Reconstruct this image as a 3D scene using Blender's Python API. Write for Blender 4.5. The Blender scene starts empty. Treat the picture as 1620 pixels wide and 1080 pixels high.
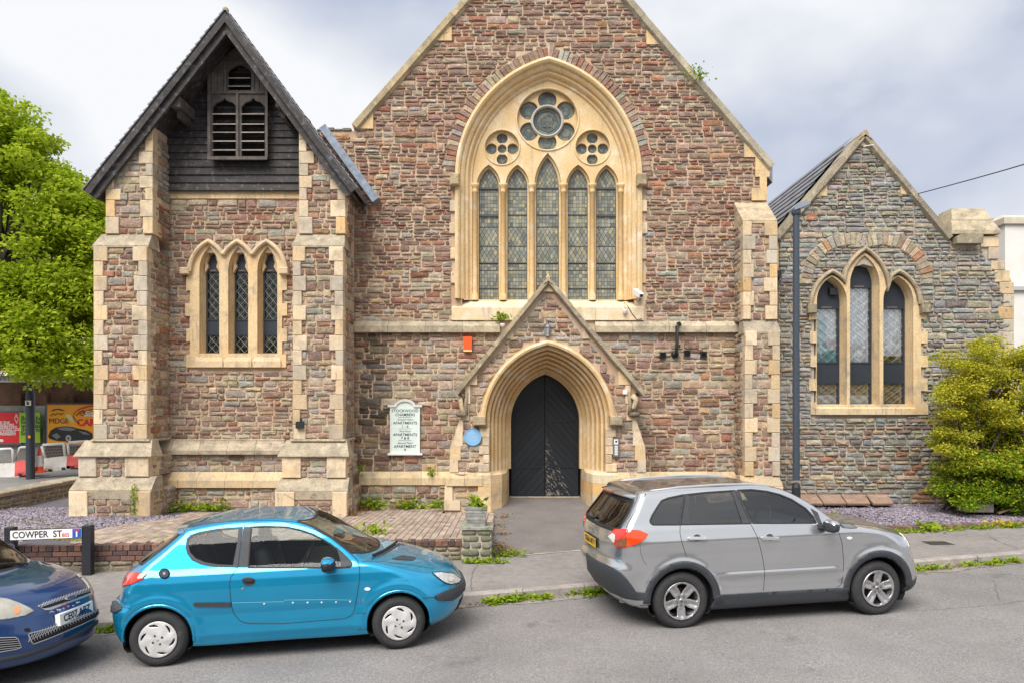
import bpy, bmesh, math, random
import numpy as np
from mathutils import Vector, Matrix
from mathutils.geometry import tessellate_polygon, delaunay_2d_cdt

random.seed(7)
RNG = np.random.default_rng(7)
S = bpy.context.scene
COL = S.collection

# ------------------------------------------------------------------ camera, sky, sun, exposure
FPX, CX, HY, CAMZ = 1150.0, 810.0, 642.0, 2.61
cam_d = bpy.data.cameras.new('camera')
cam = bpy.data.objects.new('camera', cam_d); COL.objects.link(cam)
cam.location = (0, 0, CAMZ); cam.rotation_euler = (math.radians(90), 0, 0)
cam_d.sensor_width = 36; cam_d.lens = FPX / 1620 * 36
cam_d.shift_y = (HY - 540) / 1620
cam_d.clip_start = .1; cam_d.clip_end = 2000
S.camera = cam

SUN_EL, SUN_AZ = 52, -22          # azimuth: degrees to the left of straight behind the camera
w = bpy.data.worlds.new('World'); S.world = w; w.use_nodes = True
nt = w.node_tree; nt.nodes.clear()
def wn(t, **k):
    n = nt.nodes.new(t)
    for a, b in k.items(): setattr(n, a, b)
    return n
out = wn('ShaderNodeOutputWorld'); bg = wn('ShaderNodeBackground'); sky = wn('ShaderNodeTexSky')
sky.sky_type = 'NISHITA'; sky.sun_disc = False
sky.sun_elevation = math.radians(SUN_EL); sky.sun_rotation = math.radians(180 + SUN_AZ)
sky.air_density = 1.0; sky.dust_density = 2.0
tc = wn('ShaderNodeTexCoord')
mp = wn('ShaderNodeMapping'); mp.inputs['Scale'].default_value = (1.0, 1.0, 1.7); mp.inputs['Location'].default_value = (8.68, 8.04, 2.57)
n1 = wn('ShaderNodeTexNoise'); n1.inputs['Scale'].default_value = 1.7; n1.inputs['Detail'].default_value = 5; n1.inputs['Roughness'].default_value = .48
n2 = wn('ShaderNodeTexNoise'); n2.inputs['Scale'].default_value = 2.6; n2.inputs['Detail'].default_value = 5; n2.inputs['Roughness'].default_value = .5
r1 = wn('ShaderNodeValToRGB'); r1.color_ramp.elements[0].position = .35; r1.color_ramp.elements[1].position = .54
r1.color_ramp.elements[0].color = (4.9, 5.5, 6.9, 1); r1.color_ramp.elements[1].color = (9.0, 9.15, 9.4, 1)
r2 = wn('ShaderNodeValToRGB'); r2.color_ramp.elements[0].position = .24; r2.color_ramp.elements[1].position = .36
r2.color_ramp.elements[0].color = (.55, .55, .55, 1); r2.color_ramp.elements[1].color = (1, 1, 1, 1)
mx = wn('ShaderNodeMix', data_type='RGBA')
L = nt.links.new
L(tc.outputs['Generated'], mp.inputs['Vector']); L(mp.outputs[0], n1.inputs['Vector']); L(mp.outputs[0], n2.inputs['Vector'])
L(n1.outputs['Fac'], r1.inputs[0]); L(n2.outputs['Fac'], r2.inputs[0])
L(r2.outputs[0], mx.inputs[0]); L(sky.outputs[0], mx.inputs[6]); L(r1.outputs[0], mx.inputs[7])
L(mx.outputs[2], bg.inputs[0]); bg.inputs[1].default_value = .053; L(bg.outputs[0], out.inputs[0])

sd = bpy.data.lights.new('sun', 'SUN'); sd.energy = 2.6; sd.angle = math.radians(42); sd.color = (1, .95, .88)
so = bpy.data.objects.new('sun', sd); COL.objects.link(so)
so.rotation_euler = (math.radians(90 - SUN_EL), 0, math.radians(SUN_AZ))
S.view_settings.view_transform = 'Standard'; S.view_settings.look = 'None'
S.view_settings.exposure = .98; S.view_settings.gamma = 1
try: S.view_settings.use_curve_mapping = False
except Exception: pass

# ------------------------------------------------------------------ helpers
def P(px, py, Y): return ((px - CX) * Y / FPX, Y, CAMZ - (py - HY) * Y / FPX)
def PX(px, Y): return (px - CX) * Y / FPX
def PZ(py, Y): return CAMZ - (py - HY) * Y / FPX
def XZ(px, py, Y): return (PX(px, Y), PZ(py, Y))

def tag(o, label=None, cat=None, group=None, kind=None):
    if label: o['label'] = label
    if cat: o['category'] = cat
    if group: o['group'] = group
    if kind: o['kind'] = kind
    return o
def worldloc(p): return Vector(p['_loc']) if '_loc' in p else Vector((0, 0, 0))
def adopt(o, parent):
    o.parent = parent
    if parent.type == 'EMPTY' and '_loc' in parent:
        o.matrix_parent_inverse = Matrix.Translation(-worldloc(parent))
def thing(name, loc, label, cat, group=None, rz=0):
    e = bpy.data.objects.new(name, None); COL.objects.link(e); e.location = loc; e.rotation_euler[2] = rz
    e.empty_display_size = .2
    e['_loc'] = tuple(loc)
    return tag(e, label, cat, group)
def cleanup_loc():
    for o in bpy.data.objects:
        if '_loc' in o: del o['_loc']

def mk(name, V, F, mat, parent=None, cols=None, smooth=False, kind=None, label=None):
    me = bpy.data.meshes.new(name)
    if isinstance(V, np.ndarray) and isinstance(F, np.ndarray):
        nv, (nf, k) = len(V), F.shape
        me.vertices.add(nv); me.vertices.foreach_set('co', V.astype(np.float32).ravel())
        me.loops.add(nf * k); me.loops.foreach_set('vertex_index', F.astype(np.int32).ravel())
        me.polygons.add(nf); me.polygons.foreach_set('loop_start', np.arange(0, nf * k, k, dtype=np.int32))
        me.polygons.foreach_set('loop_total', np.full(nf, k, dtype=np.int32))
        me.update(calc_edges=True)
    else:
        me.from_pydata([tuple(map(float, v)) for v in V], [], [tuple(map(int, f)) for f in F]); me.update()
    if smooth: me.polygons.foreach_set('use_smooth', np.ones(len(me.polygons), dtype=bool))
    if cols is not None:
        a = me.attributes.new('Col', 'FLOAT_COLOR', 'POINT')
        c = np.asarray(cols, dtype=np.float32)
        if c.ndim == 1: c = np.tile(c, (len(V), 1))
        if c.shape[1] == 3: c = np.hstack([c, np.ones((len(c), 1), np.float32)])
        a.data.foreach_set('color', c.ravel())
    if mat is not None: me.materials.append(mat)
    o = bpy.data.objects.new(name, me); COL.objects.link(o)
    if parent is not None: adopt(o, parent)
    if kind: o['kind'] = kind
    if label: o['label'] = label
    return o

class MB:
    def __init__(s): s.v = []; s.f = []; s.c = []
    def add(s, V, F, col=None):
        b = len(s.v); s.v += [tuple(x) for x in V]; s.f += [tuple(i + b for i in f) for f in F]
        s.c += [col or (.5, .5, .5)] * len(V)
    def box(s, x0, x1, y0, y1, z0, z1, col=None):
        s.add([(x0,y0,z0),(x1,y0,z0),(x1,y1,z0),(x0,y1,z0),(x0,y0,z1),(x1,y0,z1),(x1,y1,z1),(x0,y1,z1)],
              [(0,3,2,1),(4,5,6,7),(0,1,5,4),(1,2,6,5),(2,3,7,6),(3,0,4,7)], col)
    def prism(s, poly, y0, y1, col=None, holes=(), back=True):
        """polygon in (x,z), extruded from y0 (front) to y1"""
        loops = [poly] + list(holes)
        tris = tessellate_polygon([[Vector((a, b, 0)) for a, b in l] for l in loops])
        pts = [p for l in loops for p in l]; n = len(pts)
        V = [(a, y0, b) for a, b in pts] + [(a, y1, b) for a, b in pts]
        F = [tuple(t) for t in tris] + ([tuple(i + n for i in reversed(t)) for t in tris] if back else [])
        k = 0
        for l in loops:
            m = len(l)
            for i in range(m):
                a, b = k + i, k + (i + 1) % m
                F.append((a, a + n, b + n, b))
            k += m
        s.add(V, F, col)
    def sweep(s, path, prof, closed=False, col=None, N=None):
        """path: list of (x,z) in facade plane with profile pts (offset to the left normal, y)"""
        m = len(path); rings = []
        for i in range(m):
            if closed: a, c = path[i - 1], path[(i + 1) % m]
            else: a, c = path[max(i - 1, 0)], path[min(i + 1, m - 1)]
            b = path[i]
            def un(p, q):
                dx, dz = q[0] - p[0], q[1] - p[1]; l = math.hypot(dx, dz) or 1e-9
                return (-dz / l, dx / l)
            n1 = un(a, b) if a != b else un(b, c); n2 = un(b, c) if b != c else n1
            nx, nz = n1[0] + n2[0], n1[1] + n2[1]; l = math.hypot(nx, nz) or 1e-9; nx /= l; nz /= l
            k = 1 / max(.35, nx * n2[0] + nz * n2[1])
            rings.append([(b[0] + nx * k * o, y, b[1] + nz * k * o) for o, y in prof])
        k = len(prof); V = [p for r in rings for p in r]; F = []
        for i in range(m if closed else m - 1):
            for j in range(k - 1):
                a = i * k + j; b = ((i + 1) % m) * k + j
                F.append((a, b, b + 1, a + 1))
        if not closed:
            F.append(tuple(range(k))); F.append(tuple(reversed(range((m - 1) * k, m * k))))
        s.add(V, F, col)
    def tube(s, pts, r, n=8, col=None, caps=True):
        pts = [Vector(p) for p in pts]; rs = r if isinstance(r, (list, tuple)) else [r] * len(pts)
        V = []; up = Vector((0, 0, 1))
        for i, p in enumerate(pts):
            d = (pts[min(i + 1, len(pts) - 1)] - pts[max(i - 1, 0)]).normalized()
            a = d.cross(up if abs(d.z) < .95 else Vector((1, 0, 0))).normalized(); b = d.cross(a)
            V += [p + (a * math.cos(t) + b * math.sin(t)) * rs[i] for t in [2 * math.pi * k / n for k in range(n)]]
        F = [(i * n + j, i * n + (j + 1) % n, (i + 1) * n + (j + 1) % n, (i + 1) * n + j) for i in range(len(pts) - 1) for j in range(n)]
        if caps: F += [tuple(reversed(range(n))), tuple(range((len(pts) - 1) * n, len(pts) * n))]
        s.add(V, F, col)
    def lathe(s, c, prof, n=24, axis='z', col=None):
        V = []; F = []; k = len(prof)
        for i in range(n):
            t = 2 * math.pi * i / n
            for r, h in prof:
                if axis == 'z': V.append((c[0] + r * math.cos(t), c[1] + r * math.sin(t), c[2] + h))
                else: V.append((c[0] + r * math.cos(t), c[1] + h, c[2] + r * math.sin(t)))
        for i in range(n):
            for j in range(k - 1):
                a, b = i * k + j, ((i + 1) % n) * k + j
                F.append((a, b, b + 1, a + 1))
        s.add(V, F, col)
    def build(s, name, mat, parent=None, smooth=False, kind=None, label=None, cols=True):
        return mk(name, s.v, s.f, mat, parent, np.array(s.c) if cols and s.c else None, smooth, kind, label)
def one(fn, name, mat, parent=None, smooth=False, **k):
    m = MB(); fn(m); return m.build(name, mat, parent, smooth, **k)

def bbox_block(x0, x1, y0, y1, z0, z1, r=.012, jit=.004):
    """a dressed block with chamfered front edges: 8 base verts + inset front"""
    j = lambda: random.uniform(-jit, jit)
    V = [(x0,y1,z0),(x1,y1,z0),(x1,y1,z1),(x0,y1,z1), (x0+j(),y0+r,z0+j()),(x1+j(),y0+r,z0+j()),(x1+j(),y0+r,z1+j()),(x0+j(),y0+r,z1+j()),
         (x0+r,y0+j(),z0+r),(x1-r,y0+j(),z0+r),(x1-r,y0+j(),z1-r),(x0+r,y0+j(),z1-r)]
    F = [(0,1,5,4),(1,2,6,5),(2,3,7,6),(3,0,4,7),(4,5,9,8),(5,6,10,9),(6,7,11,10),(7,4,8,11),(8,9,10,11)]
    return V, F

# pointed arch in a facade plane (world metres): half span a at spring height zs, radius R
def arch(cx, a, R, zs, off=0., n=12, zb=None):
    """points from left spring over apex to right spring, offset inward by off; with zb: jambs down to zb"""
    r = R - off; c = R - a
    th = math.acos(max(-1, min(1, c / r)))
    L_ = [(cx + c - r * math.cos(th * i / n), zs + r * math.sin(th * i / n)) for i in range(n + 1)]
    pts = L_ + [(2 * cx - x, z) for x, z in reversed(L_[:-1])]
    if zb is not None: pts = [(pts[0][0], zb)] + pts + [(pts[-1][0], zb)]
    return pts
def rad(a, h): return (a * a + h * h) / (2 * a)
def ring(m, cx, a, R, zs, zb, prof, n=12, col=None):
    loops = [[(x, y, z) for x, z in arch(cx, a, R, zs, o, n, zb)] for o, y in prof]
    k = len(loops[0]); V = [p for l in loops for p in l]
    F = [(i * k + j, (i + 1) * k + j, (i + 1) * k + j + 1, i * k + j + 1) for i in range(len(loops) - 1) for j in range(k - 1)]
    m.add(V, F, col)

def inpoly(x, y, poly):
    x = np.asarray(x); y = np.asarray(y); c = np.zeros(x.shape, bool); n = len(poly)
    for i in range(n):
        x1, y1 = poly[i]; x2, y2 = poly[(i + 1) % n]
        if y1 == y2: continue
        t = ((y1 > y) != (y2 > y)) & (x < (x2 - x1) * (y - y1) / (y2 - y1) + x1)
        c ^= t
    return c
def clip_half(poly, a, b, c):
    """keep a*x+b*y<=c"""
    out = []
    for i in range(len(poly)):
        p, q = poly[i], poly[(i + 1) % len(poly)]
        dp, dq = a * p[0] + b * p[1] - c, a * q[0] + b * q[1] - c
        if dp <= 0: out.append(p)
        if (dp < 0 < dq) or (dq < 0 < dp):
            t = dp / (dp - dq); out.append((p[0] + (q[0] - p[0]) * t, p[1] + (q[1] - p[1]) * t))
    return out
def clip_convex(poly, conv):
    """clip poly by convex ccw polygon"""
    n = len(conv)
    for i in range(n):
        (x1, y1), (x2, y2) = conv[i], conv[(i + 1) % n]
        a, b = (y2 - y1), -(x2 - x1); poly = clip_half(poly, a, b, a * x1 + b * y1)
        if len(poly) < 3: return []
    return poly

# ------------------------------------------------------------------ materials
MATS = {}
def mat(name, col=(.5,.5,.5), rough=.8, streak=None, metal=0., attr=False, noise=None, bump=None, coat=0., var=0., stain=None, spec=.5, emit=None, island=0.):
    """noise: (scale, amount, [second colour]); bump: [(scale, strength, distance)...]; var: per-object value spread; stain: (colour, scale, lo, hi)"""
    if name in MATS: return MATS[name]
    m = bpy.data.materials.new(name); m.use_nodes = True; t = m.node_tree; b = t.nodes['Principled BSDF']; l = t.links.new
    N = t.nodes.new
    b.inputs['Roughness'].default_value = rough; b.inputs['Metallic'].default_value = metal
    b.inputs['Specular IOR Level'].default_value = spec
    if coat: b.inputs['Coat Weight'].default_value = coat; b.inputs['Coat Roughness'].default_value = .03
    tc = N('ShaderNodeTexCoord'); co = tc.outputs['Object']
    if attr:
        a = N('ShaderNodeAttribute'); a.attribute_name = 'Col'; c = a.outputs['Color']
    else:
        a = N('ShaderNodeRGB'); a.outputs[0].default_value = (*col, 1); c = a.outputs[0]
    def mixc(fac, c1, c2, mode='MIX'):
        x = N('ShaderNodeMix'); x.data_type = 'RGBA'; x.blend_type = mode
        if isinstance(fac, float): x.inputs[0].default_value = fac
        else: l(fac, x.inputs[0])
        l(c1, x.inputs[6])
        if isinstance(c2, tuple): x.inputs[7].default_value = (*c2, 1)
        else: l(c2, x.inputs[7])
        return x.outputs[2]
    def nz(scale, detail=5, rough=.6):
        n = N('ShaderNodeTexNoise'); n.inputs['Scale'].default_value = scale; n.inputs['Detail'].default_value = detail; n.inputs['Roughness'].default_value = rough
        l(co, n.inputs['Vector']); return n.outputs['Fac']
    def mr(x, lo, hi, a=0., b_=1.):
        n = N('ShaderNodeMapRange'); n.inputs[1].default_value = lo; n.inputs[2].default_value = hi; n.inputs[3].default_value = a; n.inputs[4].default_value = b_
        l(x, n.inputs[0]); return n.outputs[0]
    if noise:
        for q in (noise if isinstance(noise, list) else [noise]):
            f = nz(q[0])
            if len(q) > 2: c = mixc(mr(f, .42, .68, 0, q[1]), c, q[2])
            else:
                g = mr(f, .3, .7, 1 - q[1], 1 + q[1]); x = N('ShaderNodeHueSaturation'); l(c, x.inputs['Color']); l(g, x.inputs['Value']); c = x.outputs[0]
    if stain:
        for (sc, scale, lo, hi) in (stain if isinstance(stain, list) else [stain]):
            c = mixc(mr(nz(scale, 8, .68), lo, hi), c, sc)
    if streak:
        for (sc, kk, lo, hi) in streak:
            mpn = N('ShaderNodeMapping'); mpn.inputs['Scale'].default_value = kk; l(co, mpn.inputs['Vector']); n = N('ShaderNodeTexNoise'); n.inputs['Scale'].default_value = 1; n.inputs['Detail'].default_value = 7; n.inputs['Roughness'].default_value = .65; l(mpn.outputs[0], n.inputs['Vector'])
            c = mixc(mr(n.outputs['Fac'], lo, hi, 0, .8), c, sc)
    if var or island:
        if var: o = N('ShaderNodeObjectInfo').outputs['Random']
        else: o = N('ShaderNodeNewGeometry').outputs['Random Per Island']; var = island
        x = N('ShaderNodeHueSaturation'); l(c, x.inputs['Color']); l(mr(o, 0, 1, 1 - var, 1 + var), x.inputs['Value']); c = x.outputs[0]
    l(c, b.inputs['Base Color'])
    if bump:
        h = None; prev = None
        for (sc, st, di) in bump:
            bn = N('ShaderNodeBump'); bn.inputs['Strength'].default_value = st; bn.inputs['Distance'].default_value = di
            l(nz(sc, 6, .65), bn.inputs['Height'])
            if prev: l(prev, bn.inputs['Normal'])
            prev = bn.outputs[0]
        l(prev, b.inputs['Normal'])
    if emit: b.inputs['Emission Color'].default_value = (*emit, 1); b.inputs['Emission Strength'].default_value = 1
    m['b'] = 1
    MATS[name] = m; return m
def glassmat(name, tint=(.3,.33,.33), ior=1.5, rough=.01, add=.0):
    m = bpy.data.materials.new(name); m.use_nodes = True; t = m.node_tree; t.nodes.clear(); N = t.nodes.new
    o = N('ShaderNodeOutputMaterial'); mx = N('ShaderNodeMixShader'); tr = N('ShaderNodeBsdfTransparent'); gl = N('ShaderNodeBsdfGlossy'); fr = N('ShaderNodeFresnel')
    tr.inputs[0].default_value = (*tint, 1); gl.inputs['Roughness'].default_value = rough; fr.inputs[0].default_value = ior
    ad = N('ShaderNodeMath'); ad.operation = 'ADD'; ad.inputs[1].default_value = add; t.links.new(fr.outputs[0], ad.inputs[0])
    t.links.new(ad.outputs[0], mx.inputs[0]); t.links.new(tr.outputs[0], mx.inputs[1]); t.links.new(gl.outputs[0], mx.inputs[2]); t.links.new(mx.outputs[0], o.inputs[0])
    MATS[name] = m; return m

M_stone = mat('rubble_stone', attr=True, rough=.95, noise=[(9, .26), (40, .30), (130, .22)], stain=[((.11,.085,.065), 12, .60, .80), ((.50,.39,.28), 6, .54, .78)], bump=[(18, 1., .035), (70, .9, .012)], spec=.2)
M_mortar = mat('mortar', (.56,.44,.32), .98, noise=[(1.2, .8, (.46,.28,.17)), (40, .25)], bump=[(60, .8, .01)], spec=.1)
M_mortar_g = mat('grey_mortar', (.50,.43,.34), .98, noise=[(2.0, .8, (.30,.26,.21)), (40, .25)], bump=[(60, .8, .01)], spec=.1)
CREAM = (.68,.52,.32)
M_cream = mat('bath_stone', attr=True, rough=.9, streak=[((.30,.25,.19), (7,7,1.1), .55, .72), ((.12,.105,.085), (16,16,2.2), .60, .76)], noise=[(1.3, .45, (.60,.38,.17)), (22, .12), (90, .1)], stain=[((.34,.29,.22), 2.2, .50, .72), ((.16,.14,.11), 4.5, .62, .78), ((.09,.08,.07), 18, .64, .80)], bump=[(30, .4, .008), (130, .4, .003)], spec=.2)
M_cream_clean = mat('painted_bath_stone', attr=True, rough=.85, streak=[((.42,.33,.22), (5,5,.9), .55, .74), ((.16,.13,.09), (18,18,1.6), .62, .78)], noise=[(1.6, .7, (.64,.42,.18)), (25, .12)], stain=[((.76,.66,.50), 2.6, .52, .70), ((.22,.17,.11), 7, .62, .80)], bump=[(40, .25, .004)], spec=.2)
M_weather = mat('weathered_stone', attr=True, rough=.95, noise=[(5, .6, (.16,.14,.11)), (50, .3)], stain=[((.62,.52,.38), 4, .56, .72), ((.06,.055,.05), 12, .58, .75)], bump=[(30, .6, .012), (120, .6, .004)], spec=.2)
M_timber = mat('black_timber', (.032,.028,.027), .7, noise=[(6, .5)], stain=((.20,.19,.21), 9, .55, .76), bump=[(18, .5, .01)], var=.25)
M_timber2 = mat('brown_timber', (.095,.082,.074), .85, noise=[(6, .4)], stain=((.14,.12,.115), 9, .54, .74), bump=[(25, .5, .008)], var=.25)
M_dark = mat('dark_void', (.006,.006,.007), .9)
M_frame = mat('slate_grey_frame', (.022,.030,.042), .45, noise=(8, .15))
M_slate = mat('roof_slate', (.17,.17,.185), .6, noise=[(4, .4)], island=.2)
M_lead = mat('lead_flashing', (.20,.24,.30), .5, noise=[(9, .35)], metal=.3, bump=[(7, .3, .01)])
M_black = mat('black_plastic', (.016,.018,.02), .5, noise=(20, .1))
M_door = mat('black_door_paint', (.009,.013,.018), .5, noise=[(30, .3)], var=.3, bump=[(40, .3, .004)], stain=((.10,.09,.08), 26, .74, .84))
M_white = mat('white_paint', (.74,.74,.72), .5, noise=(5, .05))
M_steel = mat('brushed_steel', (.5,.5,.5), .3, metal=.9)
# ------------------------------------------------------------------ rubble masonry: every stone its own solid
def spans(z, loops):
    xs = []
    for l in loops:
        n = len(l)
        for i in range(n):
            x1, z1 = l[i]; x2, z2 = l[(i + 1) % n]
            if (z1 > z) != (z2 > z): xs.append(x1 + (x2 - x1) * (z - z1) / (z2 - z1))
    xs.sort(); return [(xs[i], xs[i + 1]) for i in range(0, len(xs) - 1, 2)]

def stone_geo(q, frame, depth, gap=.008, rg=random):
    """q: trapezoid (xl0,xr0,xl1,xr1,z0,z1)"""
    a, b, c, d, z0, z1 = q
    a += gap; b -= gap; c += gap; d -= gap; z0 += gap; z1 -= gap
    h = z1 - z0; w = min(b - a, d - c); j = lambda s=.010: rg.uniform(-s, s)
    ch = min(rg.uniform(.010,.030), .27 * h, .25 * max(w, .03))
    base = [(a + ch, z0), (b - ch, z0), (b + (d - b) * ch / h, z0 + ch), (d - (d - b) * ch / h, z1 - ch), (d - ch, z1), (c + ch, z1), (c - (c - a) * ch / h, z1 - ch), (a + (c - a) * ch / h, z0 + ch)]
    base = [(x + j(.008), z + j(.009)) for x, z in base]
    mx = sum(p[0] for p in base) / 8; mz = sum(p[1] for p in base) / 8
    V = [frame(x, z, -.02) for x, z in base]
    k = min(rg.uniform(.007,.020), .22 * h)
    tilt = rg.uniform(-.3, .3) * depth; tz = rg.uniform(-.35, .35) * depth
    for x, z in base:
        dx, dz = x - mx, z - mz; l = math.hypot(dx, dz) or 1
        px, pz = x - dx / l * k, z - dz / l * k
        V.append(frame(px, pz, depth + j(.006) + tilt * dx / max(w, .05) + tz * dz / h))
    for i in range(0, 8, 2):
        x = (base[i][0] + base[(i + 1) % 8][0]) / 2; z = (base[i][1] + base[(i + 1) % 8][1]) / 2
        V.append(frame(mx + (x - mx) * .5 + j(.012), mz + (z - mz) * .45, depth * rg.uniform(1.05, 1.5) + .005))
    F = [(i, (i + 1) % 8, 8 + (i + 1) % 8, 8 + i) for i in range(8)]
    for i in range(4):
        c0 = 16 + i; c1 = 16 + (i + 1) % 4; o = 8 + 2 * i
        F += [(o, o + 1, c0), (o + 1, 8 + (2 * i + 2) % 8, c1, c0)]
    F.append((16, 17, 18, 19))
    return V, F

def layout(x0, x1, z0, z1, hs, ws, rg):
    """bands split into blocks, blocks into courses, courses into stones"""
    out = []; z = z0
    while z < z1 - .02:
        H = rg.uniform(*hs) * rg.choice([1.7, 2.2, 2.9]); H = min(H, z1 - z) if z1 - z - H > .07 else z1 - z
        x = x0 - rg.uniform(0, .4)
        while x < x1:
            W = rg.uniform(.45, 1.6)
            zz = z; cs = []
            while zz < z + H - 1e-6:
                h = rg.uniform(*hs)
                if z + H - zz - h < hs[0] * .75: h = z + H - zz
                cs.append((zz, zz + h)); zz += h
            for (a, b) in cs:
                xx = x; k = .75 + .5 * min(1.6, (b - a) / hs[1])
                while xx < x + W - 1e-6:
                    wd = rg.uniform(*ws) * k
                    if x + W - xx - wd < ws[0] * .6: wd = x + W - xx
                    if wd > 5.2 * (b - a):       # too slim: break it
                        out.append((xx, xx + wd / 2, a, b)); out.append((xx + wd / 2, xx + wd, a, b))
                    else: out.append((xx, xx + wd, a, b))
                    xx += wd
            x += W
        z += H
    return out

def masonry(parent, outer, holes, frame, palette, hs=(.085, .17), ws=(.17, .46), limit=300, depth=(.008, .036), seed=1, gap=.0072, name='stone'):
    rg = random.Random(seed); loops = [outer] + list(holes)
    xs = [p[0] for p in outer]; zs = [p[1] for p in outer]
    cache = {}
    def sp(z):
        k = round(z, 4)
        if k not in cache: cache[k] = spans(z, loops)
        return cache[k]
    res = []
    for (xa, xb, za, zb) in layout(min(xs), max(xs), min(zs), max(zs), hs, ws, rg):
        A = sp(za + .004); B = sp(zb - .004)
        for (l0, r0) in A:
            for (l1, r1) in B:
                if min(r0, r1) <= max(l0, l1): continue
                a, b, c, d = max(xa, l0), min(xb, r0), max(xa, l1), min(xb, r1)
                if abs(l0 - l1) > .16: a = c = max(a, c)
                if abs(r0 - r1) > .16: b = d = min(b, d)
                if b - a < .035 and d - c < .035: continue
                if b - a < .035: a, b = ((a + b) / 2 - .018, (a + b) / 2 + .018)
                if d - c < .035: c, d = ((c + d) / 2 - .018, (c + d) / 2 + .018)
                if (b - a + d - c) / 2 < .055: continue
                res.append((a, b, c, d, za, zb))
    res.sort(key=lambda q: -(q[1] - q[0] + q[3] - q[2]) * (q[5] - q[4]))
    bulk = MB(); cols = []
    for i, q in enumerate(res):
        V, F = stone_geo(q, frame, rg.uniform(*depth), gap, rg)
        c = palette((q[0] + q[1]) / 2, (q[4] + q[5]) / 2, rg)
        if i < limit: mk(name, V, F, M_stone, parent, np.tile(np.array(c), (len(V), 1)), False)
        else: bulk.add(V, F, tuple(c))
    if bulk.v: bulk.build('small_stones', M_stone, parent, False, kind='stuff')
    return len(res)

PAL = {
 'purple': (.25,.155,.12), 'plum': (.32,.215,.165), 'red': (.31,.125,.085), 'rust': (.40,.20,.11), 'ochre': (.47,.33,.19), 'tan': (.46,.37,.26),
 'grey': (.35,.33,.285), 'blue': (.32,.32,.305), 'olive': (.37,.33,.24), 'dark': (.17,.13,.115), 'pink': (.41,.30,.23)}
for _k in PAL: PAL[_k] = tuple(.80*a + .20*b for a, b in zip(PAL[_k], (.35,.27,.205)))
def pal(weights, tint=0):
    ks = list(weights); ws = [weights[k] for k in ks]
    def f(x, z, rg):
        c = PAL[rg.choices(ks, ws)[0]]; v = rg.uniform(.78, 1.22)
        return tuple(max(.02, a * v * rg.uniform(.94, 1.06)) for a in c)
    return f
pal_up = pal(dict(purple=7, plum=7, red=3, rust=2, pink=4, tan=2, olive=1.5, grey=1.5, dark=.8))
pal_low = pal(dict(purple=4, plum=6, pink=4, red=.8, rust=.8, ochre=1.5, tan=4, grey=4, blue=1, olive=2.5))
pal_grey = pal(dict(grey=12, blue=5, olive=4, tan=3.5, plum=.9, pink=.4, rust=.15, dark=.6))
pal_base = pal(dict(grey=6, blue=2, plum=5, tan=3, olive=2, purple=3))

def fr_front(Y): return lambda s, z, d: (s, Y - d, z)            # facing the street
def fr_right(X): return lambda s, z, d: (X + d, s, z)            # facing +x, s = depth
def fr_left(X): return lambda s, z, d: (X - d, s, z)

def creamc(rg=random, dirt=0.):
    v = rg.uniform(.76, 1.08); o = rg.random()
    c = (.70,.57,.40) if o < .60 else ((.67,.51,.31) if o < .72 else ((.56,.49,.39) if o < .95 else (.66,.45,.23)))
    return tuple(a * v for a in c)

def quoins(parent, x, side, z0, z1, yf, yb, n=None, lo=.13, hi=.27, rg=None, proud=.058, other=None, hh=.30):
    """corner stones at corner x: the front face runs inward (side=+1: block extends to +x), the return runs back to yb"""
    rg = rg or random; n = n or max(1, round((z1 - z0) / hh)); h = (z1 - z0) / n; k = rg.randint(0, 1)
    for i in range(n):
        w_ = (hi if (i + k) % 2 else lo) * rg.uniform(.88, 1.12); dp = min((lo if (i + k) % 2 else hi) * 1.2, yb - yf)
        xa, xb = (x, x + w_) if side > 0 else (x - w_, x)
        if side > 0: xa -= proud * .4
        else: xb += proud * .4
        V, F = bbox_block(xa, xb, yf - proud, yf + dp, z0 + i * h + .003, z0 + (i + 1) * h - .003, .010)
        mk('quoin', V, F, M_cream, parent, np.array(creamc(rg)), False)

def weathering(parent, x0, x1, ylo, yhi, zlo, zhi, lip=.05, hang=.04, m=None, name='weathering_stone'):
    """sloping top stone: front lip at ylo, rising to yhi"""
    V = [(x0-hang,ylo-hang,zlo-lip),(x1+hang,ylo-hang,zlo-lip),(x1+hang,yhi+.25,zlo-lip),(x0-hang,yhi+.25,zlo-lip),
         (x0-hang,ylo-hang,zlo+.02),(x1+hang,ylo-hang,zlo+.02),(x1+.0,yhi,zhi),(x0-.0,yhi,zhi),(x1+.0,yhi+.25,zhi),(x0-.0,yhi+.25,zhi)]
    F = [(0,1,5,4),(4,5,6,7),(7,6,8,9),(1,2,8,6,5),(3,0,4,7,9),(0,3,2,1),(2,3,9,8)]
    return mk(name, V, F, m or M_weather, parent, np.array((.40,.34,.25)), False)

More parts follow.
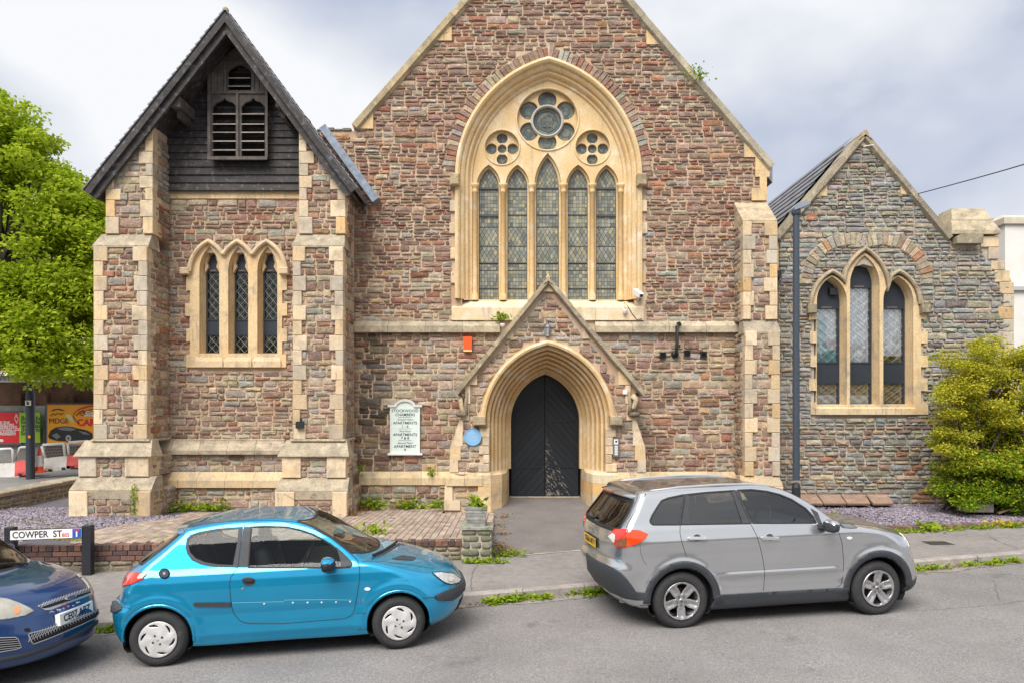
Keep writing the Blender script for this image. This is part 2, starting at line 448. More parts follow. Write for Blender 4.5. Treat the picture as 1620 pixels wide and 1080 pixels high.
def band(parent, path, prof, name='string_course', m=None, col=(.44,.37,.27)):
    """moulded band along a plan path [(x,y)...], prof = [(out, z)...] bottom to top; out is outward (to the right of travel)"""
    mb = MB(); n = len(path); rings = []
    for i in range(n):
        a, b, c = path[max(i-1,0)], path[i], path[min(i+1,n-1)]
        def nn(p, q):
            dx, dy = q[0]-p[0], q[1]-p[1]; l = math.hypot(dx, dy) or 1e-9
            return (dy / l, -dx / l)
        n1 = nn(a, b) if a != b else nn(b, c); n2 = nn(b, c) if b != c else n1
        nx, ny = n1[0]+n2[0], n1[1]+n2[1]; l = math.hypot(nx, ny); nx /= l; ny /= l; k = 1 / max(.3, nx*n2[0]+ny*n2[1])
        rings.append([(b[0]+nx*k*o, b[1]+ny*k*o, z) for o, z in prof])
    V = [p for r in rings for p in r]; k = len(prof); F = []
    for i in range(n-1):
        for j in range(k-1):
            a = i*k+j; b = (i+1)*k+j; F.append((a, b, b+1, a+1))
    F += [tuple(reversed(range(k))), tuple(range((n-1)*k, n*k))]
    mb.add(V, F, col); return mb.build(name, m or M_weather, parent)

def coping(parent, p0, p1, y0, y1, th=.12, drop=.07, name='coping', m=None, col=(.44,.37,.26), seg=.8, over=.0):
    """raking coping stones between p0 (low) and p1 (high), (x,z) of the outer top edge"""
    dx, dz = p1[0]-p0[0], p1[1]-p0[1]; l = math.hypot(dx, dz); ux, uz = dx/l, dz/l
    nx, nz = (uz, -ux) if ux > 0 else (-uz, ux)        # inward (down) normal
    if nz > 0: nx, nz = -nx, -nz
    n = max(1, round(l / seg))
    for i in range(n):
        a, b = l*i/n + .003, l*(i+1)/n - .003; j = random.uniform(-.006, .006)
        A = [(p0[0]+ux*a+nx*j, p0[1]+uz*a+nz*j), (p0[0]+ux*b+nx*j, p0[1]+uz*b+nz*j)]
        A += [(A[1][0]+nx*th, A[1][1]+nz*th), (A[0][0]+nx*th, A[0][1]+nz*th)]
        V = [(x, y0, z) for x, z in A] + [(x, y1, z) for x, z in A]
        # shallow chamfer towards the wall
        V += [(A[2][0]+nx*drop, y0+.10, A[2][1]+nz*drop), (A[3][0]+nx*drop, y0+.10, A[3][1]+nz*drop)]
        F = [(0,1,2,3),(0,4,5,1),(1,5,6,2),(4,0,3,7),(3,2,8,9),(4,7,6,5),(2,6,8),(3,9,7),(9,8,6,7)]
        v = random.uniform(.85, 1.15); mk(name, V, F, m or M_weather, parent, np.array([c*v for c in col]))

def block_px(parent, pts, Y, proud=.05, back=.2, name='dressed_stone', m=None, col=None):
    poly = [XZ(a, b, Y) for a, b in pts]; mb = MB(); mb.prism(poly, Y-proud, Y+back, col or creamc()); return mb.build(name, m or M_cream, parent)

def voussoirs(parent, cx, a, R, zs, Y, w, n, gap=.006, half=1., pal_=None, name='voussoir', zmin=None, seed=3):
    """ring of radial stones outside the arch (radius R .. R+w)"""
    rg = random.Random(seed); c = R - a; th = math.acos((R - a) / (R + w * .5)) * half
    pal_ = pal_ or pal_low
    for sgn in (-1, 1):
        for i in range(n):
            t0 = th - th*half*0 - (th * (i+1) / n); t1 = t0 + th/n
            t0 += gap / R; t1 -= gap / R; wi = w * rg.uniform(.8, 1.1); d = rg.uniform(.012, .035)
            pts = []
            for rr, t in ((R+.01, t0), (R+wi, t0), (R+wi, t1), (R+.01, t1)):
                x = c - rr*math.cos(t); z = zs + rr*math.sin(t)
                if x > -.006 : x = -.006
                pts.append((cx + x if sgn < 0 else cx - x, z))
            pts = [(x + rg.uniform(-.005, .005), z + rg.uniform(-.005, .005)) for x, z in pts]
            if sgn > 0: pts = pts[::-1]
            mx = sum(p[0] for p in pts)/4; mz = sum(p[1] for p in pts)/4
            V = [(x, Y+.02, z) for x, z in pts] + [(x, Y-d, z) for x, z in pts] + [(mx+(x-mx)*.82, Y-d-.012, mz+(z-mz)*.9) for x, z in pts]
            F = [(j, (j+1)%4, 4+(j+1)%4, 4+j) for j in range(4)] + [(4+j, 4+(j+1)%4, 8+(j+1)%4, 8+j) for j in range(4)] + [(8,9,10,11)]
            cc = pal_(0, 0, rg); mk(name, V, F, M_stone, parent, np.array(cc))

def teeth(x, side, z0, z1, n, lo, hi, rg):
    """jamb edge running upward from z0 to z1 with alternating blocks; returns points; side -1: left edge"""
    pts = []; h = (z1 - z0) / n; k = 0
    for i in range(n):
        o = hi if (i % 2 == 0) else lo; o *= rg.uniform(.85, 1.15); a = z0 + i*h + rg.uniform(-.012, .012)*(i > 0); b = z0 + (i+1)*h
        pts += [(x + side*o, a), (x + side*o, b)]
    return pts
# ================================================================== NAVE
YN = 16.2; YT = 15.9; YP = 15.3; YD = 16.6; YC = 16.66
GZ = .36
nave = thing('stone_church', (PX(867, YN), YN, .45), 'tall gabled stone church front with big pointed traceried window and black arched door', 'church')
gl = [XZ(*p, YN) for p in ((557,200),(866,-153),(1222,262))]
nave_outer = [(PX(500,YN), .2), (PX(1213,YN), .2), XZ(1213,268,YN), XZ(866,-140,YN), XZ(560,208,YN), XZ(500,208,YN)]
# big window
wcx = PX(867.5, YN); wa = 145*YN/FPX; wR = rad(wa, 185*YN/FPX); wzs = PZ(280, YN); wzb = PZ(473, YN)
win_hole = [(wcx-wa+.10, wzb)] + arch(wcx, wa-.10, wR-.10, wzs, 0, 14) + [(wcx+wa-.10, wzb)]
dcx = PX(866.3, YP); da = 104*YP/FPX; dR = rad(da, 128*YP/FPX); dzs = PZ(668, YP)
door_hole = [(dcx-1.2, .25), (dcx-1.2, 2.3), (dcx, 4.6), (dcx+1.2, 2.3), (dcx+1.2, .25)]
mb = MB(); mb.prism(nave_outer, YN, YN+.6, holes=[[(wcx-wa+.12, wzb-.22)] + arch(wcx, wa-.12, wR-.12, wzs, 0, 14) + [(wcx+wa-.12, wzb-.22)], arch(dcx, .95, dR-(da-.95), dzs, 0, 10, .3)])
one(lambda m: m.box(dcx-1.3, dcx+1.3, YD+.14, YD+.18, .2, 4), 'dark_door_backing', M_dark, nave, cols=False)  # dark backing sheet added behind the door leaves to shut out the sky
wall = mb.build('wall', M_mortar, nave, cols=False)
porch_sil = [(dcx-1.98, .2), (dcx-1.80, 1.9), (dcx-1.65, 3.0), XZ(867, 470, YP+.5), (dcx+1.65, 3.0), (dcx+1.80, 1.9), (dcx+1.98, .2)]
def pal_nave(x, z, rg):
    zz = (z - 4.5) / 2.5
    r = rg.random() < max(0, min(1, zz + .25 + .25*math.sin(x*1.3) + .15*math.sin(x*3.1+z)))
    c = (pal_up if r else pal_low)(x, z, rg)
    dx = abs(x - PX(590, YN))
    if 2.2 < z < 4.2 and dx < .35: c = tuple(a * (.35 + .8*dx) for a in c)          # sooty drip stain below the ledge
    if z < 2.6 and dx < .5: c = tuple(a * .6 for a in c)
    return c
zsc0, zsc1 = PZ(527, YN), PZ(508, YN)
wh = [(wcx-wa-.11, PZ(505, YN)), (wcx-wa-.11, wzs)] + arch(wcx, wa, wR, wzs, -.29, 14) + [(wcx+wa+.11, wzs), (wcx+wa+.11, PZ(505, YN))]
# masonry in two fields: above and below the string course (300 largest stones single, shared out)
up = [(nave_outer[5][0], zsc1-.02), (PX(1185,YN), zsc1-.02), XZ(1205,330,YN), XZ(1211,258,YN), XZ(866,-138,YN), XZ(561,212,YN), nave_outer[5]]
masonry(nave, up, [wh], fr_front(YN), pal_nave, (.06,.135), (.13,.40), 170, seed=11)
lo_ = [(PX(545,YN), PZ(745,YN)), (PX(1185,YN), PZ(745,YN)), (PX(1185,YN), zsc0), (PX(545,YN), zsc0)]
masonry(nave, lo_, [porch_sil], fr_front(YN), pal_nave, (.08,.18), (.14,.42), 90, seed=12)
masonry(nave, [(PX(545,YN), .2), (dcx-2.1, .2), (dcx-2.1, PZ(766,YN)), (PX(545,YN), PZ(766,YN))], [], fr_front(YN-.10), pal_base, (.10,.20), (.16,.46), 10, seed=13)
masonry(nave, [(dcx+2.1, .2), (PX(1176,YN), .2), (PX(1176,YN), PZ(766,YN)), (dcx+2.1, PZ(766,YN))], [], fr_front(YN-.10), pal_base, (.10,.20), (.16,.46), 10, seed=14)
one(lambda m: (m.box(PX(545,YN), dcx-1.6, YN-.10, YN+.1, .15, PZ(764,YN)), m.box(dcx+1.6, PX(1180,YN), YN-.10, YN+.1, .15, PZ(764,YN))), 'plinth_wall', M_mortar, nave, cols=False)
# wall top behind the tower roof, rough
for i, x in enumerate(np.linspace(PX(502,YN), PX(556,YN), 5)[:-1]):
    V, F = bbox_block(x, x+.18, YN-.03, YN+.4, PZ(208,YN), PZ(208,YN)+random.uniform(.03,.09)); mk('stone', V, F, M_stone, nave, np.array((.2,.18,.15)))
# string courses and plinth band
prof_s = lambda z0, z1, o=.12: [(0,z0),(o,z0+.01),(o,z0+(z1-z0)*.55),(.02,z1),(0,z1)]
def split_band(parent, xa, xb, Y, z0, z1, o=.12, n=None, name='string_course', m=None, col=(.46,.39,.28)):
    n = n or max(1, round((xb-xa)/.75))
    for i in range(n):
        a, b = xa+(xb-xa)*i/n+.003, xa+(xb-xa)*(i+1)/n-.003; v = random.uniform(.85,1.15); j = random.uniform(-.005,.005)
        band(parent, [(a, Y), (b, Y)], prof_s(z0, z1+j, o+j), name, m, tuple(c*v for c in col))
split_band(nave, PX(556,YN), PX(791,YN), YN, zsc0, zsc1, .13)
split_band(nave, PX(941,YN), PX(1173,YN), YN, zsc0, zsc1, .13)
split_band(nave, PX(570,YN), dcx-2.06, YN-.02, PZ(766,YN), PZ(745,YN), .14, name='plinth_course', m=M_cream, col=(.60,.48,.30))
split_band(nave, dcx+2.06, PX(1172,YN), YN-.02, PZ(766,YN), PZ(745,YN), .14, name='plinth_course', m=M_cream, col=(.60,.48,.30))
# gable copings
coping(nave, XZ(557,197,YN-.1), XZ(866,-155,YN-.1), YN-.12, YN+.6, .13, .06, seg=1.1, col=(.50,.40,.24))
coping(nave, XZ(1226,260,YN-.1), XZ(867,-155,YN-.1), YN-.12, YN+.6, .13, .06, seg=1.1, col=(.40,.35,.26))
for b in ([(557,198),(574,178),(591,160),(591,205),(560,205)], [(682.6,66),(715,66),(715,45),(702,42)], [(1022,48),(1040,46),(1055,72),(1022,72)],
          [(1176,227),(1176,250),(1196,250),(1196,243)], [(1194,250),(1194,281),(1216,281),(1218,262),(1203,250)], [(1201,281),(1212,281),(1212,299),(1201,299)], [(1188,299),(1212,299),(1212,318),(1188,318)]):
    block_px(nave, b, YN, .05, .3, 'kneeler' if len(b) == 5 else 'dressed_stone', col=(.66,.48,.26))
# roof behind
one(lambda m: m.prism([XZ(560,200,YN+.6), XZ(866,-150,YN+.6), XZ(1222,262,YN+.6), (PX(1222,YN+.6), PZ(262,YN)-.2), XZ(866,-120,YN+.6), (PX(560,YN+.6), PZ(200,YN)-.2)], YN+.6, YN+16), 'roof', M_slate, nave, cols=False)
one(lambda m: (m.box(nave_outer[0][0], nave_outer[0][0]+.5, YN+.6, YN+16, .2, PZ(215,YN)), m.box(PX(1213,YN)-.5, PX(1213,YN), YN+.6, YN+16, .2, PZ(268,YN))), 'side_wall', M_mortar, nave, cols=False)

# ---- the great window
win = one(lambda m: ring(m, wcx, wa, wR, wzs, wzb, [(-.03, YN), (-.03, YN-.11), (.03, YN-.13), (.07, YN-.10), (.085, YN-.02), (.13, YN-.02), (.17, YN+.02), (.18, YN+.09), (.235, YN+.08), (.26, YN+.12), (.27, YN+.19), (.33, YN+.19), (.36, YN+.26)], 18, (.66,.50,.29)),
          'window_surround', M_cream_clean, nave, smooth=False, label='tall cream stone arch of the great window')
rgq = random.Random(5)
for sd, x in ((-1, wcx-wa+.09), (1, wcx+wa-.09)):
    for (ya, yb, o) in ((300,318,.03),(318,336,.14),(336,353,.03),(353,371,.15),(371,393,.03),(393,411,.13),(411,431,.03),(431,449,.12),(449,472,.03)):
        xo = x + sd*(o+.10); V, F = bbox_block(min(x-sd*.0, xo), max(x-sd*.0, xo), YN-.055, YN+.1, PZ(yb,YN)+.003, PZ(ya,YN)-.003); mk('jamb_stone', V, F, M_cream, win, np.array(creamc(rgq)))
for sd, xa, xb in ((-1, 713, 728), (1, 1006, 1021)):
    V, F = bbox_block(PX(xa,YN), PX(xb,YN), YN-.24, YN, PZ(298,YN), PZ(279,YN), .03); mk('label_stop', V, F, M_weather, win, np.array((.42,.33,.2)))
for i in range(4):
    xa = PX(715+i*75.7, YN); xb = PX(715+(i+1)*75.7, YN)
    V = [(xa+.003,YN+.28,wzb+.02),(xb-.003,YN+.28,wzb+.02),(xb-.003,YN-.06,wzb-.20),(xa+.003,YN-.06,wzb-.20),(xb-.003,YN-.06,PZ(507,YN)),(xa+.003,YN-.06,PZ(507,YN)),(xa+.003,YN+.28,PZ(507,YN)),(xb-.003,YN+.28,PZ(507,YN))]
    mk('sill_stone', V, [(0,3,2,1),(3,5,4,2),(0,6,5,3),(1,2,4,7),(6,7,4,5),(0,1,7,6)], M_cream_clean, win, np.array((.70*random.uniform(.95,1.05),.60,.44)))
voussoirs(nave, wcx, wa+.03, wR+.03, wzs, YN, .27, 33, half=1., pal_=pal(dict(purple=4, plum=4, red=2, grey=3, tan=2)), seed=4)
# tracery: front plate with five lights and three roundels, back plate with the foils
ti = .34; YF = YN+.24; YB_ = YN+.33; YG = YN+.40
def circ(cx, cz, r, n=28): return [(cx+r*math.cos(2*math.pi*i/n), cz+r*math.sin(2*math.pi*i/n)) for i in range(n)]
k = YN/FPX
lights = [(756.5,788.5,259),(802.7,834.7,259),(849,885.8,241),(900,932.4,259),(945.8,978.2,259)]
rose = XZ(867,182.7,YN); qf = [XZ(794,227.6,YN), XZ(939.5,227.6,YN)]
def light_poly(x0, x1, ya, off=0., zb=None):
    cx = PX((x0+x1)/2, YN); a = (x1-x0)/2*k; zs_ = PZ(289,YN); h = PZ(ya,YN)-zs_
    R = rad(a, h); return arch(cx, a+off, R+off, zs_, 0, 8, zb if zb is not None else wzb+.03)
plate_outer = arch(wcx, wa-ti, wR-ti, wzs, 0, 16, wzb+.0)
tr = MB(); tr.prism(plate_outer, YF, YF+.07, (.68,.51,.29), holes=[light_poly(a, b, c, .045, wzb+.02) for a, b, c in lights] + [circ(*rose, 49*k, 40)] + [circ(*q, 28*k, 30) for q in qf], back=False)
tracery = tr.build('tracery', M_cream_clean, win)
def petal(c, ang, dist, r, rin, n=20):
    px_, pz_ = c[0]+dist*math.cos(ang), c[1]+dist*math.sin(ang); out_ = []
    for i in range(n):
        x, z = px_+r*math.cos(2*math.pi*i/n+ang), pz_+r*math.sin(2*math.pi*i/n+ang); dx, dz = x-c[0], z-c[1]; l = math.hypot(dx, dz)
        if l < rin: x, z = c[0]+dx/l*rin, c[1]+dz/l*rin
        out_.append((x, z))
    return out_
foils = [circ(*rose, 22.5*k, 32)] + [petal(rose, math.pi/2+i*math.pi/3, 34*k, 15*k, 26.5*k) for i in range(6)]
for q in qf: foils += [circ(*q, 7.3*k, 18)] + [petal(q, i*math.pi/2, 17*k, 9*k, 9.2*k, 16) for i in range(4)]
tr = MB(); tr.prism([p for p in arch(wcx, wa-ti, wR-ti, wzs, .0, 16, wzb)], YB_, YB_+.09, (.66,.49,.27), holes=[light_poly(*l, 0., wzb+.02) for l in lights] + foils, back=False)
tr.build('foiled_tracery', M_cream_clean, tracery)
t2 = MB()                                                            # roll mouldings round roundels and foils
def torus(m, c, r, t, y, n=36, col=(.70,.54,.32)):
    V = []; kk = 6
    for i in range(n):
        for j in range(kk):
            rr = r + t*math.cos(2*math.pi*j/kk); V.append((c[0]+rr*math.cos(2*math.pi*i/n), y - t*math.sin(2*math.pi*j/kk), c[1]+rr*math.sin(2*math.pi*i/n)))
    m.add(V, [(i*kk+j, ((i+1)%n)*kk+j, ((i+1)%n)*kk+(j+1)%kk, i*kk+(j+1)%kk) for i in range(n) for j in range(kk)], col)
torus(t2, rose, 50*k, .022, YF-.003); [torus(t2, q, 28.5*k, .018, YF-.003) for q in qf]
t2.build('roundel_moulding', M_cream_clean, tracery, smooth=True)
t3 = MB(); torus(t3, rose, 24.3*k, .024, YB_-.005, 36, (.40,.42,.42)); t3.build('rose_ring', mat('grey_ring', (.42,.44,.45), .6), tracery, True)
# shafts with capitals and bases
for px_ in (750.5, 795.7, 841.8, 892.8, 939, 984.3):
    x = PX(px_, YN); r = .055; zc = PZ(289, YN); half = px_ in (750.5, 984.3)
    y = YF - .01
    one(lambda m: m.lathe((x, y, 0), [(r*1.5, wzb), (r*1.5, wzb+.10), (r*1.1, wzb+.16), (r, wzb+.2), (r, zc-.16), (r*1.35, zc-.145), (r*1.0, zc-.12), (r*1.2, zc-.05), (r*1.75, zc-.01), (r*1.75, zc+.04), (r*.6, zc+.06)], 14, col=(.70,.50,.26)), 'colonnette', M_cream_clean, tracery, smooth=True)
# leaded glass
M_lead_came = mat('lead_came', (.06,.065,.06), .6)
M_pane = mat('obscured_pane', attr=True, rough=.16, noise=[(30, .3)], bump=[(60, .25, .004)], spec=.6)
def leaded(parent, x0, x1, z0, z1, Y, poly, kind='grid', cw=.075, ch=.095, gap=.007, pal_=None, name='leaded_glass', rg=random.Random(9), tilt=.05):
    m = MB()
    pal_ = pal_ or (lambda: random.choice([(.22,.23,.18),(.28,.28,.21),(.19,.20,.17),(.33,.30,.19),(.25,.26,.24),(.16,.17,.15)]))
    conv = list(reversed(poly)) if sum((poly[i][0]*poly[(i+1)%len(poly)][1]-poly[(i+1)%len(poly)][0]*poly[i][1]) for i in range(len(poly))) < 0 else list(poly)
    cells = []
    if kind == 'grid':
        nx = max(1, round((x1-x0)/cw)); nz_ = max(1, round((z1-z0)/ch)); cw = (x1-x0)/nx; ch = (z1-z0)/nz_
        for i in range(nx):
            for j in range(nz_):
                a, b = x0+i*cw, z0+j*ch; cells.append([(a+gap/2,b+gap/2),(a+cw-gap/2,b+gap/2),(a+cw-gap/2,b+ch-gap/2),(a+gap/2,b+ch-gap/2)])
    else:
        nx = int((x1-x0)/cw)+2; nz_ = int((z1-z0)/ch*2)+3; cx_ = (x0+x1)/2
        for i in range(-nx, nx+1):
            for j in range(-1, nz_):
                a = cx_ + (i + .5*(j % 2))*cw; b = z0 + j*ch/2; g = 1-gap/cw*1.3
                cells.append([(a-cw/2*g, b), (a, b-ch/2*g), (a+cw/2*g, b), (a, b+ch/2*g)])
    for c in cells:
        c = clip_convex(c, conv)
        if len(c) < 3: continue
        mx = sum(p[0] for p in c)/len(c); mz = sum(p[1] for p in c)/len(c); tx, tz = rg.uniform(-tilt, tilt), rg.uniform(-tilt, tilt)
        cc = pal_(); v = rg.uniform(.8, 1.2)
        m.add([(x, Y + (x-mx)*tx + (z-mz)*tz, z) for x, z in c], [tuple(range(len(c)))], tuple(q*v for q in cc))
    return m.build(name, M_pane, parent)
for a, b, c in lights:
    lp = light_poly(a, b, c, .02, wzb+.02); x0, x1 = PX(a,YN), PX(b,YN); zz = [wzb+.02, PZ(423,YN), PZ(412,YN), PZ(384,YN), PZ(353,YN), PZ(333,YN), PZ(291,YN), PZ(c,YN)+.02]
    g = one(lambda m: m.prism(lp, YG+.01, YG+.03), 'glazing', M_lead_came, win, cols=False)
    kinds = ['grid','grid','dia','dia','grid','grid','dia']
    if c > 250: kinds[3] = 'dia'
    for j in range(7):
        za, zb_ = zz[j], zz[j+1]
        lpc = [(px_, pz_) for px_, pz_ in lp]; q = clip_half(clip_half(lpc, 0, 1, zb_-.012), 0, -1, -(za+.012))
        if len(q) < 3: continue
        if kinds[j] == 'grid': leaded(g, x0-.01, x1+.01, za, zb_, YG, q, 'grid', .072, .085)
        else: leaded(g, x0-.01, x1+.01, za, zb_, YG, q, 'dia', .10 if j < 6 else .085, .17 if j < 6 else .14)
    m = MB()
    for py in (333, 411, 452): m.box(x0, x1, YG-.02, YG, PZ(py,YN)-.009, PZ(py,YN)+.009)
    m.box(x0, x0+.016, YG-.02, YG, wzb, PZ(290,YN)); m.box(x1-.016, x1, YG-.02, YG, wzb, PZ(290,YN)); m.box(x0, x1, YG-.025, YG, PZ(290,YN)-.011, PZ(290,YN)+.011)
    if a in (756.5, 945.8): m.box(x0, x1, YG-.035, YG, PZ(290,YN)-.03, PZ(290,YN)+.01); m.box(x0, x1, YG-.035, YG, PZ(334,YN)-.03, PZ(334,YN)+.01)
    m.build('saddle_bar', M_lead_came, g, cols=False)
g = one(lambda m: [m.prism(circ(*rose, 50*k), YG+.01, YG+.03)] + [m.prism(circ(*q, 28*k), YG+.01, YG+.03) for q in qf], 'roundel_glazing', M_lead_came, win, cols=False)
for f in foils:
    cx_ = sum(p[0] for p in f)/len(f); cz_ = sum(p[1] for p in f)/len(f)
    m = MB(); n = len(f); v = random.uniform(.8, 1.2); big = n == 32
    rings_ = (0, .45, .75, .97) if big else (0, .5, .96)
    for ri in range(len(rings_)-1):
        seg = 8 if ri else 4
        for s_ in range(seg):
            ii = [int(round(s_*n/seg + t*n/seg/3)) % n for t in range(4)]
            r0, r1 = rings_[ri]+.02, rings_[ri+1]-.02
            pts = [(cx_+(f[i][0]-cx_)*r1, cz_+(f[i][1]-cz_)*r1) for i in ii] + [(cx_+(f[i][0]-cx_)*r0, cz_+(f[i][1]-cz_)*r0) for i in reversed(ii)]
            tz = random.uniform(-.06,.06); m.add([(x, YG+(z-cz_)*tz, z) for x, z in pts], [tuple(range(8))], random.choice([(.10,.12,.11),(.14,.16,.14),(.09,.10,.10),(.17,.18,.14)]))
    m.build('foil_glass', M_pane, g)
m = MB()
for dx in (-1, 1):
    for dz in (-1, 1): torus(m, (rose[0]+dx*.065, rose[1]+dz*.065), .05, .007, YG-.004, 12, (.2,.2,.17))
m.build('rose_quatrefoil', M_pane, g)

# ================================================================== PORCH
pl = [(712,806),(704,806),(704,766),(711,745),(712,706),(727,668),(736,655),(736,625),(722,618),(867,447)]
def mir(px): return 2*866.5-px
porch_out = [XZ(a,b,YP) for a,b in pl[1:]] + [XZ(mir(a),b,YP) for a,b in reversed(pl[1:-1])]
dfloor = .38
dh = arch(dcx, da-.05, dR-.05, dzs, 0, 14, dfloor-.2)
bot = porch_out[0][1]
po = [(x, z if z > bot+.01 else bot-.15) for x, z in porch_out]
# notch the doorway out of the outline
outl = [po[0]] + po[1:-1] + [po[-1]] + [(dh[-1][0], po[-1][1])] + list(reversed(dh[1:-1])) + [(dh[0][0], po[0][1])]
porch = one(lambda m: m.prism(outl, YP, YN+.05, back=False), 'porch', M_mortar, nave, cols=False)
mh = [(dcx-da-.0, bot-.2)] + arch(dcx, da+.0, dR+.0, dzs, -.05, 14) + [(dcx+da+.0, bot-.2)]
gab = [XZ(742,607,YP), XZ(742,748,YP), XZ(742,748,YP)]
masonry(porch, [XZ(716,800,YP), XZ(mir(716),800,YP), XZ(mir(716),746,YP), XZ(mir(720),706,YP), XZ(mir(734),665,YP), XZ(mir(744),610,YP), XZ(867,462,YP), XZ(744,610,YP), XZ(734,665,YP), XZ(720,706,YP), XZ(716,746,YP)], [mh], fr_front(YP), pal_low, (.09,.18), (.14,.42), 90, seed=21)
for sd in (0, 1):
    t = (lambda x: x) if not sd else mir
    for b in ([(733,608),(755,608),(755,586),(748,586)], [(736,609),(744,609),(744,638),(736,638)], [(736,639),(742,639),(742,652),(736,652)], [(727,664),(742,664),(742,652),(733,652)], [(721,682),(733,682),(733,664),(727,664)],
              [(714,704),(732,704),(732,682),(721,682)], [(712,727),(729,727),(729,704),(714,704)], [(712,746),(725,746),(725,727),(712,727)], [(800,536),(812,536),(812,519),(810,519)],
              [(703,790),(716,790),(716,768),(704,768)], [(703,806),(728,806),(728,790),(703,790)]):
        block_px(porch, [(t(x), y) for x, y in (b if not sd else b[::-1])], YP, .045, .35, 'porch_quoin')
    # carved bracket under the kneeler
    m = MB(); x0 = PX(t(729), YP)
    s_ = -1 if not sd else 1
    m.tube([(PX(t(733),YP), YP-.05, PZ(625,YP)), (PX(t(728),YP), YP-.09, PZ(632,YP)), (PX(t(731),YP), YP-.08, PZ(645,YP)), (PX(t(735),YP), YP-.06, PZ(657,YP))], [.07,.06,.045,.075], 8, (.5,.40,.26))
    m.tube([(PX(t(739),YP), YP-.06, PZ(620,YP)), (PX(t(737),YP), YP-.08, PZ(640,YP)), (PX(t(738),YP), YP-.05, PZ(655,YP))], [.03,.04,.05], 6, (.3,.24,.17))
    m.build('carved_bracket', M_weather, porch, smooth=True)
    m = MB(); m.lathe((PX(t(730),YP), YP-.07, PZ(655,YP)), [(.02,-.06),(.08,-.05),(.12,-.005),(.10,.04),(.03,.05)], 9, col=(.16,.13,.09)); m.build('bracket_boss', M_weather, porch, smooth=True)
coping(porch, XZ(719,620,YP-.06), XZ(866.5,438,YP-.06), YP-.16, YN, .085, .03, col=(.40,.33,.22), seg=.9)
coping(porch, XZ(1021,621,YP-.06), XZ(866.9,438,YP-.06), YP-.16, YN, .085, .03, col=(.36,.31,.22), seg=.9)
block_px(porch, [(853,462),(880,462),(871,447),(863,447)], YP, .06, .3, 'apex_stone')
one(lambda m: m.lathe((PX(867,YP), YP-.02, PZ(446,YP)), [(.09,-.05),(.085,.02),(.04,.06),(.05,.09),(.02,.15),(0,.16)], 8, col=(.6,.5,.35)), 'finial', M_cream, porch)
one(lambda m: m.prism([XZ(860,450,YP-.1),XZ(867,445.5,YP-.1),XZ(874,450,YP-.1),XZ(867.2,436,YP-.1),XZ(866.8,436,YP-.1)], YP-.18, YP+.3, (.5,.42,.3)), 'ridge_stone', M_weather, porch)
# doorway mouldings: splayed orders going in to the door
prof = [(-.02, YP+.02), (-.02, YP-.10), (.03, YP-.13), (.075, YP-.11), (.05, YP-.0), (.07, YP+.03), (.13, YP-.02), (.165, YP+.03), (.13, YP+.13), (.13, YP+.19), (.20, YP+.12), (.24, YP+.17), (.20, YP+.27), (.20, YP+.34), (.28, YP+.27), (.32, YP+.33), (.28, YP+.43), (.28, YP+.50), (.36, YP+.43),
        (.40, YP+.49), (.36, YP+.60), (.36, YP+.67), (.44, YP+.62), (.48, YP+.68), (.44, YP+.80), (.44, YP+.86), (.52, YP+.82), (.56, YP+.9), (.54, YP+1.02), (.56,YP+1.06), (.61, YP+1.08), (.61, YD)]
ppl = PZ(746, YP)
portal = one(lambda m: ring(m, dcx, da, dR, dzs, dzs-.02, prof, 18, (.64,.46,.25)), 'door_arch', M_cream_clean, porch)
one(lambda m: [m.add([(dcx+s_*(da-o), y, z) for o, y in prof[4:] for z in (ppl-.02, dzs-.02)], [(2*i, 2*i+2, 2*i+3, 2*i+1) for i in range(len(prof[4:])-1)], (.68,.52,.30)) for s_ in (-1, 1)], 'door_jamb', M_cream_clean, porch)
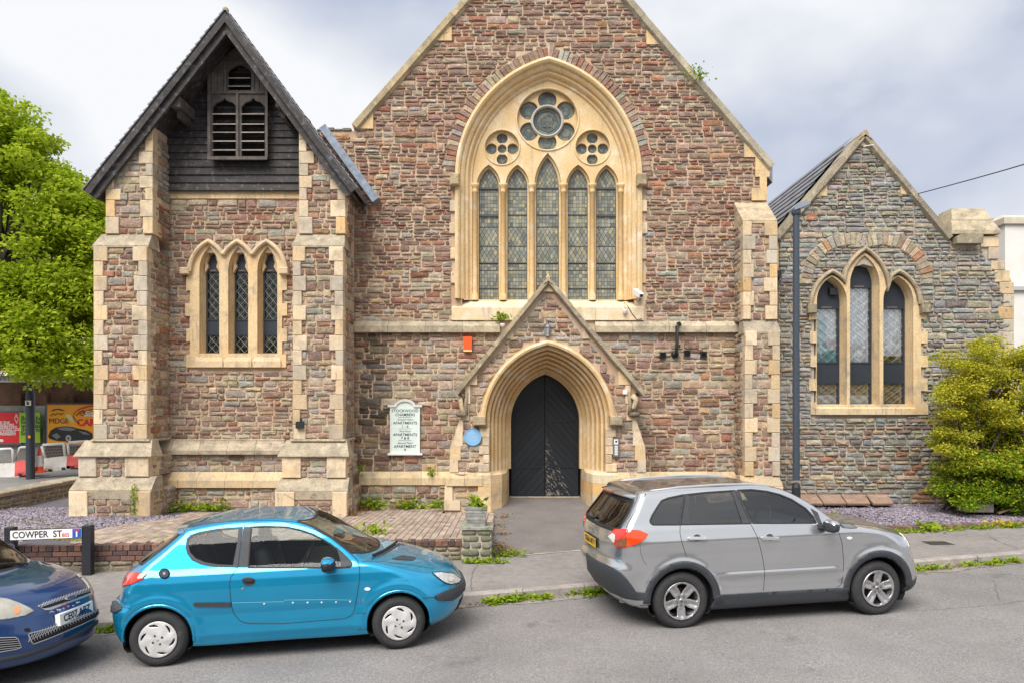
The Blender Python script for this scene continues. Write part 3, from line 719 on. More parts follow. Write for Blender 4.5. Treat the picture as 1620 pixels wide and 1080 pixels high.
for s_ in (-1, 1):
    # outer jamb stones with teeth and the splayed base
    x = dcx + s_*(da-.09); n = 5; h = (dzs-.12-ppl)/n
    for i in range(n):
        o = (.10, .0, .09, .02, .08)[i] + .06; xo = x + s_*(o)
        V, F = bbox_block(min(x-s_*.07, xo), max(x-s_*.07, xo), YP-.05, YP+.12, ppl+i*h+.003, ppl+(i+1)*h-.003); mk('jamb_stone', V, F, M_cream, portal, np.array(creamc()))
    for zi, (za, zb_) in enumerate(((bot-.15, bot+.30), (bot+.30, bot+.55), (bot+.55, ppl))):
        g = .03
        pts = [(x+s_*.17, YP-g-.03), (x-s_*.10, YP-g-.03), (x-s_*.33, YP+.16), (x-s_*.42, YP+.55), (x-s_*.475, YP+1.1), (x-s_*.475, YD+.02), (x+s_*.17, YD+.02)]
        if zi == 2: pts2 = [(x+s_*.15, YP-.03), (x-s_*.09, YP-.03), (x-s_*.27, YP+.22), (x-s_*.36, YP+.6), (x-s_*.475, YP+1.15), (x-s_*.475, YD+.02), (x+s_*.15, YD+.02)]
        else: pts2 = pts
        V = [(a, b, za+.003) for a, b in pts] + [(a, b, zb_-.003-(.06 if zi==2 else 0)) for a, b in pts] + [(a, b, zb_) for a, b in pts2]; n7 = 7
        F = [tuple(range(n7))] + [(i, (i+1)%n7, n7+(i+1)%n7, n7+i) for i in range(n7)] + [(n7+i, n7+(i+1)%n7, 2*n7+(i+1)%n7, 2*n7+i) for i in range(n7)] + [tuple(range(2*n7, 3*n7))]
        mk('jamb_base', V, F, M_cream, portal, np.array([(.60,.48,.32),(.66,.42,.18),(.64,.54,.38)][zi] if s_ > 0 else [(.66,.50,.30),(.62,.46,.26),(.64,.52,.34)][zi]))
    V, F = bbox_block(dcx+s_*(da+.04)-.13, dcx+s_*(da+.04)+.13, YP-.2, YP+.02, PZ(672,YP), PZ(657,YP), .02); mk('label_stop', V, F, M_weather, portal, np.array((.44,.35,.22)))
# splayed plinth band on the porch beside the doorway
for s_ in (-1, 1):
    xa, xb = sorted((dcx+s_*2.13, dcx+s_*(da-.02))); split_band(porch, xa, xb, YP, PZ(768,YP), PZ(746,YP), .07, 2, 'plinth_course', M_cream, (.64,.50,.31))
# threshold and door leaves with chevron planks
one(lambda m: m.box(dcx-.80, dcx+.80, YD-.03, YD+.3, PZ(785,YD)-.2, PZ(785,YD)+.004, (.5,.42,.3)), 'threshold', M_weather, nave)
dz0 = PZ(785, YD)+.01; ia = .765; iR = dR-(da-ia); 
leafshape = arch(dcx, ia, iR, dzs, 0, 12, dz0)
for s_ in (-1, 1):
    half = clip_half(leafshape, s_*-1, 0, -(dcx*s_) - .006) 
    if s_ < 0: half = clip_half(leafshape, 1, 0, dcx-.006)
    leaf = one(lambda m: m.prism(half, YD+.05, YD+.10), 'door_leaf', M_door, nave, cols=False)
    conv = half if sum((half[i][0]*half[(i+1)%len(half)][1]-half[(i+1)%len(half)][0]*half[i][1]) for i in range(len(half))) > 0 else half[::-1]
    pw = .125; ang = math.radians(48); 
    ux, uz = (-s_*math.sin(ang), math.cos(ang)) if True else 0   # normal of plank edge
    # planks run down and outwards from the meeting stile... direction: rising towards the centre on the left leaf, falling on the right
    nx_, nz_ = (math.sin(ang)*s_, math.cos(ang))
    cs = [p[0]*nx_+p[1]*nz_ for p in conv]; c0 = min(cs)
    while c0 < max(cs):
        q = clip_half(clip_half(conv, nx_, nz_, c0+pw-.004), -nx_, -nz_, -(c0+.004))
        if len(q) >= 3 and abs(sum((q[i][0]*q[(i+1)%len(q)][1]-q[(i+1)%len(q)][0]*q[i][1]) for i in range(len(q))))/2 > .002:
            d = random.uniform(.016, .026); one(lambda m: m.prism(q, YD+.05-d, YD+.052, back=False), 'plank', M_door, leaf, cols=False)
        c0 += pw
    m = MB()
    for z in (PZ(665,YD), PZ(738,YD)): m.box(min(dcx+s_*.05, dcx+s_*.72), max(dcx+s_*.05, dcx+s_*.72), YD+.015, YD+.03, z-.018, z+.018)
    m.build('strap_hinge', M_door, leaf, cols=False)
m = MB(); rgf = random.Random(8)                                      # bare wood where the paint has flaked off the right leaf
for i in range(260):
    t = rgf.random()**1.6; x = dcx+.01+rgf.random()**1.8*(.55*(1-t)+.03); z = dz0+t*1.35+.02; s_ = rgf.uniform(.002,.011)*(1.5-t); a = -.84
    L_ = s_*rgf.uniform(1,5); c_, n_ = math.cos(a), math.sin(a)
    pts = [(x+c_*L_*p+n_*s_*q*.4, z+n_*L_*p-c_*s_*q*.4) for p, q in ((-1,-.3),(-.3,-1),(.8,-.6),(1,.4),(.1,1),(-.8,.7))]
    if all(p[0] > dcx+.008 and p[1] > dz0 for p in pts): m.add([(p[0], YD+.0205, p[1]) for p in pts], [tuple(range(6))])
m.build('flaked_paint', mat('bare_wood', (.38,.33,.27), .9, noise=(40,.3)), nave, cols=False)

# ================================================================== NAVE BUTTRESS (right of the porch)
def buttress(parent, xa, xb, yf, yb, z0, z1, left=False, right=False, palette=pal_low, seed=1, lim=12, q=(.13,.27), core='buttress', hh=.30, quo=True, ms=None):
    b = one(lambda m: m.box(xa, xb, yf, yb, z0, z1), core, ms or M_mortar, parent, cols=False)
    masonry(b, [(xa+.08, z0), (xb-.08, z0), (xb-.08, z1), (xa+.08, z1)], [], fr_front(yf), palette, (.09,.17), (.14,.36), lim, seed=seed, depth=(.012,.028))
    if right: masonry(b, [(yf+.08, z0), (yb, z0), (yb, z1), (yf+.08, z1)], [], fr_right(xb), palette, (.09,.17), (.14,.36), lim, seed=seed+50, depth=(.012,.028))
    if left: masonry(b, [(yf+.08, z0), (yb, z0), (yb, z1), (yf+.08, z1)], [], fr_left(xa), palette, (.09,.17), (.14,.36), lim, seed=seed+70, depth=(.012,.028))
    if quo:
        rg = random.Random(seed)
        quoins(b, xa, 1, z0, z1, yf, yb, None, *q, rg=rg, hh=hh); quoins(b, xb, -1, z0, z1, yf, yb, None, *q, rg=rg, hh=hh)
    return b
Y1 = 15.6; Y2 = 15.5
b = buttress(nave, PX(1176,Y1), PX(1227,Y1), Y1, YN, PZ(506,Y1), PZ(352,Y1), left=True, seed=31, q=(.15,.24))
V = [(PX(1174,Y1),Y1-.04,PZ(354,Y1)),(PX(1228,Y1),Y1-.04,PZ(354,Y1)),(PX(1228,Y1),Y1-.04,PZ(349,Y1)),(PX(1174,Y1),Y1-.04,PZ(349,Y1)),
     (PX(1163,YN)-.02,YN,PZ(320,YN)),(PX(1218,YN),YN,PZ(320,YN)),(PX(1174,Y1),YN,PZ(354,Y1)),(PX(1228,Y1),YN,PZ(354,Y1))]
V[4] = (PX(1174,Y1), YN, PZ(320,YN)); V[5] = (PX(1228,Y1), YN, PZ(320,YN))
mk('weathering_stone', V, [(0,1,2,3),(3,2,5,4),(1,7,5,2),(0,3,4,6),(0,6,7,1)], M_weather, b, np.array((.50,.40,.27)))
b = buttress(nave, PX(1179,Y2), PX(1231,Y2), Y2, YN, PZ(752,Y2), PZ(524,Y2), left=True, seed=32, q=(.15,.24))
weathering(b, PX(1178,Y2), PX(1232,Y2), Y2, Y1, PZ(526,Y2), PZ(507,Y1)+.0, .02, .03)
b = buttress(nave, PX(1174,Y2-.15), PX(1236,Y2-.15), Y2-.15, YN, .15, PZ(768,Y2), left=True, seed=33, quo=True, palette=pal_base)
weathering(b, PX(1174,Y2-.15), PX(1236,Y2-.15), Y2-.15, Y2, PZ(768,Y2), PZ(752,Y2), .12, .03, M_cream)
# ================================================================== BELL TOWER
tower = thing('bell_tower', (PX(350,YT), YT, .45), 'squat stone tower with steep roof and black boarded timber gable', 'tower')
TX0, TX1 = PX(180, YT), PX(556, YT)
def pal_tower(x, z, rg):
    r = rg.random() < (.75 if z > 5.6 else (.35 if z > 3.5 else .12))
    return (pal_up if r else pal_low)(x, z, rg)
YTB = YT - .05
z_sill = PZ(303, YT)
# core wall with window opening
tw_lights = [(321,344.5),(366.6,390),(412.4,436)]
wx0, wx1 = PX(304,YT), PX(446,YT); wz0 = PZ(580.7,YT); wsp = PZ(427,YT)
tcx = [PX((a+b)/2, YT) for a, b in tw_lights]; kT = YT/FPX
hole = [(PX(312,YT), PZ(565,YT)), (PX(312,YT), PZ(400,YT)), (PX(444,YT), PZ(400,YT)), (PX(444,YT), PZ(565,YT))]
one(lambda m: m.prism([(TX0,.1),(TX1,.1),(TX1,z_sill+.05),(TX0,z_sill+.05)], YT, YT+.4, holes=[hole]), 'wall', M_mortar, tower, cols=False)
one(lambda m: (m.box(TX0, TX0+.4, YT+.4, YT+5, .1, z_sill), m.box(TX0, TX1, YT+5, YT+5.4, .1, z_sill)), 'side_wall', M_mortar, tower, cols=False)
wouter = [(PX(300,YT), wz0), (PX(300,YT), wsp)] + [XZ(a,b,YT) for a,b in ((306,402),(316,388),(328,383),(340,386),(352,400),(362,386),(374,383),(384,386),(396,400),(406,386),(418,383),(430,388),(440,402),(447,420))] + [(PX(449,YT), wz0)]
masonry(tower, [(PX(236,YT), PZ(694,YT)), (PX(470,YT), PZ(694,YT)), (PX(470,YT), PZ(316,YT)), (PX(236,YT), PZ(316,YT))], [wouter], fr_front(YT), pal_tower, (.075,.16), (.13,.42), 160, seed=41)
masonry(tower, [(PX(228,YT), PZ(746,YT)), (PX(452,YT), PZ(746,YT)), (PX(452,YT), PZ(717,YT)), (PX(228,YT), PZ(717,YT))], [], fr_front(YT-.06), pal_base, (.09,.18), (.15,.44), 16, seed=42)
masonry(tower, [(PX(222,YT), .15), (PX(450,YT), .15), (PX(450,YT), PZ(768,YT)), (PX(222,YT), PZ(768,YT))], [], fr_front(YT-.22), pal_base, (.09,.18), (.15,.44), 20, seed=43)
one(lambda m: (m.box(TX0+.1, TX1-.2, YT-.06, YT+.05, .1, PZ(700,YT)), m.box(TX0+.1, TX1-.2, YT-.22, YT-.05, .1, PZ(760,YT))), 'plinth_wall', M_mortar, tower, cols=False)
# buttresses: stages (x0,x1 in photo px at their own depth, front depth, top y, bottom y)
def tb(specs, seed, right=True, cut=None):
    prev = None
    for i, (xa, xb, yf, ya, yb_, kw) in enumerate(specs):
        z0, z1 = (PZ(yb_, yf) if yb_ < 805 else .1), PZ(ya, yf)
        b = buttress(tower, PX(xa,yf), PX(xb,yf), yf, YT, z0, z1, right=right, seed=seed+i, palette=kw.get('pal', pal_tower), q=kw.get('q', (.15,.25)), lim=10, quo=kw.get('quo', True), hh=kw.get('hh', .31))
        if 'w' in kw:
            wy, wz, lip, hang = kw['w']; weathering(b, PX(xa,yf), PX(xb,yf), yf, wy, z1+.005, wz, lip, hang, kw.get('wm'))
        if i == 0: first = b
    return first
Ya, Yb, Yc, Yd = 15.15, 14.95, 14.80, 14.55
LB = tb([(171,242,Ya,318,371,dict(q=(.17,.26))), (152,233,Yb,391,694,dict(w=(Ya,PZ(371,Ya),.02,.05),q=(.17,.27))),
    (128,235,Yc,722,753,dict(pal=pal_base, q=(.38,.42), w=(Yb,PZ(696,Yb),-.0,.10), hh=.6)), (113,238,Yd,776,812,dict(pal=pal_base, q=(.30,.36), w=(Yc,PZ(753,Yc),.16,.03), hh=.6))], 60)
RB = tb([(476,545.5,Ya,318,371,dict(q=(.17,.26))), (466,542,Yb,391,694,dict(w=(Ya,PZ(371,Ya),.02,.05),q=(.15,.25))),
    (449,546,Yc,722,755,dict(pal=pal_base, q=(.34,.40), w=(Yb,PZ(696,Yb),-.0,.10), hh=.6)), (438,548,Yd,777,812,dict(pal=pal_base, q=(.30,.34), w=(Yc,PZ(755,Yc),.16,.03), hh=.6))], 80)
# tops of the buttresses, cut by the raking roof
roof_l = lambda z: PX(362,13.9) - (PZ(26,13.9) - z) * .79
def top_piece(xa, xb, xtop_edge, side, y_tall, seed):
    yf = Ya; x0, x1 = PX(xa,yf), PX(xb,yf); z0 = PZ(318,yf)
    if side < 0: poly = [(x0,z0),(x1,z0),(x1,PZ(199,yf)),(PX(237,yf),PZ(201,yf)),(x0,PZ(283,yf))]
    else: poly = [(x0,z0),(x1,z0),(x1,PZ(283,yf)),(PX(480,yf),PZ(198,yf)),(x0,PZ(198,yf))]
    b = one(lambda m: m.prism(poly, yf, YT+.3), 'buttress', M_mortar, tower, cols=False)
    ins = [(x0+.1,z0),(x1-.1,z0),(x1-.1,poly[2][1]-.02),poly[3],(x0+.1,poly[4][1])]
    masonry(b, ins, [], fr_front(yf), pal(dict(grey=6,olive=4,blue=3,tan=3,plum=1)) if side < 0 else pal_tower, (.09,.16), (.16,.36), 14, seed=seed)
    return b
b = top_piece(171, 242, 0, -1, 0, 91)
quoins(b, PX(242,Ya), -1, PZ(318,Ya), PZ(203,Ya), Ya, YT, 6, .14, .26, hh=.3); quoins(b, PX(171,Ya), 1, PZ(318,Ya), PZ(283,Ya), Ya, YT, 2, .15, .28)
masonry(b, [(Ya+.1, PZ(318,YT)-.1), (YT-.0, PZ(318,YT)-.1), (YT-.0, PZ(217,YT)), (Ya+.1, PZ(205,Ya))], [], fr_right(PX(242,Ya)), pal(dict(grey=6,olive=4,blue=3,tan=3,plum=1)), (.09,.17), (.16,.36), 10, seed=93)
b = top_piece(476, 545.5, 0, 1, 0, 95)
quoins(b, PX(476,Ya), 1, PZ(318,Ya), PZ(203,Ya), Ya, YT, 6, .15, .26); quoins(b, PX(545.5,Ya), -1, PZ(318,Ya), PZ(285,Ya), Ya, YT, 2, .15, .28)
masonry(b, [(Ya+.1, PZ(318,Ya)), (YT, PZ(318,Ya)), (YT, PZ(285,Ya)), (Ya+.1, PZ(285,Ya))], [], fr_right(PX(545.5,Ya)), pal_tower, (.09,.17), (.16,.36), 6, seed=96)
# moulded plinth bands on the wall between the buttresses
n = 5
for i in range(n):
    a = PX(232,YT)+(PX(452,YT)-PX(232,YT))*i/n+.003; c = PX(232,YT)+(PX(452,YT)-PX(232,YT))*(i+1)/n-.003; v = random.uniform(.85,1.15)
    band(tower, [(a,YT),(c,YT)], [(0,PZ(718,YT)),(.19,PZ(718,YT)+.01),(.20,PZ(711,YT)),(.15,PZ(705,YT)),(.10,PZ(701,YT)),(.08,PZ(697,YT)),(.085,PZ(694.5,YT)),(.0,PZ(693,YT))], 'plinth_course', M_weather, tuple(q*v for q in (.50,.42,.31)))
    band(tower, [(a,YT-.1),(c,YT-.1)], [(0,PZ(769,YT)),(.21,PZ(769,YT)+.01),(.21,PZ(757,YT)),(.03,PZ(745,YT)),(0,PZ(745,YT))], 'plinth_course', M_cream, tuple(q*v for q in (.60,.48,.31)))
# rolls over the buttress plinths
for b, xa, xb in ((LB, 152, 233), (RB, 466, 542)):
    x0, x1 = PX(xa,Yb), PX(xb,Yb)
    band(b, [(x0-.0,YT),(x0,Yb),(x1,Yb),(x1,YT)], [(0,PZ(698,Yb)),(.055,PZ(698,Yb)),(.07,PZ(696,Yb)),(.055,PZ(694,Yb)),(0,PZ(693.5,Yb))], 'roll_moulding', M_weather, (.46,.39,.28))
# sill beam stone below the boards
split_band(tower, PX(262,YT), PX(476,YT), YT, PZ(316,YT), PZ(302,YT), .05, 3, 'sill_stone', M_cream, (.66,.50,.30))
# --- window of three lights
rg = random.Random(4)
left = list(reversed(teeth(PX(304,YT), -1, wz0, PZ(440,YT), 7, .02, .12, rg)))      # top to bottom
right = teeth(PX(446,YT), 1, wz0, PZ(440,YT), 7, .02, .12, rg)                        # bottom to top
def arch_px(cx, hw, ysp, yap, Y, off=0, n=10):
    a = hw*Y/FPX; zs_ = PZ(ysp,Y); h = PZ(yap,Y)-zs_; return arch(cx, a+off, rad(a,h)+off, zs_, 0, n)
heads = []
mids = [-1e9, (tcx[0]+tcx[1])/2, (tcx[1]+tcx[2])/2, 1e9]
for i, c in enumerate(tcx):
    pts = [p for p in arch_px(c, 28, 430, 386, YT) if mids[i] <= p[0] <= mids[i+1]]; heads += pts
plate = left[::-1][::-1] + []
outer = [(x, z) for x, z in (list(reversed(left)))]                     # bottom->top on left
poly = outer + heads + list(reversed(right))
def tlight(c, off, zb, ysp=428, yap=397, hw=11.75): return [(p[0], p[1]) for p in arch_px(c, hw, ysp, yap, YT, off, 8)]
def closed_light(c, off, zb, **k):
    a = tlight(c, off, zb, **k); return [(a[0][0], zb)] + a + [(a[-1][0], zb)]
zb = PZ(559, YT)
trip = one(lambda m: m.prism(poly, YT-.055, YT+.04, (.70,.53,.31), holes=[closed_light(c, .055, zb-.0) for c in tcx], back=False), 'triple_window_surround', M_cream, tower)
m = MB()
for c in tcx:
    a = closed_light(c, .055, zb); b_ = closed_light(c, .0, zb+.02); k_ = len(a)
    V = [(x, YT+.02, z) for x, z in a] + [(x, YT+.24, z) for x, z in b_]
    m.add(V, [(i, k_+i, k_+(i+1)%k_, (i+1)%k_) for i in range(k_)], (.66,.49,.28))
m.build('splayed_reveal', M_cream, trip)
for i in range(3):                                                    # sloping sills
    x0, x1 = tcx[i]-.30, tcx[i]+.30
    mk('sill_stone', [(x0+.05,YT-.02,zb),(x1-.05,YT-.02,zb),(x1,YT-.09,zb-.17),(x0,YT-.09,zb-.17),(x1,YT-.09,wz0-.0),(x0,YT-.09,wz0-.0),(x0,YT,wz0),(x1,YT,wz0),(x0+.05,YT+.2,zb+.02),(x1-.05,YT+.2,zb+.02)],
       [(0,3,2,1),(3,5,4,2),(0,8,6,5,3),(1,2,4,7,9),(0,1,9,8)], M_cream, trip, np.array((.66,.53,.36)))
m = MB(); pts = []
for i, c in enumerate(tcx):
    pts += [p for p in arch_px(c, 29, 431, 384, YT) if mids[i] <= p[0] <= mids[i+1]]
m.sweep(pts, [(-.03, YT), (-.03, YT-.13), (.0, YT-.15), (.055, YT-.12), (.06, YT-.0)], col=(.62,.50,.34)); m.build('hood_mould', M_cream, trip)
for x, o in ((PX(299,YT), -1), (PX(449,YT), 1)):
    V, F = bbox_block(x-.14 if o<0 else x-.06, x+.06 if o<0 else x+.14, YT-.17, YT, PZ(436,YT), PZ(425,YT), .02); mk('label_stop', V, F, M_cream, trip, np.array((.60,.48,.32)))
def lead_window(parent, c, hw, Y, yap, yspr, ytop_glass, ymid0, ymid1, ybot, cw, ch, pane_fn, glassm, camec=(.42,.44,.40), vent=None, behind=None, fr=.035, tref=False):
    """dark frame with a blank head, leaded diamond light, blank panel, lower diamond light; every diamond is its own pane"""
    a = hw*Y/FPX; zs_ = PZ(yspr,Y); h = PZ(yap,Y)-zs_; R = rad(a, h); zb_ = PZ(ybot,Y)
    zt, m0, m1 = PZ(ytop_glass,Y), PZ(ymid0,Y), PZ(ymid1,Y)
    full = arch(c, a, R, zs_, 0, 8, zb_)
    cutout = lambda z0, z1: [(c-a+fr, z0), (c+a-fr, z0), (c+a-fr, z1), (c-a+fr, z1)]
    f = one(lambda m: m.prism(full, Y-.03, Y+.03, holes=[cutout(m0+.02, zt-.02), cutout(zb_+.03, m1-.02)]), 'window_frame', M_frame, parent, cols=False)
    one(lambda m: (m.box(c-a+.02, c+a-.02, Y-.05, Y-.028, zt-.02, zt+.012), m.box(c-a+.02, c+a-.02, Y-.045, Y-.028, m0-.01, m0+.018), m.box(c-a+.02, c+a-.02, Y-.045, Y-.028, m1-.018, m1+.010)), 'transom', M_frame, f, cols=False)
    if ytop_glass: one(lambda m: m.box(c-a*.45, c+a*.35, Y-.06, Y-.051, zt+.012, zt+.022), 'trickle_vent', mat('pale_vent', (.42,.30,.27), .7), f, cols=False)
    came = MB()
    for z0, z1 in ((m0+.02, zt-.02), (zb_+.03, m1-.02)):
        conv = [(c-a+fr, z0), (c+a-fr, z0), (c+a-fr, z1), (c-a+fr, z1)]
        nx = max(2, round(2*(a-fr)/cw)); w_ = 2*(a-fr)/nx; nzz = max(2, round((z1-z0)/(ch/2))); h_ = (z1-z0)/nzz*2
        for i in range(nx+1):
            for j in range(nzz+1):
                if (i+j) % 2: continue
                cx_, cz_ = c-a+fr+i*w_, z0+j*h_/2
                g = .93
                q = clip_convex([(cx_-w_*g, cz_), (cx_, cz_-h_/2*g), (cx_+w_*g, cz_), (cx_, cz_+h_/2*g)], conv)
                if len(q) < 3: continue
                tx, tz = random.uniform(-.012,.012), random.uniform(-.012,.012)
                o = mk('pane', [(x, Y + (x-cx_)*tx + (z-cz_)*tz, z) for x, z in q], [tuple(range(len(q)))], glassm, f)
        for i in range(-nzz, nx+nzz+1):                                # cames
            for sg in (-1, 1):
                x0_ = c-a+fr + i*w_; pts = []
                p, q = (x0_, z0), (x0_ + sg*w_*nzz, z1)
                # clip segment in x
                xl, xr = c-a+fr, c+a-fr; t0, t1 = 0, 1; dx = q[0]-p[0]
                ta, tb_ = (xl-p[0])/dx, (xr-p[0])/dx; t0, t1 = max(0, min(ta, tb_)), min(1, max(ta, tb_))
                if (i % 2) != 0 or t1-t0 < .01: continue
                A = (p[0]+dx*t0, z0+(z1-z0)*t0); B = (p[0]+dx*t1, z0+(z1-z0)*t1)
                l = math.hypot(B[0]-A[0], B[1]-A[1]); nx_, nz_ = -(B[1]-A[1])/l*.0042, (B[0]-A[0])/l*.0042
                came.add([(A[0]+nx_, Y-.012, A[1]+nz_), (B[0]+nx_, Y-.012, B[1]+nz_), (B[0]-nx_, Y-.012, B[1]-nz_), (A[0]-nx_, Y-.012, A[1]-nz_), (A[0], Y-.018, A[1]), (B[0], Y-.018, B[1])], [(0,4,5,1),(4,3,2,5)], camec)
    came.build('lead_came', mat('bright_came', attr=True, rough=.6), f)
    return f
G_clear = glassmat('clear_leaded_glass', (.80,.84,.82), 1.52, .02, .04)
for c in tcx:
    f = lead_window(trip, c, 11.9, YT+.22, 404, 428, 430, 507, 529, 560, .105, .20, None, G_clear, camec=(.40,.44,.37))
    m = MB()                                                          # trefoil cusps of the head
    for s_ in (-1, 1):
        x = c + s_*11.9*kT
        m.prism([(x, PZ(405,YT)), (x, PZ(431,YT)), (x-s_*.02, PZ(428,YT)), (x-s_*.075, PZ(421,YT)), (x-s_*.05, PZ(414,YT)), (x-s_*.09, PZ(406,YT)), (x-s_*.10,PZ(398,YT))][::s_], YT+.10, YT+.19, (.60,.46,.28))
    m.build('cusp', M_cream, trip)
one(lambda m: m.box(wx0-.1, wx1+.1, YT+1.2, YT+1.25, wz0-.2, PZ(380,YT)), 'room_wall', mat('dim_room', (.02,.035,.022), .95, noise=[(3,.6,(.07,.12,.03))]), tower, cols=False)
# --- boarded gable
YBD = YT - .1
YR = 15.0
apx, apz = PX(358.5, YR), PZ(22, YR)
roofline = lambda x, d=0.: apz - d - abs(x - apx) * 1.235
z = PZ(302, YBD); i = 0
while z < PZ(75, YBD):
    h = random.uniform(.145, .18); x0, x1 = PX(248,YBD), PX(484,YBD)
    lim = lambda zz: (apz - .28 - zz) / 1.24
    a0, a1 = lim(z), lim(z+h)
    xl0, xr0, xl1, xr1 = max(x0, apx-a0), min(x1, apx+a0), max(x0, apx-a1), min(x1, apx+a1)
    if xr1 - xl1 < .1: break
    nb = 1 if random.random() < .55 else 2; cuts = [0, 1] if nb == 1 else [0, random.uniform(.3,.7), 1]
    for q in range(nb):
        A0 = xl0+(xr0-xl0)*cuts[q]+.002; B0 = xl0+(xr0-xl0)*cuts[q+1]-.002; A1 = xl1+(xr1-xl1)*cuts[q]+.002; B1 = xl1+(xr1-xl1)*cuts[q+1]-.002; j = random.uniform(-.006,.006)
        mk('board', [(A0,YBD-.045+j,z),(B0,YBD-.045+j,z),(B1,YBD-.015+j,z+h),(A1,YBD-.015+j,z+h),(A0,YBD+.02,z),(B0,YBD+.02,z),(B1,YBD+.02,z+h),(A1,YBD+.02,z+h)],
           [(0,1,2,3),(0,4,5,1),(1,5,6,2),(4,0,3,7),(3,2,6,7)], M_timber, tower)
    z += h
one(lambda m: m.prism([(PX(240,YBD), z_sill), (PX(490,YBD), z_sill), (PX(490,YBD), PZ(190,YBD)), (apx, apz-.3), (PX(240,YBD), PZ(190,YBD))], YBD+.022, YBD+.1), 'gable_backing', M_dark, tower, cols=False)
# louvred bell opening
YL = YBD - .20; lx0, lx1 = PX(330,YL), PX(422.5,YL); lzb = PZ(252,YL); lc = (lx0+lx1)/2
lzs = PZ(112,YL); lza = PZ(72, YL)
op_top = [(PX(a,YL), PZ(b,YL)) for a, b in ((361,143),(361,114),(364,110),(368,107),(373,104),(379,102),(385,104),(390,107),(394,110),(397,114),(397,143))]
def ogee(xa, xb, yb_, yt):
    c_ = (xa+xb)/2; w_ = (xb-xa)
    return [(PX(x,YL), PZ(y,YL)) for x, y in ((xa,yb_),(xa,yt+12),(xa+.10*w_,yt+8),(xa+.18*w_,yt+5),(xa+.3*w_,yt+4),(xa+.42*w_,yt+2),(c_,yt-2),(xb-.42*w_,yt+2),(xb-.3*w_,yt+4),(xb-.18*w_,yt+5),(xb-.10*w_,yt+8),(xb,yt+12),(xb,yb_))]
ops = [op_top, ogee(336,374,249,157), ogee(382,419,249,157)]
lou = one(lambda m: m.prism([(lx0,lzb),(lx0,lzs),(PX(376,YL),lza),(lx1,lzs),(lx1,lzb)], YL, YL+.06, holes=ops), 'louvre_panel', M_timber2, tower, cols=False)
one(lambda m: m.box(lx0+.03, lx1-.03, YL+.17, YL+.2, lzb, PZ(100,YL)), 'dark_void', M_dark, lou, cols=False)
for (xa, xb), ys in (((336,374),(181,197,210,224,238,249)), ((382,419),(181,197,210,224,238,249)), ((361,397),(124,137))):
    for y in ys:
        x0, x1 = PX(xa,YL)+.004, PX(xb,YL)-.004; z = PZ(y,YL); w_ = .075
        mk('louvre', [(x0,YL-.03,z),(x1,YL-.03,z),(x1,YL+.15,z+w_),(x0,YL+.15,z+w_),(x0,YL-.03,z-.018),(x1,YL-.03,z-.018),(x1,YL+.15,z+w_-.018),(x0,YL+.15,z+w_-.018)],
           [(0,1,2,3),(4,7,6,5),(0,4,5,1),(1,5,6,2),(0,3,7,4)], mat('louvre_timber', (.33,.28,.245), .85, noise=[(14,.4)], var=.2), lou)
m = MB()
fr_ = lambda xa, xb, ya, yb_, d=.03: m.box(PX(xa,YL), PX(xb,YL), YL-d, YL, PZ(yb_,YL), PZ(ya,YL))
fr_(329,334,112,254); fr_(420,424,112,254); fr_(329,424,249,254,.05); fr_(374,378,144,250,.035); fr_(355,359,101,146); fr_(399,403,101,146); fr_(355,403,99,102); fr_(334,420,146,149)
m.build('louvre_frame', M_timber2, lou, cols=False)
for i in range(9):                                                     # vertical planks round the head opening
    xa = 335+i*9.5
    if 352 < xa < 400: continue
    one(lambda m: m.box(PX(xa,YL)+.003, PX(xa+9,YL)-.003, YL-.012, YL, PZ(146,YL), PZ(116+random.random()*2,YL)), 'panel_plank', M_timber2, lou, cols=False)
# --- roof: slates over boarding, bargeboards in two orders, purlins
RA = (PX(358.5,YR), PZ(19,YR)); RL = (PX(135,YR), PZ(303,YR)); RR = (PX(566,YR), PZ(300,YR))
def raking(p, q, th, y0, y1, name, matl, off=0., parent=tower, n=1, cut=True):
    dx, dz = q[0]-p[0], q[1]-p[1]; l = math.hypot(dx, dz); ux, uz = dx/l, dz/l; nx, nz = uz, -ux
    if nz > 0: nx, nz = -nx, -nz
    for i in range(n):
        a = (p[0]+dx*i/n+nx*off, p[1]+dz*i/n+nz*off); b_ = (p[0]+dx*(i+1)/n+nx*off-ux*.004, p[1]+dz*(i+1)/n+nz*off-uz*.004)
        poly = [a, b_, (b_[0]+nx*th, b_[1]+nz*th), (a[0]+nx*th, a[1]+nz*th)]
        if i == 0 and cut:   # vertical cut at the apex
            poly[3] = (p[0], p[1]-(th+off)*l/abs(dx)*1.0); poly[0] = (p[0], p[1]-off*l/abs(dx))
        one(lambda m: m.prism(poly, y0, y1), name, matl, parent, cols=False)
yb2 = YT+5.5
for q in (RL, RR):
    raking(RA, q, .055, YR-.05, yb2, 'roof_slope', M_slate, 0.)
    raking(RA, q, .12, YR-.09, YR-.02, 'bargeboard', M_timber, .035, n=2)
    raking(RA, q, .14, YR-.02, YR+.05, 'bargeboard', M_timber, .14, n=2)
    raking(RA, q, .05, YR+.05, yb2, 'soffit_boarding', M_timber, .12, cut=False)
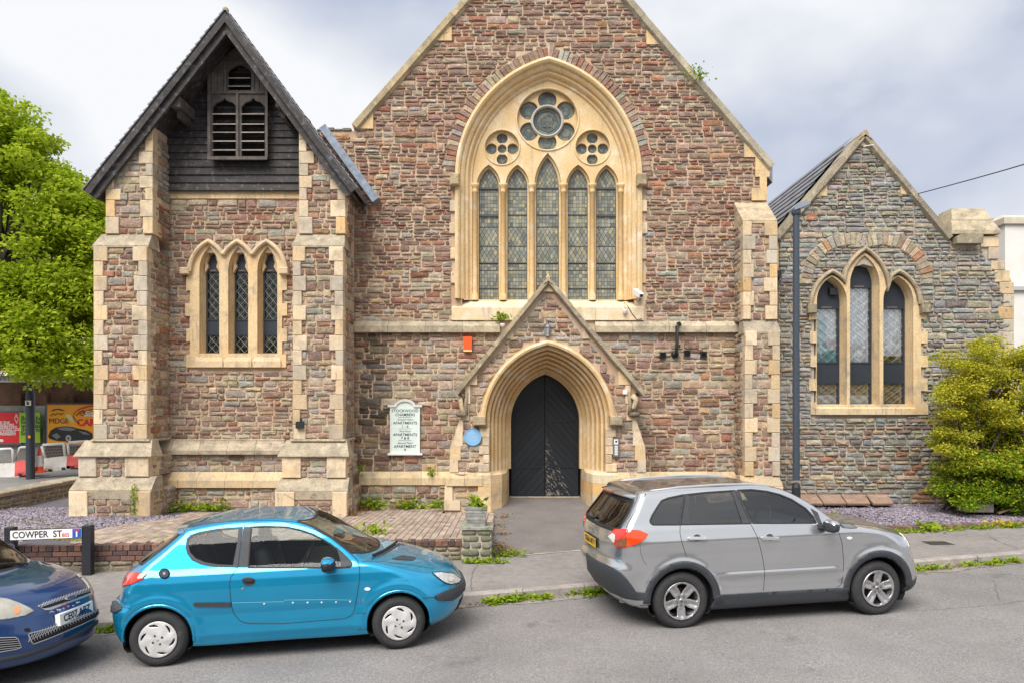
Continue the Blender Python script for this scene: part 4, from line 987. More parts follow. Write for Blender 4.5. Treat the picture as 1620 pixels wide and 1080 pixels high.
# slate edges seen along the verge
for q in (RL, RR):
    dx, dz = q[0]-RA[0], q[1]-RA[1]; l = math.hypot(dx, dz); ux, uz = dx/l, dz/l; nx, nz = uz, -ux
    if nz < 0: nx, nz = -nx, -nz
    n = 30
    for i in range(n):
        a = l*i/n; b_ = a+l/n*1.02; t = .018
        one(lambda m: m.prism([(RA[0]+ux*a+nx*.0, RA[1]+uz*a+nz*.0), (RA[0]+ux*b_+nx*.006, RA[1]+uz*b_+nz*.006), (RA[0]+ux*b_+nx*(t+.022), RA[1]+uz*b_+nz*(t+.022)), (RA[0]+ux*a+nx*.01, RA[1]+uz*a+nz*.01)], YR-.10+random.uniform(-.01,.01), YR+.3), 'slate', M_slate, tower, cols=False)
one(lambda m: m.lathe((RA[0], YR-.05, RA[1]-.02), [(.07,0),(.06,.05),(.02,.09),(0,.1)], 8, col=(.4,.32,.22)), 'ridge_cap', M_weather, tower)
for (a, b_, c_, d_) in ((268,300,143,180), (441,464,150,186)):            # purlin ends with brackets
    s_ = -1 if a < 350 else 1; x = PX(a if s_ < 0 else b_, 14.3)
    xx = PX(285 if s_ < 0 else 449, 15.3)
    one(lambda m: m.box(xx-.10, xx+.10, YR+.08, YT, PZ(176,15.3), PZ(160,15.3)), 'purlin', M_timber2, tower, cols=False)
    one(lambda m: m.box(xx-.045, xx+.045, YR+.25, YT, PZ(188,15.3), PZ(176,15.3)), 'bracket', M_timber2, tower, cols=False)
# lead flashing where the roof meets the church wall
FY = YN-.3
pa, pb = XZ(505,204,FY), XZ(590,321,FY)
for i in range(3):
    A = (pa[0]+(pb[0]-pa[0])*i/3, pa[1]+(pb[1]-pa[1])*i/3); B = (pa[0]+(pb[0]-pa[0])*(i+1)/3*.998, pa[1]+(pb[1]-pa[1])*(i+1)/3*.998)
    d = (.17,.14)
    one(lambda m: m.prism([A, B, (B[0]+d[0]*.8, B[1]+d[1]*.7), (A[0]+d[0]*.8, A[1]+d[1]*.7)], FY-.03-i*.004, YN-.06), 'lead_flashing', M_lead, tower, cols=False)

# ================================================================== SIDE CHAPEL
chap = thing('side_chapel', (PX(1368,YC), YC, .35), 'low grey rubble gabled wing with triple lancet window, right of the church', 'building')
co = [(PX(1232,YC), .15), (PX(1601,YC), .15), XZ(1601,447,YC), XZ(1584,413,YC), XZ(1576,411,YC), XZ(1576,386,YC), XZ(1508,386,YC), XZ(1368,214,YC), XZ(1232,378,YC)]
lcs = [PX(1314.3,YC), PX(1366.3,YC), PX(1419.1,YC)]
ch_hole = [XZ(1288,645,YC), XZ(1288,440,YC), XZ(1366,418,YC), XZ(1445,440,YC), XZ(1445,645,YC)]
one(lambda m: m.prism(co, YC, YC+.5, holes=[ch_hole]), 'wall', M_mortar_g, chap, cols=False)
one(lambda m: (m.box(PX(1590,YC)-.4, PX(1590,YC), YC+.5, YC+8, .15, PZ(415,YC)), m.box(PX(1232,YC), PX(1232,YC)+.3, YC+.5, YC+8, .15, PZ(400,YC))), 'side_wall', M_mortar_g, chap, cols=False)
hood_c = [(1284,492),(1281,470),(1288,452),(1300,438),(1317.5,429),(1336,444),(1345,425),(1357,408),(1371,394),(1386,408),(1397,425),(1405,444),(1424,430),(1442,440),(1453,455),(1460,475),(1458,492)]
ch_win = [XZ(1283,655,YC)] + [XZ(a,b,YC) for a, b in hood_c] + [XZ(1460,655,YC)]
def pal_ch(x, z, rg):
    if z < 2.3 and rg.random() < .25: return pal(dict(rust=1,ochre=1,tan=2,plum=2,dark=1))(x, z, rg)
    c = pal_grey(x, z, rg); return (c[0]*.92, c[1]*.99, c[2]*1.06)
vc = PX(1369,YC); va = 86*YC/FPX; vR = rad(va, 55*YC/FPX)
vz = PZ(450,YC)
vring = arch(vc, va+.28, vR+.28, vz-.0, 0, 10); vin = arch(vc, va, vR, vz, 0, 10)
ring_poly = vring + vin[::-1]
masonry(chap, [(PX(1232,YC),.15),(PX(1597,YC),.15),XZ(1597,447,YC),XZ(1578,415,YC),XZ(1560,414,YC),XZ(1550,388,YC),XZ(1508,388,YC),XZ(1368,216,YC),XZ(1232,380,YC)], [ch_win], fr_front(YC), pal_ch, (.065,.135), (.15,.50), 110, seed=51, depth=(.02,.05))
voussoirs(chap, vc, va, vR, vz, YC-.035, .30, 16, half=1., pal_=pal(dict(tan=3, grey=5, olive=3, plum=1.5, rust=.6)), seed=6)
one(lambda m: m.prism(ring_poly, YC-.04, YC+.02, back=False), 'relieving_arch_bed', M_mortar_g, chap, cols=False)
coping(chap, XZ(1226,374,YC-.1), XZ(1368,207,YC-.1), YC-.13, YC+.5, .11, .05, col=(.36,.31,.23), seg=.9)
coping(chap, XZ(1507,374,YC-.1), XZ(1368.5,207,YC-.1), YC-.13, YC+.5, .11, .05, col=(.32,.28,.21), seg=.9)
one(lambda m: m.prism([XZ(1357,222,YC-.1),XZ(1368,214,YC-.1),XZ(1379,222,YC-.1),XZ(1369,206,YC-.1),XZ(1367,206,YC-.1)], YC-.15, YC+.52, (.44,.36,.24)), 'ridge_stone', M_weather, chap)
for b in ([(1353,232),(1383,232),(1372,216),(1368,211),(1364,216)], [(1288,311),(1307,311),(1307,286)], [(1423,311),(1443,311),(1423,287)]):
    block_px(chap, b, YC, .05, .3, 'dressed_stone', col=(.66,.50,.29))
block_px(chap, [(1505,388),(1546,388),(1546,374),(1512,374),(1505,378)], YC, .22, .4, 'kneeler', M_weather, (.32,.28,.2))
# end buttress with weathered cap
m = MB(); xa, xb = PX(1502,YC), PX(1578,YC); V = []
for (x0, x1, y0, y1, z) in ((1500,1578,YC-.12,YC+.9,372),(1501,1577,YC-.12,YC+.9,366),(1504,1570,YC-.02,YC+.75,350),(1505,1568,YC-.02,YC+.75,347),(1510,1562,YC+.12,YC+.6,328)):
    V += [(PX(x0,YC),y0,PZ(z,YC)),(PX(x1,YC),y0,PZ(z,YC)),(PX(x1,YC),y1,PZ(z,YC)),(PX(x0,YC),y1,PZ(z,YC))]
F = [(0,3,2,1),(16,17,18,19)] + [(4*i+j, 4*i+(j+1)%4, 4*i+4+(j+1)%4, 4*i+4+j) for i in range(4) for j in range(4)]
m.add(V, F, (.50,.42,.29)); m.build('buttress_cap', M_weather, chap)
rg = random.Random(77)
for (xa, xb, ya, yb_) in ((1550,1577,374,392),(1562,1577,392,411),(1566,1586,413,428),(1572,1594,428,447),(1580,1601,447,466),(1586,1601,466,486),(1578,1601,486,505),(1585,1601,505,525),(1577,1601,525,545),(1586,1601,545,565),(1578,1601,565,586),(1586,1601,586,606),(1578,1601,606,626),(1586,1601,626,648),(1578,1601,648,670)):
    V, F = bbox_block(PX(xa,YC), PX(xb,YC)+.02, YC-.05, YC+.3, PZ(yb_,YC)+.003, PZ(ya,YC)-.003); mk('quoin', V, F, M_cream, chap, np.array(creamc(rg)))
# roof slates seen over the left verge
one(lambda m: m.prism([XZ(1229,372,YC+.5), XZ(1368,206,YC+.5), XZ(1510,374,YC+.5), XZ(1505,378,YC+.5), XZ(1368,212,YC+.5), XZ(1229,378,YC+.5)], YC+.5, YC+8), 'roof', M_slate, chap, cols=False)
p, q = XZ(1226,372,YC), XZ(1368,204,YC)
for i in range(9):                                                    # slate courses run along the roof
    for j in range(5):
        t0 = i/9; t1 = (i+1.12)/9; a = (p[0]+(q[0]-p[0])*t0, p[1]+(q[1]-p[1])*t0); b_ = (p[0]+(q[0]-p[0])*t1, p[1]+(q[1]-p[1])*t1)
        y0 = YC+.5+j*1.4; y1 = y0+1.39
        V = [(a[0]-.03,y0,a[1]+.05),(b_[0]-.02,y0,b_[1]+.012),(b_[0]-.02,y1,b_[1]+.012),(a[0]-.03,y1,a[1]+.05),(a[0]-.02,y0,a[1]+.02),(a[0]-.02,y1,a[1]+.02)]
        mk('slate', V, [(0,1,2,3),(0,3,5,4)], M_slate, chap)
# window
left = list(teeth(PX(1290,YC), -1, PZ(655,YC), PZ(487,YC), 9, .0, .15, rg)); right = teeth(PX(1455,YC), 1, PZ(655,YC), PZ(487,YC), 9, .0, .15, rg)
cm = [-1e9, PX(1336,YC), PX(1404.5,YC), 1e9]; heads = []
specs = [(lcs[0], 29, 478, 436), (lcs[1], 33, 455, 401), (lcs[2], 29, 478, 436)]
for i, (c, hw, ys_, ya) in enumerate(specs):
    heads += [p for p in arch_px(c, hw, ys_, ya, YC) if cm[i] < p[0] < cm[i+1]]
lspec = [(lcs[0], 20.2, 476, 442), (lcs[1], 19.8, 450, 409), (lcs[2], 20.2, 476, 442)]
def cl(c, hw, ys_, ya, off, zb_):
    a = arch_px(c, hw, ys_, ya, YC, off, 8); return [(a[0][0], zb_)] + a + [(a[-1][0], zb_)]
zb = PZ(640, YC)
cw_ = one(lambda m: m.prism(left + heads + right[::-1], YC-.055, YC+.04, (.68,.53,.32), holes=[cl(*s_, .05, zb) for s_ in lspec], back=False), 'triple_window_surround', M_cream, chap)
m = MB()
for s_ in lspec:
    a = cl(*s_, .05, zb); b_ = cl(*s_, 0., zb+.02); k_ = len(a)
    m.add([(x, YC-.0, z) for x, z in a] + [(x, YC+.26, z) for x, z in b_], [(i, k_+i, k_+(i+1)%k_, (i+1)%k_) for i in range(k_)], (.66,.51,.31))
m.build('splayed_reveal', M_cream, cw_)
m = MB(); pts = []
for i, (c, hw, ys_, ya) in enumerate(((lcs[0], 32, 482, 431), (lcs[1], 35.5, 458, 396), (lcs[2], 32, 482, 431))):
    pts += [p for p in arch_px(c, hw, ys_, ya, YC) if cm[i] < p[0] < cm[i+1]]
m.sweep(pts, [(-.02, YC), (-.02, YC-.12), (.01, YC-.14), (.06, YC-.11), (.065, YC)], col=(.42,.34,.23)); m.build('hood_mould', M_weather, cw_)
for x in (1281, 1459):
    V, F = bbox_block(PX(x-7,YC), PX(x+7,YC), YC-.18, YC, PZ(497,YC), PZ(482,YC), .02); mk('label_stop', V, F, M_weather, cw_, np.array((.30,.25,.17)))
for c in lcs:
    mk('sill_stone', [(c-.33,YC+.02,zb),(c+.33,YC+.02,zb),(c+.38,YC-.1,zb-.08),(c-.38,YC-.1,zb-.08),(c+.38,YC-.1,zb-.22),(c-.38,YC-.1,zb-.22),(c-.38,YC,zb-.22),(c+.38,YC,zb-.22),(c-.33,YC+.26,zb+.02),(c+.33,YC+.26,zb+.02)], [(0,3,2,1),(3,5,4,2),(0,8,6,5,3),(1,2,4,7,9),(0,1,9,8)], M_cream, cw_, np.array((.66,.52,.33)))
G_ref = glassmat('reflecting_leaded_glass', (.95,.97,.98), 1.5, .02, .26)
tops = (488, 455, 488)
M_curt = mat('net_curtain', (.82,.86,.90), .9, noise=(6,.15)); M_teal = mat('teal_curtain', (.02,.35,.40), .9, noise=(6,.2)); M_straw = mat('straw_blind', (.42,.32,.17), .9, noise=(30,.3))
for i, (c, hw, ys_, ya) in enumerate(lspec):
    f = lead_window(cw_, c, hw, YC+.25, ya, ys_, tops[i], 574, 605, 640, .115, .20, None, G_ref, camec=(.33,.35,.33), fr=.05)
    x0, x1 = c-hw*YC/FPX, c+hw*YC/FPX; Yc_ = YC+.31
    m = MB(); n = 40; zt_, zb_ = PZ(tops[i]-4, Yc_), PZ(573 - (10 if i == 2 else 0), Yc_)       # pleated net curtain
    if i == 0: zb_ = PZ(556, Yc_)
    V = [(x0+(x1-x0)*j/n, Yc_+.025*math.sin(j*1.1+i)+.01*math.sin(j*2.7), z) for j in range(n+1) for z in (zb_, zt_)]
    m.add(V, [(2*j, 2*j+2, 2*j+3, 2*j+1) for j in range(n)]); m.build('net_curtain', M_curt, f, True, cols=False)
    if i == 0:
        one(lambda m: m.box(x0, x1, Yc_-.03, Yc_, PZ(576,Yc_), PZ(554,Yc_)), 'curtain_hem', M_teal, f, cols=False)
        one(lambda m: m.box(x0+.03, x0+.30, Yc_-.05, Yc_-.04, PZ(560,Yc_), PZ(503,Yc_)), 'hanging_cloth', mat('pale_teal', (.30,.55,.60), .9), f, cols=False)
    one(lambda m: m.box(x0, x1, Yc_-.04, Yc_-.02, PZ(624 if i != 2 else 641,Yc_), PZ(600,Yc_)), 'straw_blind', M_straw, f, cols=False)
    if i != 2: one(lambda m: m.box(x0, x1, Yc_-.03, Yc_-.01, PZ(645,Yc_), PZ(624,Yc_)), 'window_board', M_white, f, cols=False)
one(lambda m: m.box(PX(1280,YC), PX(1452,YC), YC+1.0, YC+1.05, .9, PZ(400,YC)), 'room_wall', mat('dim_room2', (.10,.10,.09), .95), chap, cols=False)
m = MB(); yv = YC+.25; m.box(PX(1309,yv), PX(1320,yv), yv-.14, yv-.03, PZ(468,yv), PZ(457,yv)); m.build('extract_vent', M_black, chap, cols=False)
one(lambda m: (m.box(PX(1213,YC), PX(1233,YC), YC-.0, YC+.3, PZ(450,YC), PZ(378,YC), (.6,.46,.28))), 'rubble_return', M_cream, chap)
one(lambda m: m.tube([(PX(1230,YC), YC-.1, PZ(430,YC)), (PX(1229,YC), YC-.1, PZ(440,YC)), (PX(1226,YC), YC-.05, PZ(452,YC))], .06, 8), 'rainwater_spout', M_black, chap, cols=False)
V, F = bbox_block(PX(1275,YC), PX(1291,YC), YC-.05, YC, PZ(350,YC), PZ(340,YC)); mk('red_brick', V, F, M_stone, chap, np.array((.42,.13,.07)))
# ================================================================== GROUND
def rz(x): return .018*max(-13., min(13., x))
def gy(x): return 9.78 + .225*x + .03*math.sin(x*.8)
def py_back(x): return 11.75 + .07*x if x < -.35 else 11.75 + .31*min(x+.35, 2.4) + max(0, x-2.05)*.175
def fz(x, y): return .455 - .09*max(0, min(1, (y-12)/4))
def sheet(name, pts_fn, nu, nv, mat_, kind='structure', jit=0., **k):
    V = []; 
    for i in range(nu+1):
        for j in range(nv+1):
            x, y, z = pts_fn(i/nu, j/nv); V.append((x, y, z + random.uniform(-jit, jit)))
    F = [(i*(nv+1)+j, (i+1)*(nv+1)+j, (i+1)*(nv+1)+j+1, i*(nv+1)+j+1) for i in range(nu) for j in range(nv)]
    return mk(name, V, F, mat_, None, None, True, kind)
M_asph = mat('road_asphalt', (.212,.202,.199), .92, noise=[(.35, .10), (1.1, .10), (28, .16), (70, .40), (200, .45)], stain=[((.07,.068,.066), .9, .60, .78), ((.26,.25,.24), 140, .70, .78), ((.075,.072,.07), 5, .68, .8)], bump=[(120, .5, .006), (400, .4, .002)], spec=.3)
M_pave = mat('pavement_asphalt', (.225,.208,.198), .95, noise=[(.9, .15), (8, .15), (80, .3), (240, .25)], stain=[((.30,.28,.25), 160, .69, .78), ((.09,.085,.08), 2.2, .62, .8)], bump=[(110, .5, .006)], spec=.25)
M_ramp = mat('ramp_tarmac', (.170,.155,.148), .95, noise=[(1.4, .15), (60, .35), (200, .35)], stain=[((.34,.31,.27), 90, .68, .75), ((.07,.06,.058), 2.0, .62, .8)], bump=[(90, .7, .008)], spec=.25)
M_soil = mat('soil', (.10,.075,.055), .98, noise=[(12, .4), (60, .3)], bump=[(40, .8, .02)])
M_gravbed = mat('gravel_bed', (.115,.105,.125), .95, noise=[(40, .5)], bump=[(50, .9, .02)])
sheet('ground', lambda u, v: (-300+600*u, -120+520*v, -.32), 10, 10, M_soil)
xs_ = lambda u: -40 + 80*u
sheet('road', lambda u, v: (xs_(u), -14 + (gy(xs_(u))+14)*v, rz(xs_(u)) + .012*math.sin(xs_(u)*.7)*v), 160, 30, M_asph)
# kerbstones
x = -16.; M_kerb = mat('kerb_stone', (.30,.27,.25), .9, noise=[(5,.2),(70,.3)], bump=[(60,.5,.006)], var=.12)
kerb = None
while x < 18:
    l = random.uniform(.85, .95) if x > -7 else .9; a, b = x+.004, x+l-.004; j = random.uniform(-.008,.008)
    V = []
    for xx in (a, b):
        y0 = gy(xx)+j; z0 = rz(xx); V += [(xx,y0,z0-.1),(xx,y0+.012,z0+.105),(xx,y0+.03,z0+.122),(xx,y0+.145,z0+.125),(xx,y0+.145,z0-.1)]
    o = mk('kerb' if kerb is None else 'kerbstone', V, [(0,5,6,1),(1,6,7,2),(2,7,8,3),(3,8,9,4),(0,1,2,3,4),(5,9,8,7,6)], M_kerb, kerb, None, False, None)
    if kerb is None: kerb = o; o['kind'] = 'structure'
    x += l
def pz(x): return rz(x) + .118
sheet('pavement', lambda u, v: (lambda x: (x, gy(x)+.14 + (py_back(x)+.12-gy(x)-.14)*v, pz(x) + .035*v))(-24+48*u), 120, 8, M_pave, jit=.003)
# light repaired seam between pavement and ramp
m = MB(); 
for i in range(10):
    a, b = -.30+i*.22, -.30+(i+1)*.22; y0 = py_back(a)+.06; y1 = py_back(b)+.06; w0 = .022+random.uniform(-.01,.01)
    m.add([(a,y0-w0,pz(a)+.043),(b,y1-w0,pz(b)+.043),(b,y1+w0,pz(b)+.043),(a,y0+w0,pz(a)+.043)], [(0,1,2,3)])
o = m.build('pavement_seam', mat('pale_concrete', (.42,.38,.33), .9, noise=(20,.3)), cols=False); tag(o, kind='structure')
RXL, RXR = -.36, 2.1
sheet('entrance_ramp', lambda u, v: (RXL+(RXR-RXL)*u, py_back(RXL+(RXR-RXL)*u)+.08 + (YD+.0 - py_back(RXL+(RXR-RXL)*u)-.08)*v, pz(RXL+(RXR-RXL)*u)+.037 + (PZ(786,YD) - pz(RXL+(RXR-RXL)*u)-.037)*min(1, v/.97)**.95), 30, 30, M_ramp, jit=.003)
# raised forecourt left of the ramp
def wl(x): return 11.75 + .07*x
sheet('forecourt_bed', lambda u, v: (lambda x: (x, wl(x)+.03 + (17.5-wl(x))*v, fz(x, wl(x)+(17.5-wl(x))*v) - .03))(-11.0+10.62*u), 40, 20, M_soil)
M_brick = mat('dark_brick', attr=True, rough=.9, noise=[(30,.25),(90,.2)], bump=[(50,.6,.006)], stain=((.33,.30,.26), 7, .62, .78))
M_paver = mat('paving_brick', attr=True, rough=.93, noise=[(6,.2),(50,.25)], bump=[(60,.5,.005)], stain=[((.12,.11,.09), 4, .58, .75), ((.30,.29,.12), 2.2, .68, .76)])
def brick_box(x0,x1,y0,y1,z0,z1, rr=.006):
    """small bevelled-top brick"""
    V = [(x0,y0,z0),(x1,y0,z0),(x1,y1,z0),(x0,y1,z0),(x0,y0,z1-rr),(x1,y0,z1-rr),(x1,y1,z1-rr),(x0,y1,z1-rr),(x0+rr,y0+rr,z1),(x1-rr,y0+rr,z1),(x1-rr,y1-rr,z1),(x0+rr,y1-rr,z1)]
    return V, [(0,1,5,4),(1,2,6,5),(2,3,7,6),(3,0,4,7),(4,5,9,8),(5,6,10,9),(6,7,11,10),(7,4,8,11),(8,9,10,11)]
# paving bricks, laid away from the street; the fan of paving ends in gravel on the left
pav = tag(mk('brick_paving', [(RXL-.2, 12.0, fz(0,12)-.031),(RXL-.1,12.0,fz(0,12)-.031),(RXL-.1,12.1,fz(0,12)-.031)], [(0,1,2)], M_soil), kind='structure')
cells = []
pw_, pd_ = .108, .215; i = 0; x = RXL-.02
rgp = random.Random(12)
while x - pw_ > -9.6:
    y = wl(x) + .14 + (pd_/2 if i % 2 else 0)
    edge = -6.9 + (y-11.4)*.0
    while y < 16.3:
        lim = -8.1 + (y-11.3)*.42 if y < 14.6 else -6.9
        inb = lambda px0, px1, yy: (PX(px0, yy) < x < PX(px1, yy))
        solid = (x < PX(548,14.6)+.1 and x > PX(438,14.6)-.1 and y > 14.35) or (x < PX(238,14.6)+.15 and y > 14.35) or (y > 15.55 and x < -3.4) or (x > dcx-2.2 and y > 15.1 and x-pw_ < 0)
        if x - pw_ > lim and not solid: cells.append((x-pw_, x, y, y+pd_))
        y += pd_
    x -= pw_; i += 1
cells.sort(key=lambda c: c[2]); bulk = MB()
PC = [(.32,.24,.19),(.36,.285,.23),(.29,.23,.185),(.38,.31,.255),(.32,.265,.22),(.34,.26,.21)]
for n, (a, b, c, d) in enumerate(cells):
    z = fz((a+b)/2, (c+d)/2) + rgp.uniform(-.003,.003) + .012*math.sin(a*1.7+c); V, F = brick_box(a+.004,b-.004,c+.004,d-.004,z-.05,z); cc = rgp.choice(PC); v = rgp.uniform(.8,1.15); cc = tuple(q*v for q in cc)
    if n < 300: mk('paving_brick', V, F, M_paver, pav, np.array(cc))
    else: bulk.add(V, F, cc)
bulk.build('far_paving_bricks', M_paver, pav, kind='stuff')
# retaining wall at the back of the pavement
rw = one(lambda m: m.add([p for x in (-13.0, -.80) for p in ((x, wl(x)+.045, -.1), (x, wl(x)+.045, fz(0,12)-.01), (x, wl(x)+.30, fz(0,12)-.01), (x, wl(x)+.3, -.1))], [(0,4,5,1),(1,5,6,2),(4,7,6,5),(0,1,2,3)], (.3,.26,.2)), 'retaining_wall', M_mortar_g)
tag(rw, 'low dark brick retaining wall along the back of the pavement behind the blue hatchback', 'wall')
BC = [(.11,.06,.05),(.14,.075,.058),(.095,.058,.055),(.17,.09,.065),(.085,.055,.052),(.19,.10,.07)]
rgb_ = random.Random(31)
def wallbrick(par, x0, x1, z0, z1, dy=.0, c=None, depth=.1, name='brick'):
    y = wl((x0+x1)/2); a, b = x0+.005, x1-.005; j = rgb_.uniform(-.004,.004)
    V, F = bbox_block(a, b, y-dy+j, y+depth, z0+.005, z1-.005, .005, .002); cc = c or rgb_.choice(BC); v = rgb_.uniform(.8,1.3)
    V = [(p[0], p[1] + .07*(p[0]-(x0+x1)/2), p[2]) for p in V]
    mk(name, V, F, M_brick, par, np.array(cc)*v)
ztop = fz(0,12)
x = -.81
while x > -7.6: wallbrick(rw, x-.105, x, ztop-.098, ztop+rgb_.uniform(-.002,.004), .0, depth=.22); x -= .105
for r in range(2):
    x = -.82 - (.11 if r else 0)
    while x > -7.6:
        if x < -3.1 or (x < -2.0 and rgb_.random() < .5): wallbrick(rw, x-.225, x, ztop-.098-(r+1)*.078, ztop-.098-r*.078)
        x -= .225
# rubble footing of the wall
rs = random.Random(5)
for za, zb_, xa in ((-.02, .13, -8.0), (.13, .205, -8.0), (.205, .28, -3.1), (.28, .355, -2.9)):
    x = xa
    while x < -.82:
        w_ = rs.uniform(.16,.42); w_ = min(w_, -.82-x+.001)
        if w_ > .06:
            V, F = stone_geo((x, x+w_, x, x+w_, za, zb_), lambda s, z, d: (s, wl(s)-d+.035, z), .02, .006, rs)
            c = rs.choice([(.24,.19,.14),(.30,.25,.18),(.18,.15,.12),(.33,.30,.22),(.22,.20,.13)]); mk('stone', V, F, M_stone, rw, np.array(c), True)
        x += w_
# pier and planter at the end of the wall
PYY = 11.52; px0, px1 = PX(730,PYY), PX(778,PYY)
pier = one(lambda m: m.box(px0+.01, px1-.01, PYY+.01, PYY+.52, 0, .655, (.25,.25,.2)), 'stone_pier', M_mortar_g)
tag(pier, 'squat mossy stone pier at the end of the low wall beside the entrance ramp', 'pier')
M_moss = mat('mossy_stone', attr=True, rough=.97, noise=[(14,.3)], stain=[((.12,.13,.05), 6, .48, .7), ((.40,.40,.36), 20, .62, .75)], bump=[(30,.7,.012)])
zz = .1
for r, h in enumerate((.13,.12,.11,.10,.095)):
    x = px0 + (0 if r % 2 else -.0)
    ws_ = [.5,.5] if r == 4 else rs.choice([[.34,.66],[.6,.4],[.3,.36,.34]])
    for w_ in ws_:
        V, F = stone_geo((x, x+w_*(px1-px0), x, x+w_*(px1-px0), zz, zz+h), lambda s, z, d: (s, PYY-d+.02, z), .02, .004, rs); mk('stone', V, F, M_moss, pier, np.array(rs.choice([(.20,.20,.16),(.24,.23,.18),(.17,.17,.13)])), True)
        x += w_*(px1-px0)
    V, F = stone_geo((PYY, PYY+.5, PYY, PYY+.5, zz, zz+h), lambda s, z, d: (px1+d-.02, s, z), .015, .004, rs); mk('stone', V, F, M_moss, pier, np.array((.26,.26,.21)), True)
    zz += h
one(lambda m: m.box(px0-.02, px1+.02, PYY-.03, PYY+.54, zz, zz+.04, (.3,.3,.25)), 'cap_stone', M_moss, pier)
PLZ = zz+.04; plx = PX(753,PYY+.2)
pt = thing('stone_planter', (plx, PYY+.25, PLZ), 'grey weathered block planter holding a small fern on top of the stone pier', 'planter')
ph = .30
for r in range(6):
    w0 = .155 + .012*r/5 + (.012 if r >= 4 else 0)
    V, F = brick_box(plx-w0, plx+w0, PYY+.09, PYY+.41, PLZ+r*ph/6+.003, PLZ+(r+1)*ph/6-.003, .008); mk('planter_course', V, F, M_moss, pt, np.array((.27,.27,.25))*rs.uniform(.8,1.2))
one(lambda m: m.box(plx-.14, plx+.14, PYY+.1, PYY+.4, PLZ+ph-.03, PLZ+ph-.01), 'planter_soil', M_soil, pt, cols=False)
# brick edging up the side of the ramp
eg = None
for i in range(17):
    y = PYY+.62+i*.18; 
    if y > 14.9: break
    V, F = brick_box(RXL-.10, RXL+.0, y, y+.172, 0.1, fz(0,y)+.012); o = mk('ramp_edging' if eg is None else 'edging_brick', V, F, M_paver, eg, np.array(rs.choice([(.44,.34,.27),(.40,.30,.22),(.36,.28,.24)])))
    if eg is None: eg = o; tag(o, 'row of pale edging bricks along the left side of the entrance ramp', 'edging')
# gravel garden on the right
def el(x): return py_back(x) + .12
sheet('gravel_garden', lambda u, v: (lambda x: (x, el(x)+.05 + (17.2-el(x))*v, .335 + .02*math.sin(x*2+v*5)))(RXR+10*u), 30, 14, M_gravbed)
sheet('left_gravel_garden', lambda u, v: (-11.2+4.4*u, 11.3+6.5*v, fz(0, 11.3+6.5*v)-.012+.012*math.sin(u*9+v*7)), 20, 20, M_gravbed)
eb = None; x = RXR; 
while x < 12.2:
    y = el(x); V, F = bbox_block(x+.004, x+.101, y-.03+rs.uniform(-.006,.006), y+.17, .05, .375+rs.uniform(-.004,.004)+max(0,x-9)*.02, .006); V = [(p[0], p[1]+.18*(p[0]-x), p[2]) for p in V]
    o = mk('brick_edging' if eb is None else 'brick', V, F, M_brick, eb, np.array(rs.choice([(.15,.085,.065),(.19,.10,.075),(.13,.08,.07),(.22,.14,.11)])))
    if eb is None: eb = o; tag(o, 'row of dark edging bricks holding the purple gravel bed right of the silver car', 'edging')
    x += .105
# slate chippings
def chips(name, n, region, zf, mat_, sz=(.015,.04)):
    V = np.zeros((n*6, 3)); k = 0; rg_ = np.random.default_rng(3)
    pts = []
    while len(pts) < n:
        p = region(rg_)
        if p is not None: pts.append(p)
    pts = np.array(pts); ang = rg_.uniform(0, 6.28, n); s = rg_.uniform(*sz, n); asp = rg_.uniform(.45, .9, n); t = rg_.uniform(.006,.014, n)
    base = np.array([(-1,-.6),(.2,-1),(1,-.1),(.5,.9),(-.8,.7)])
    tx, ty = rg_.uniform(-.5,.5,n), rg_.uniform(-.5,.5,n); z0 = np.array([zf(*p) for p in pts]) + rg_.uniform(0,.014,n)
    VV = []
    for b in base:
        dx = b[0]*s*rg_.uniform(.7,1.2,n); dy = b[1]*s*asp*rg_.uniform(.7,1.2,n); X = pts[:,0]+dx*np.cos(ang)-dy*np.sin(ang); Y = pts[:,1]+dx*np.sin(ang)+dy*np.cos(ang)
        VV.append(np.stack([X, Y, z0+t+(X-pts[:,0])*tx+(Y-pts[:,1])*ty], 1))
    for q in range(5):
        a = VV[q].copy(); a[:,2] -= t*1.5; VV.append(a)
    V = np.stack(VV, 1).reshape(-1, 3); F = []
    tri = np.array([(0,1,2),(0,2,3),(0,3,4)] + [(a, a+5, (a+1)%5+5) for a in range(5)] + [(a, (a+1)%5+5, (a+1)%5) for a in range(5)])
    F = (tri[None] + (np.arange(n)*10)[:,None,None]).reshape(-1, 3)
    return tag(mk(name, V, F, mat_), kind='stuff', label=None)
M_chip = mat('slate_chippings', (.225,.20,.25), .75, island=.55, noise=[(.8,.25),(25,.4,(.30,.22,.19))])
def reg_r(g):
    x = g.uniform(2.2, 11.5); y = g.uniform(el(x)+.16, 16.65); return (x, y) if g.random() < (.25 + .75*(x > 4.5)) else None
chips('slate_gravel', 11000, reg_r, lambda x, y: .345, M_chip)
def reg_l(g):
    x = g.uniform(-11.0, -6.0); y = g.uniform(11.6, 16.0)
    lim = -8.1 + (y-11.3)*.42 if y < 14.6 else -8.9
    return (x, y) if x < lim+.1 + g.normal()*.05 else None
chips('left_slate_gravel', 9000, reg_l, lambda x, y: fz(x, y)+.002, M_chip)
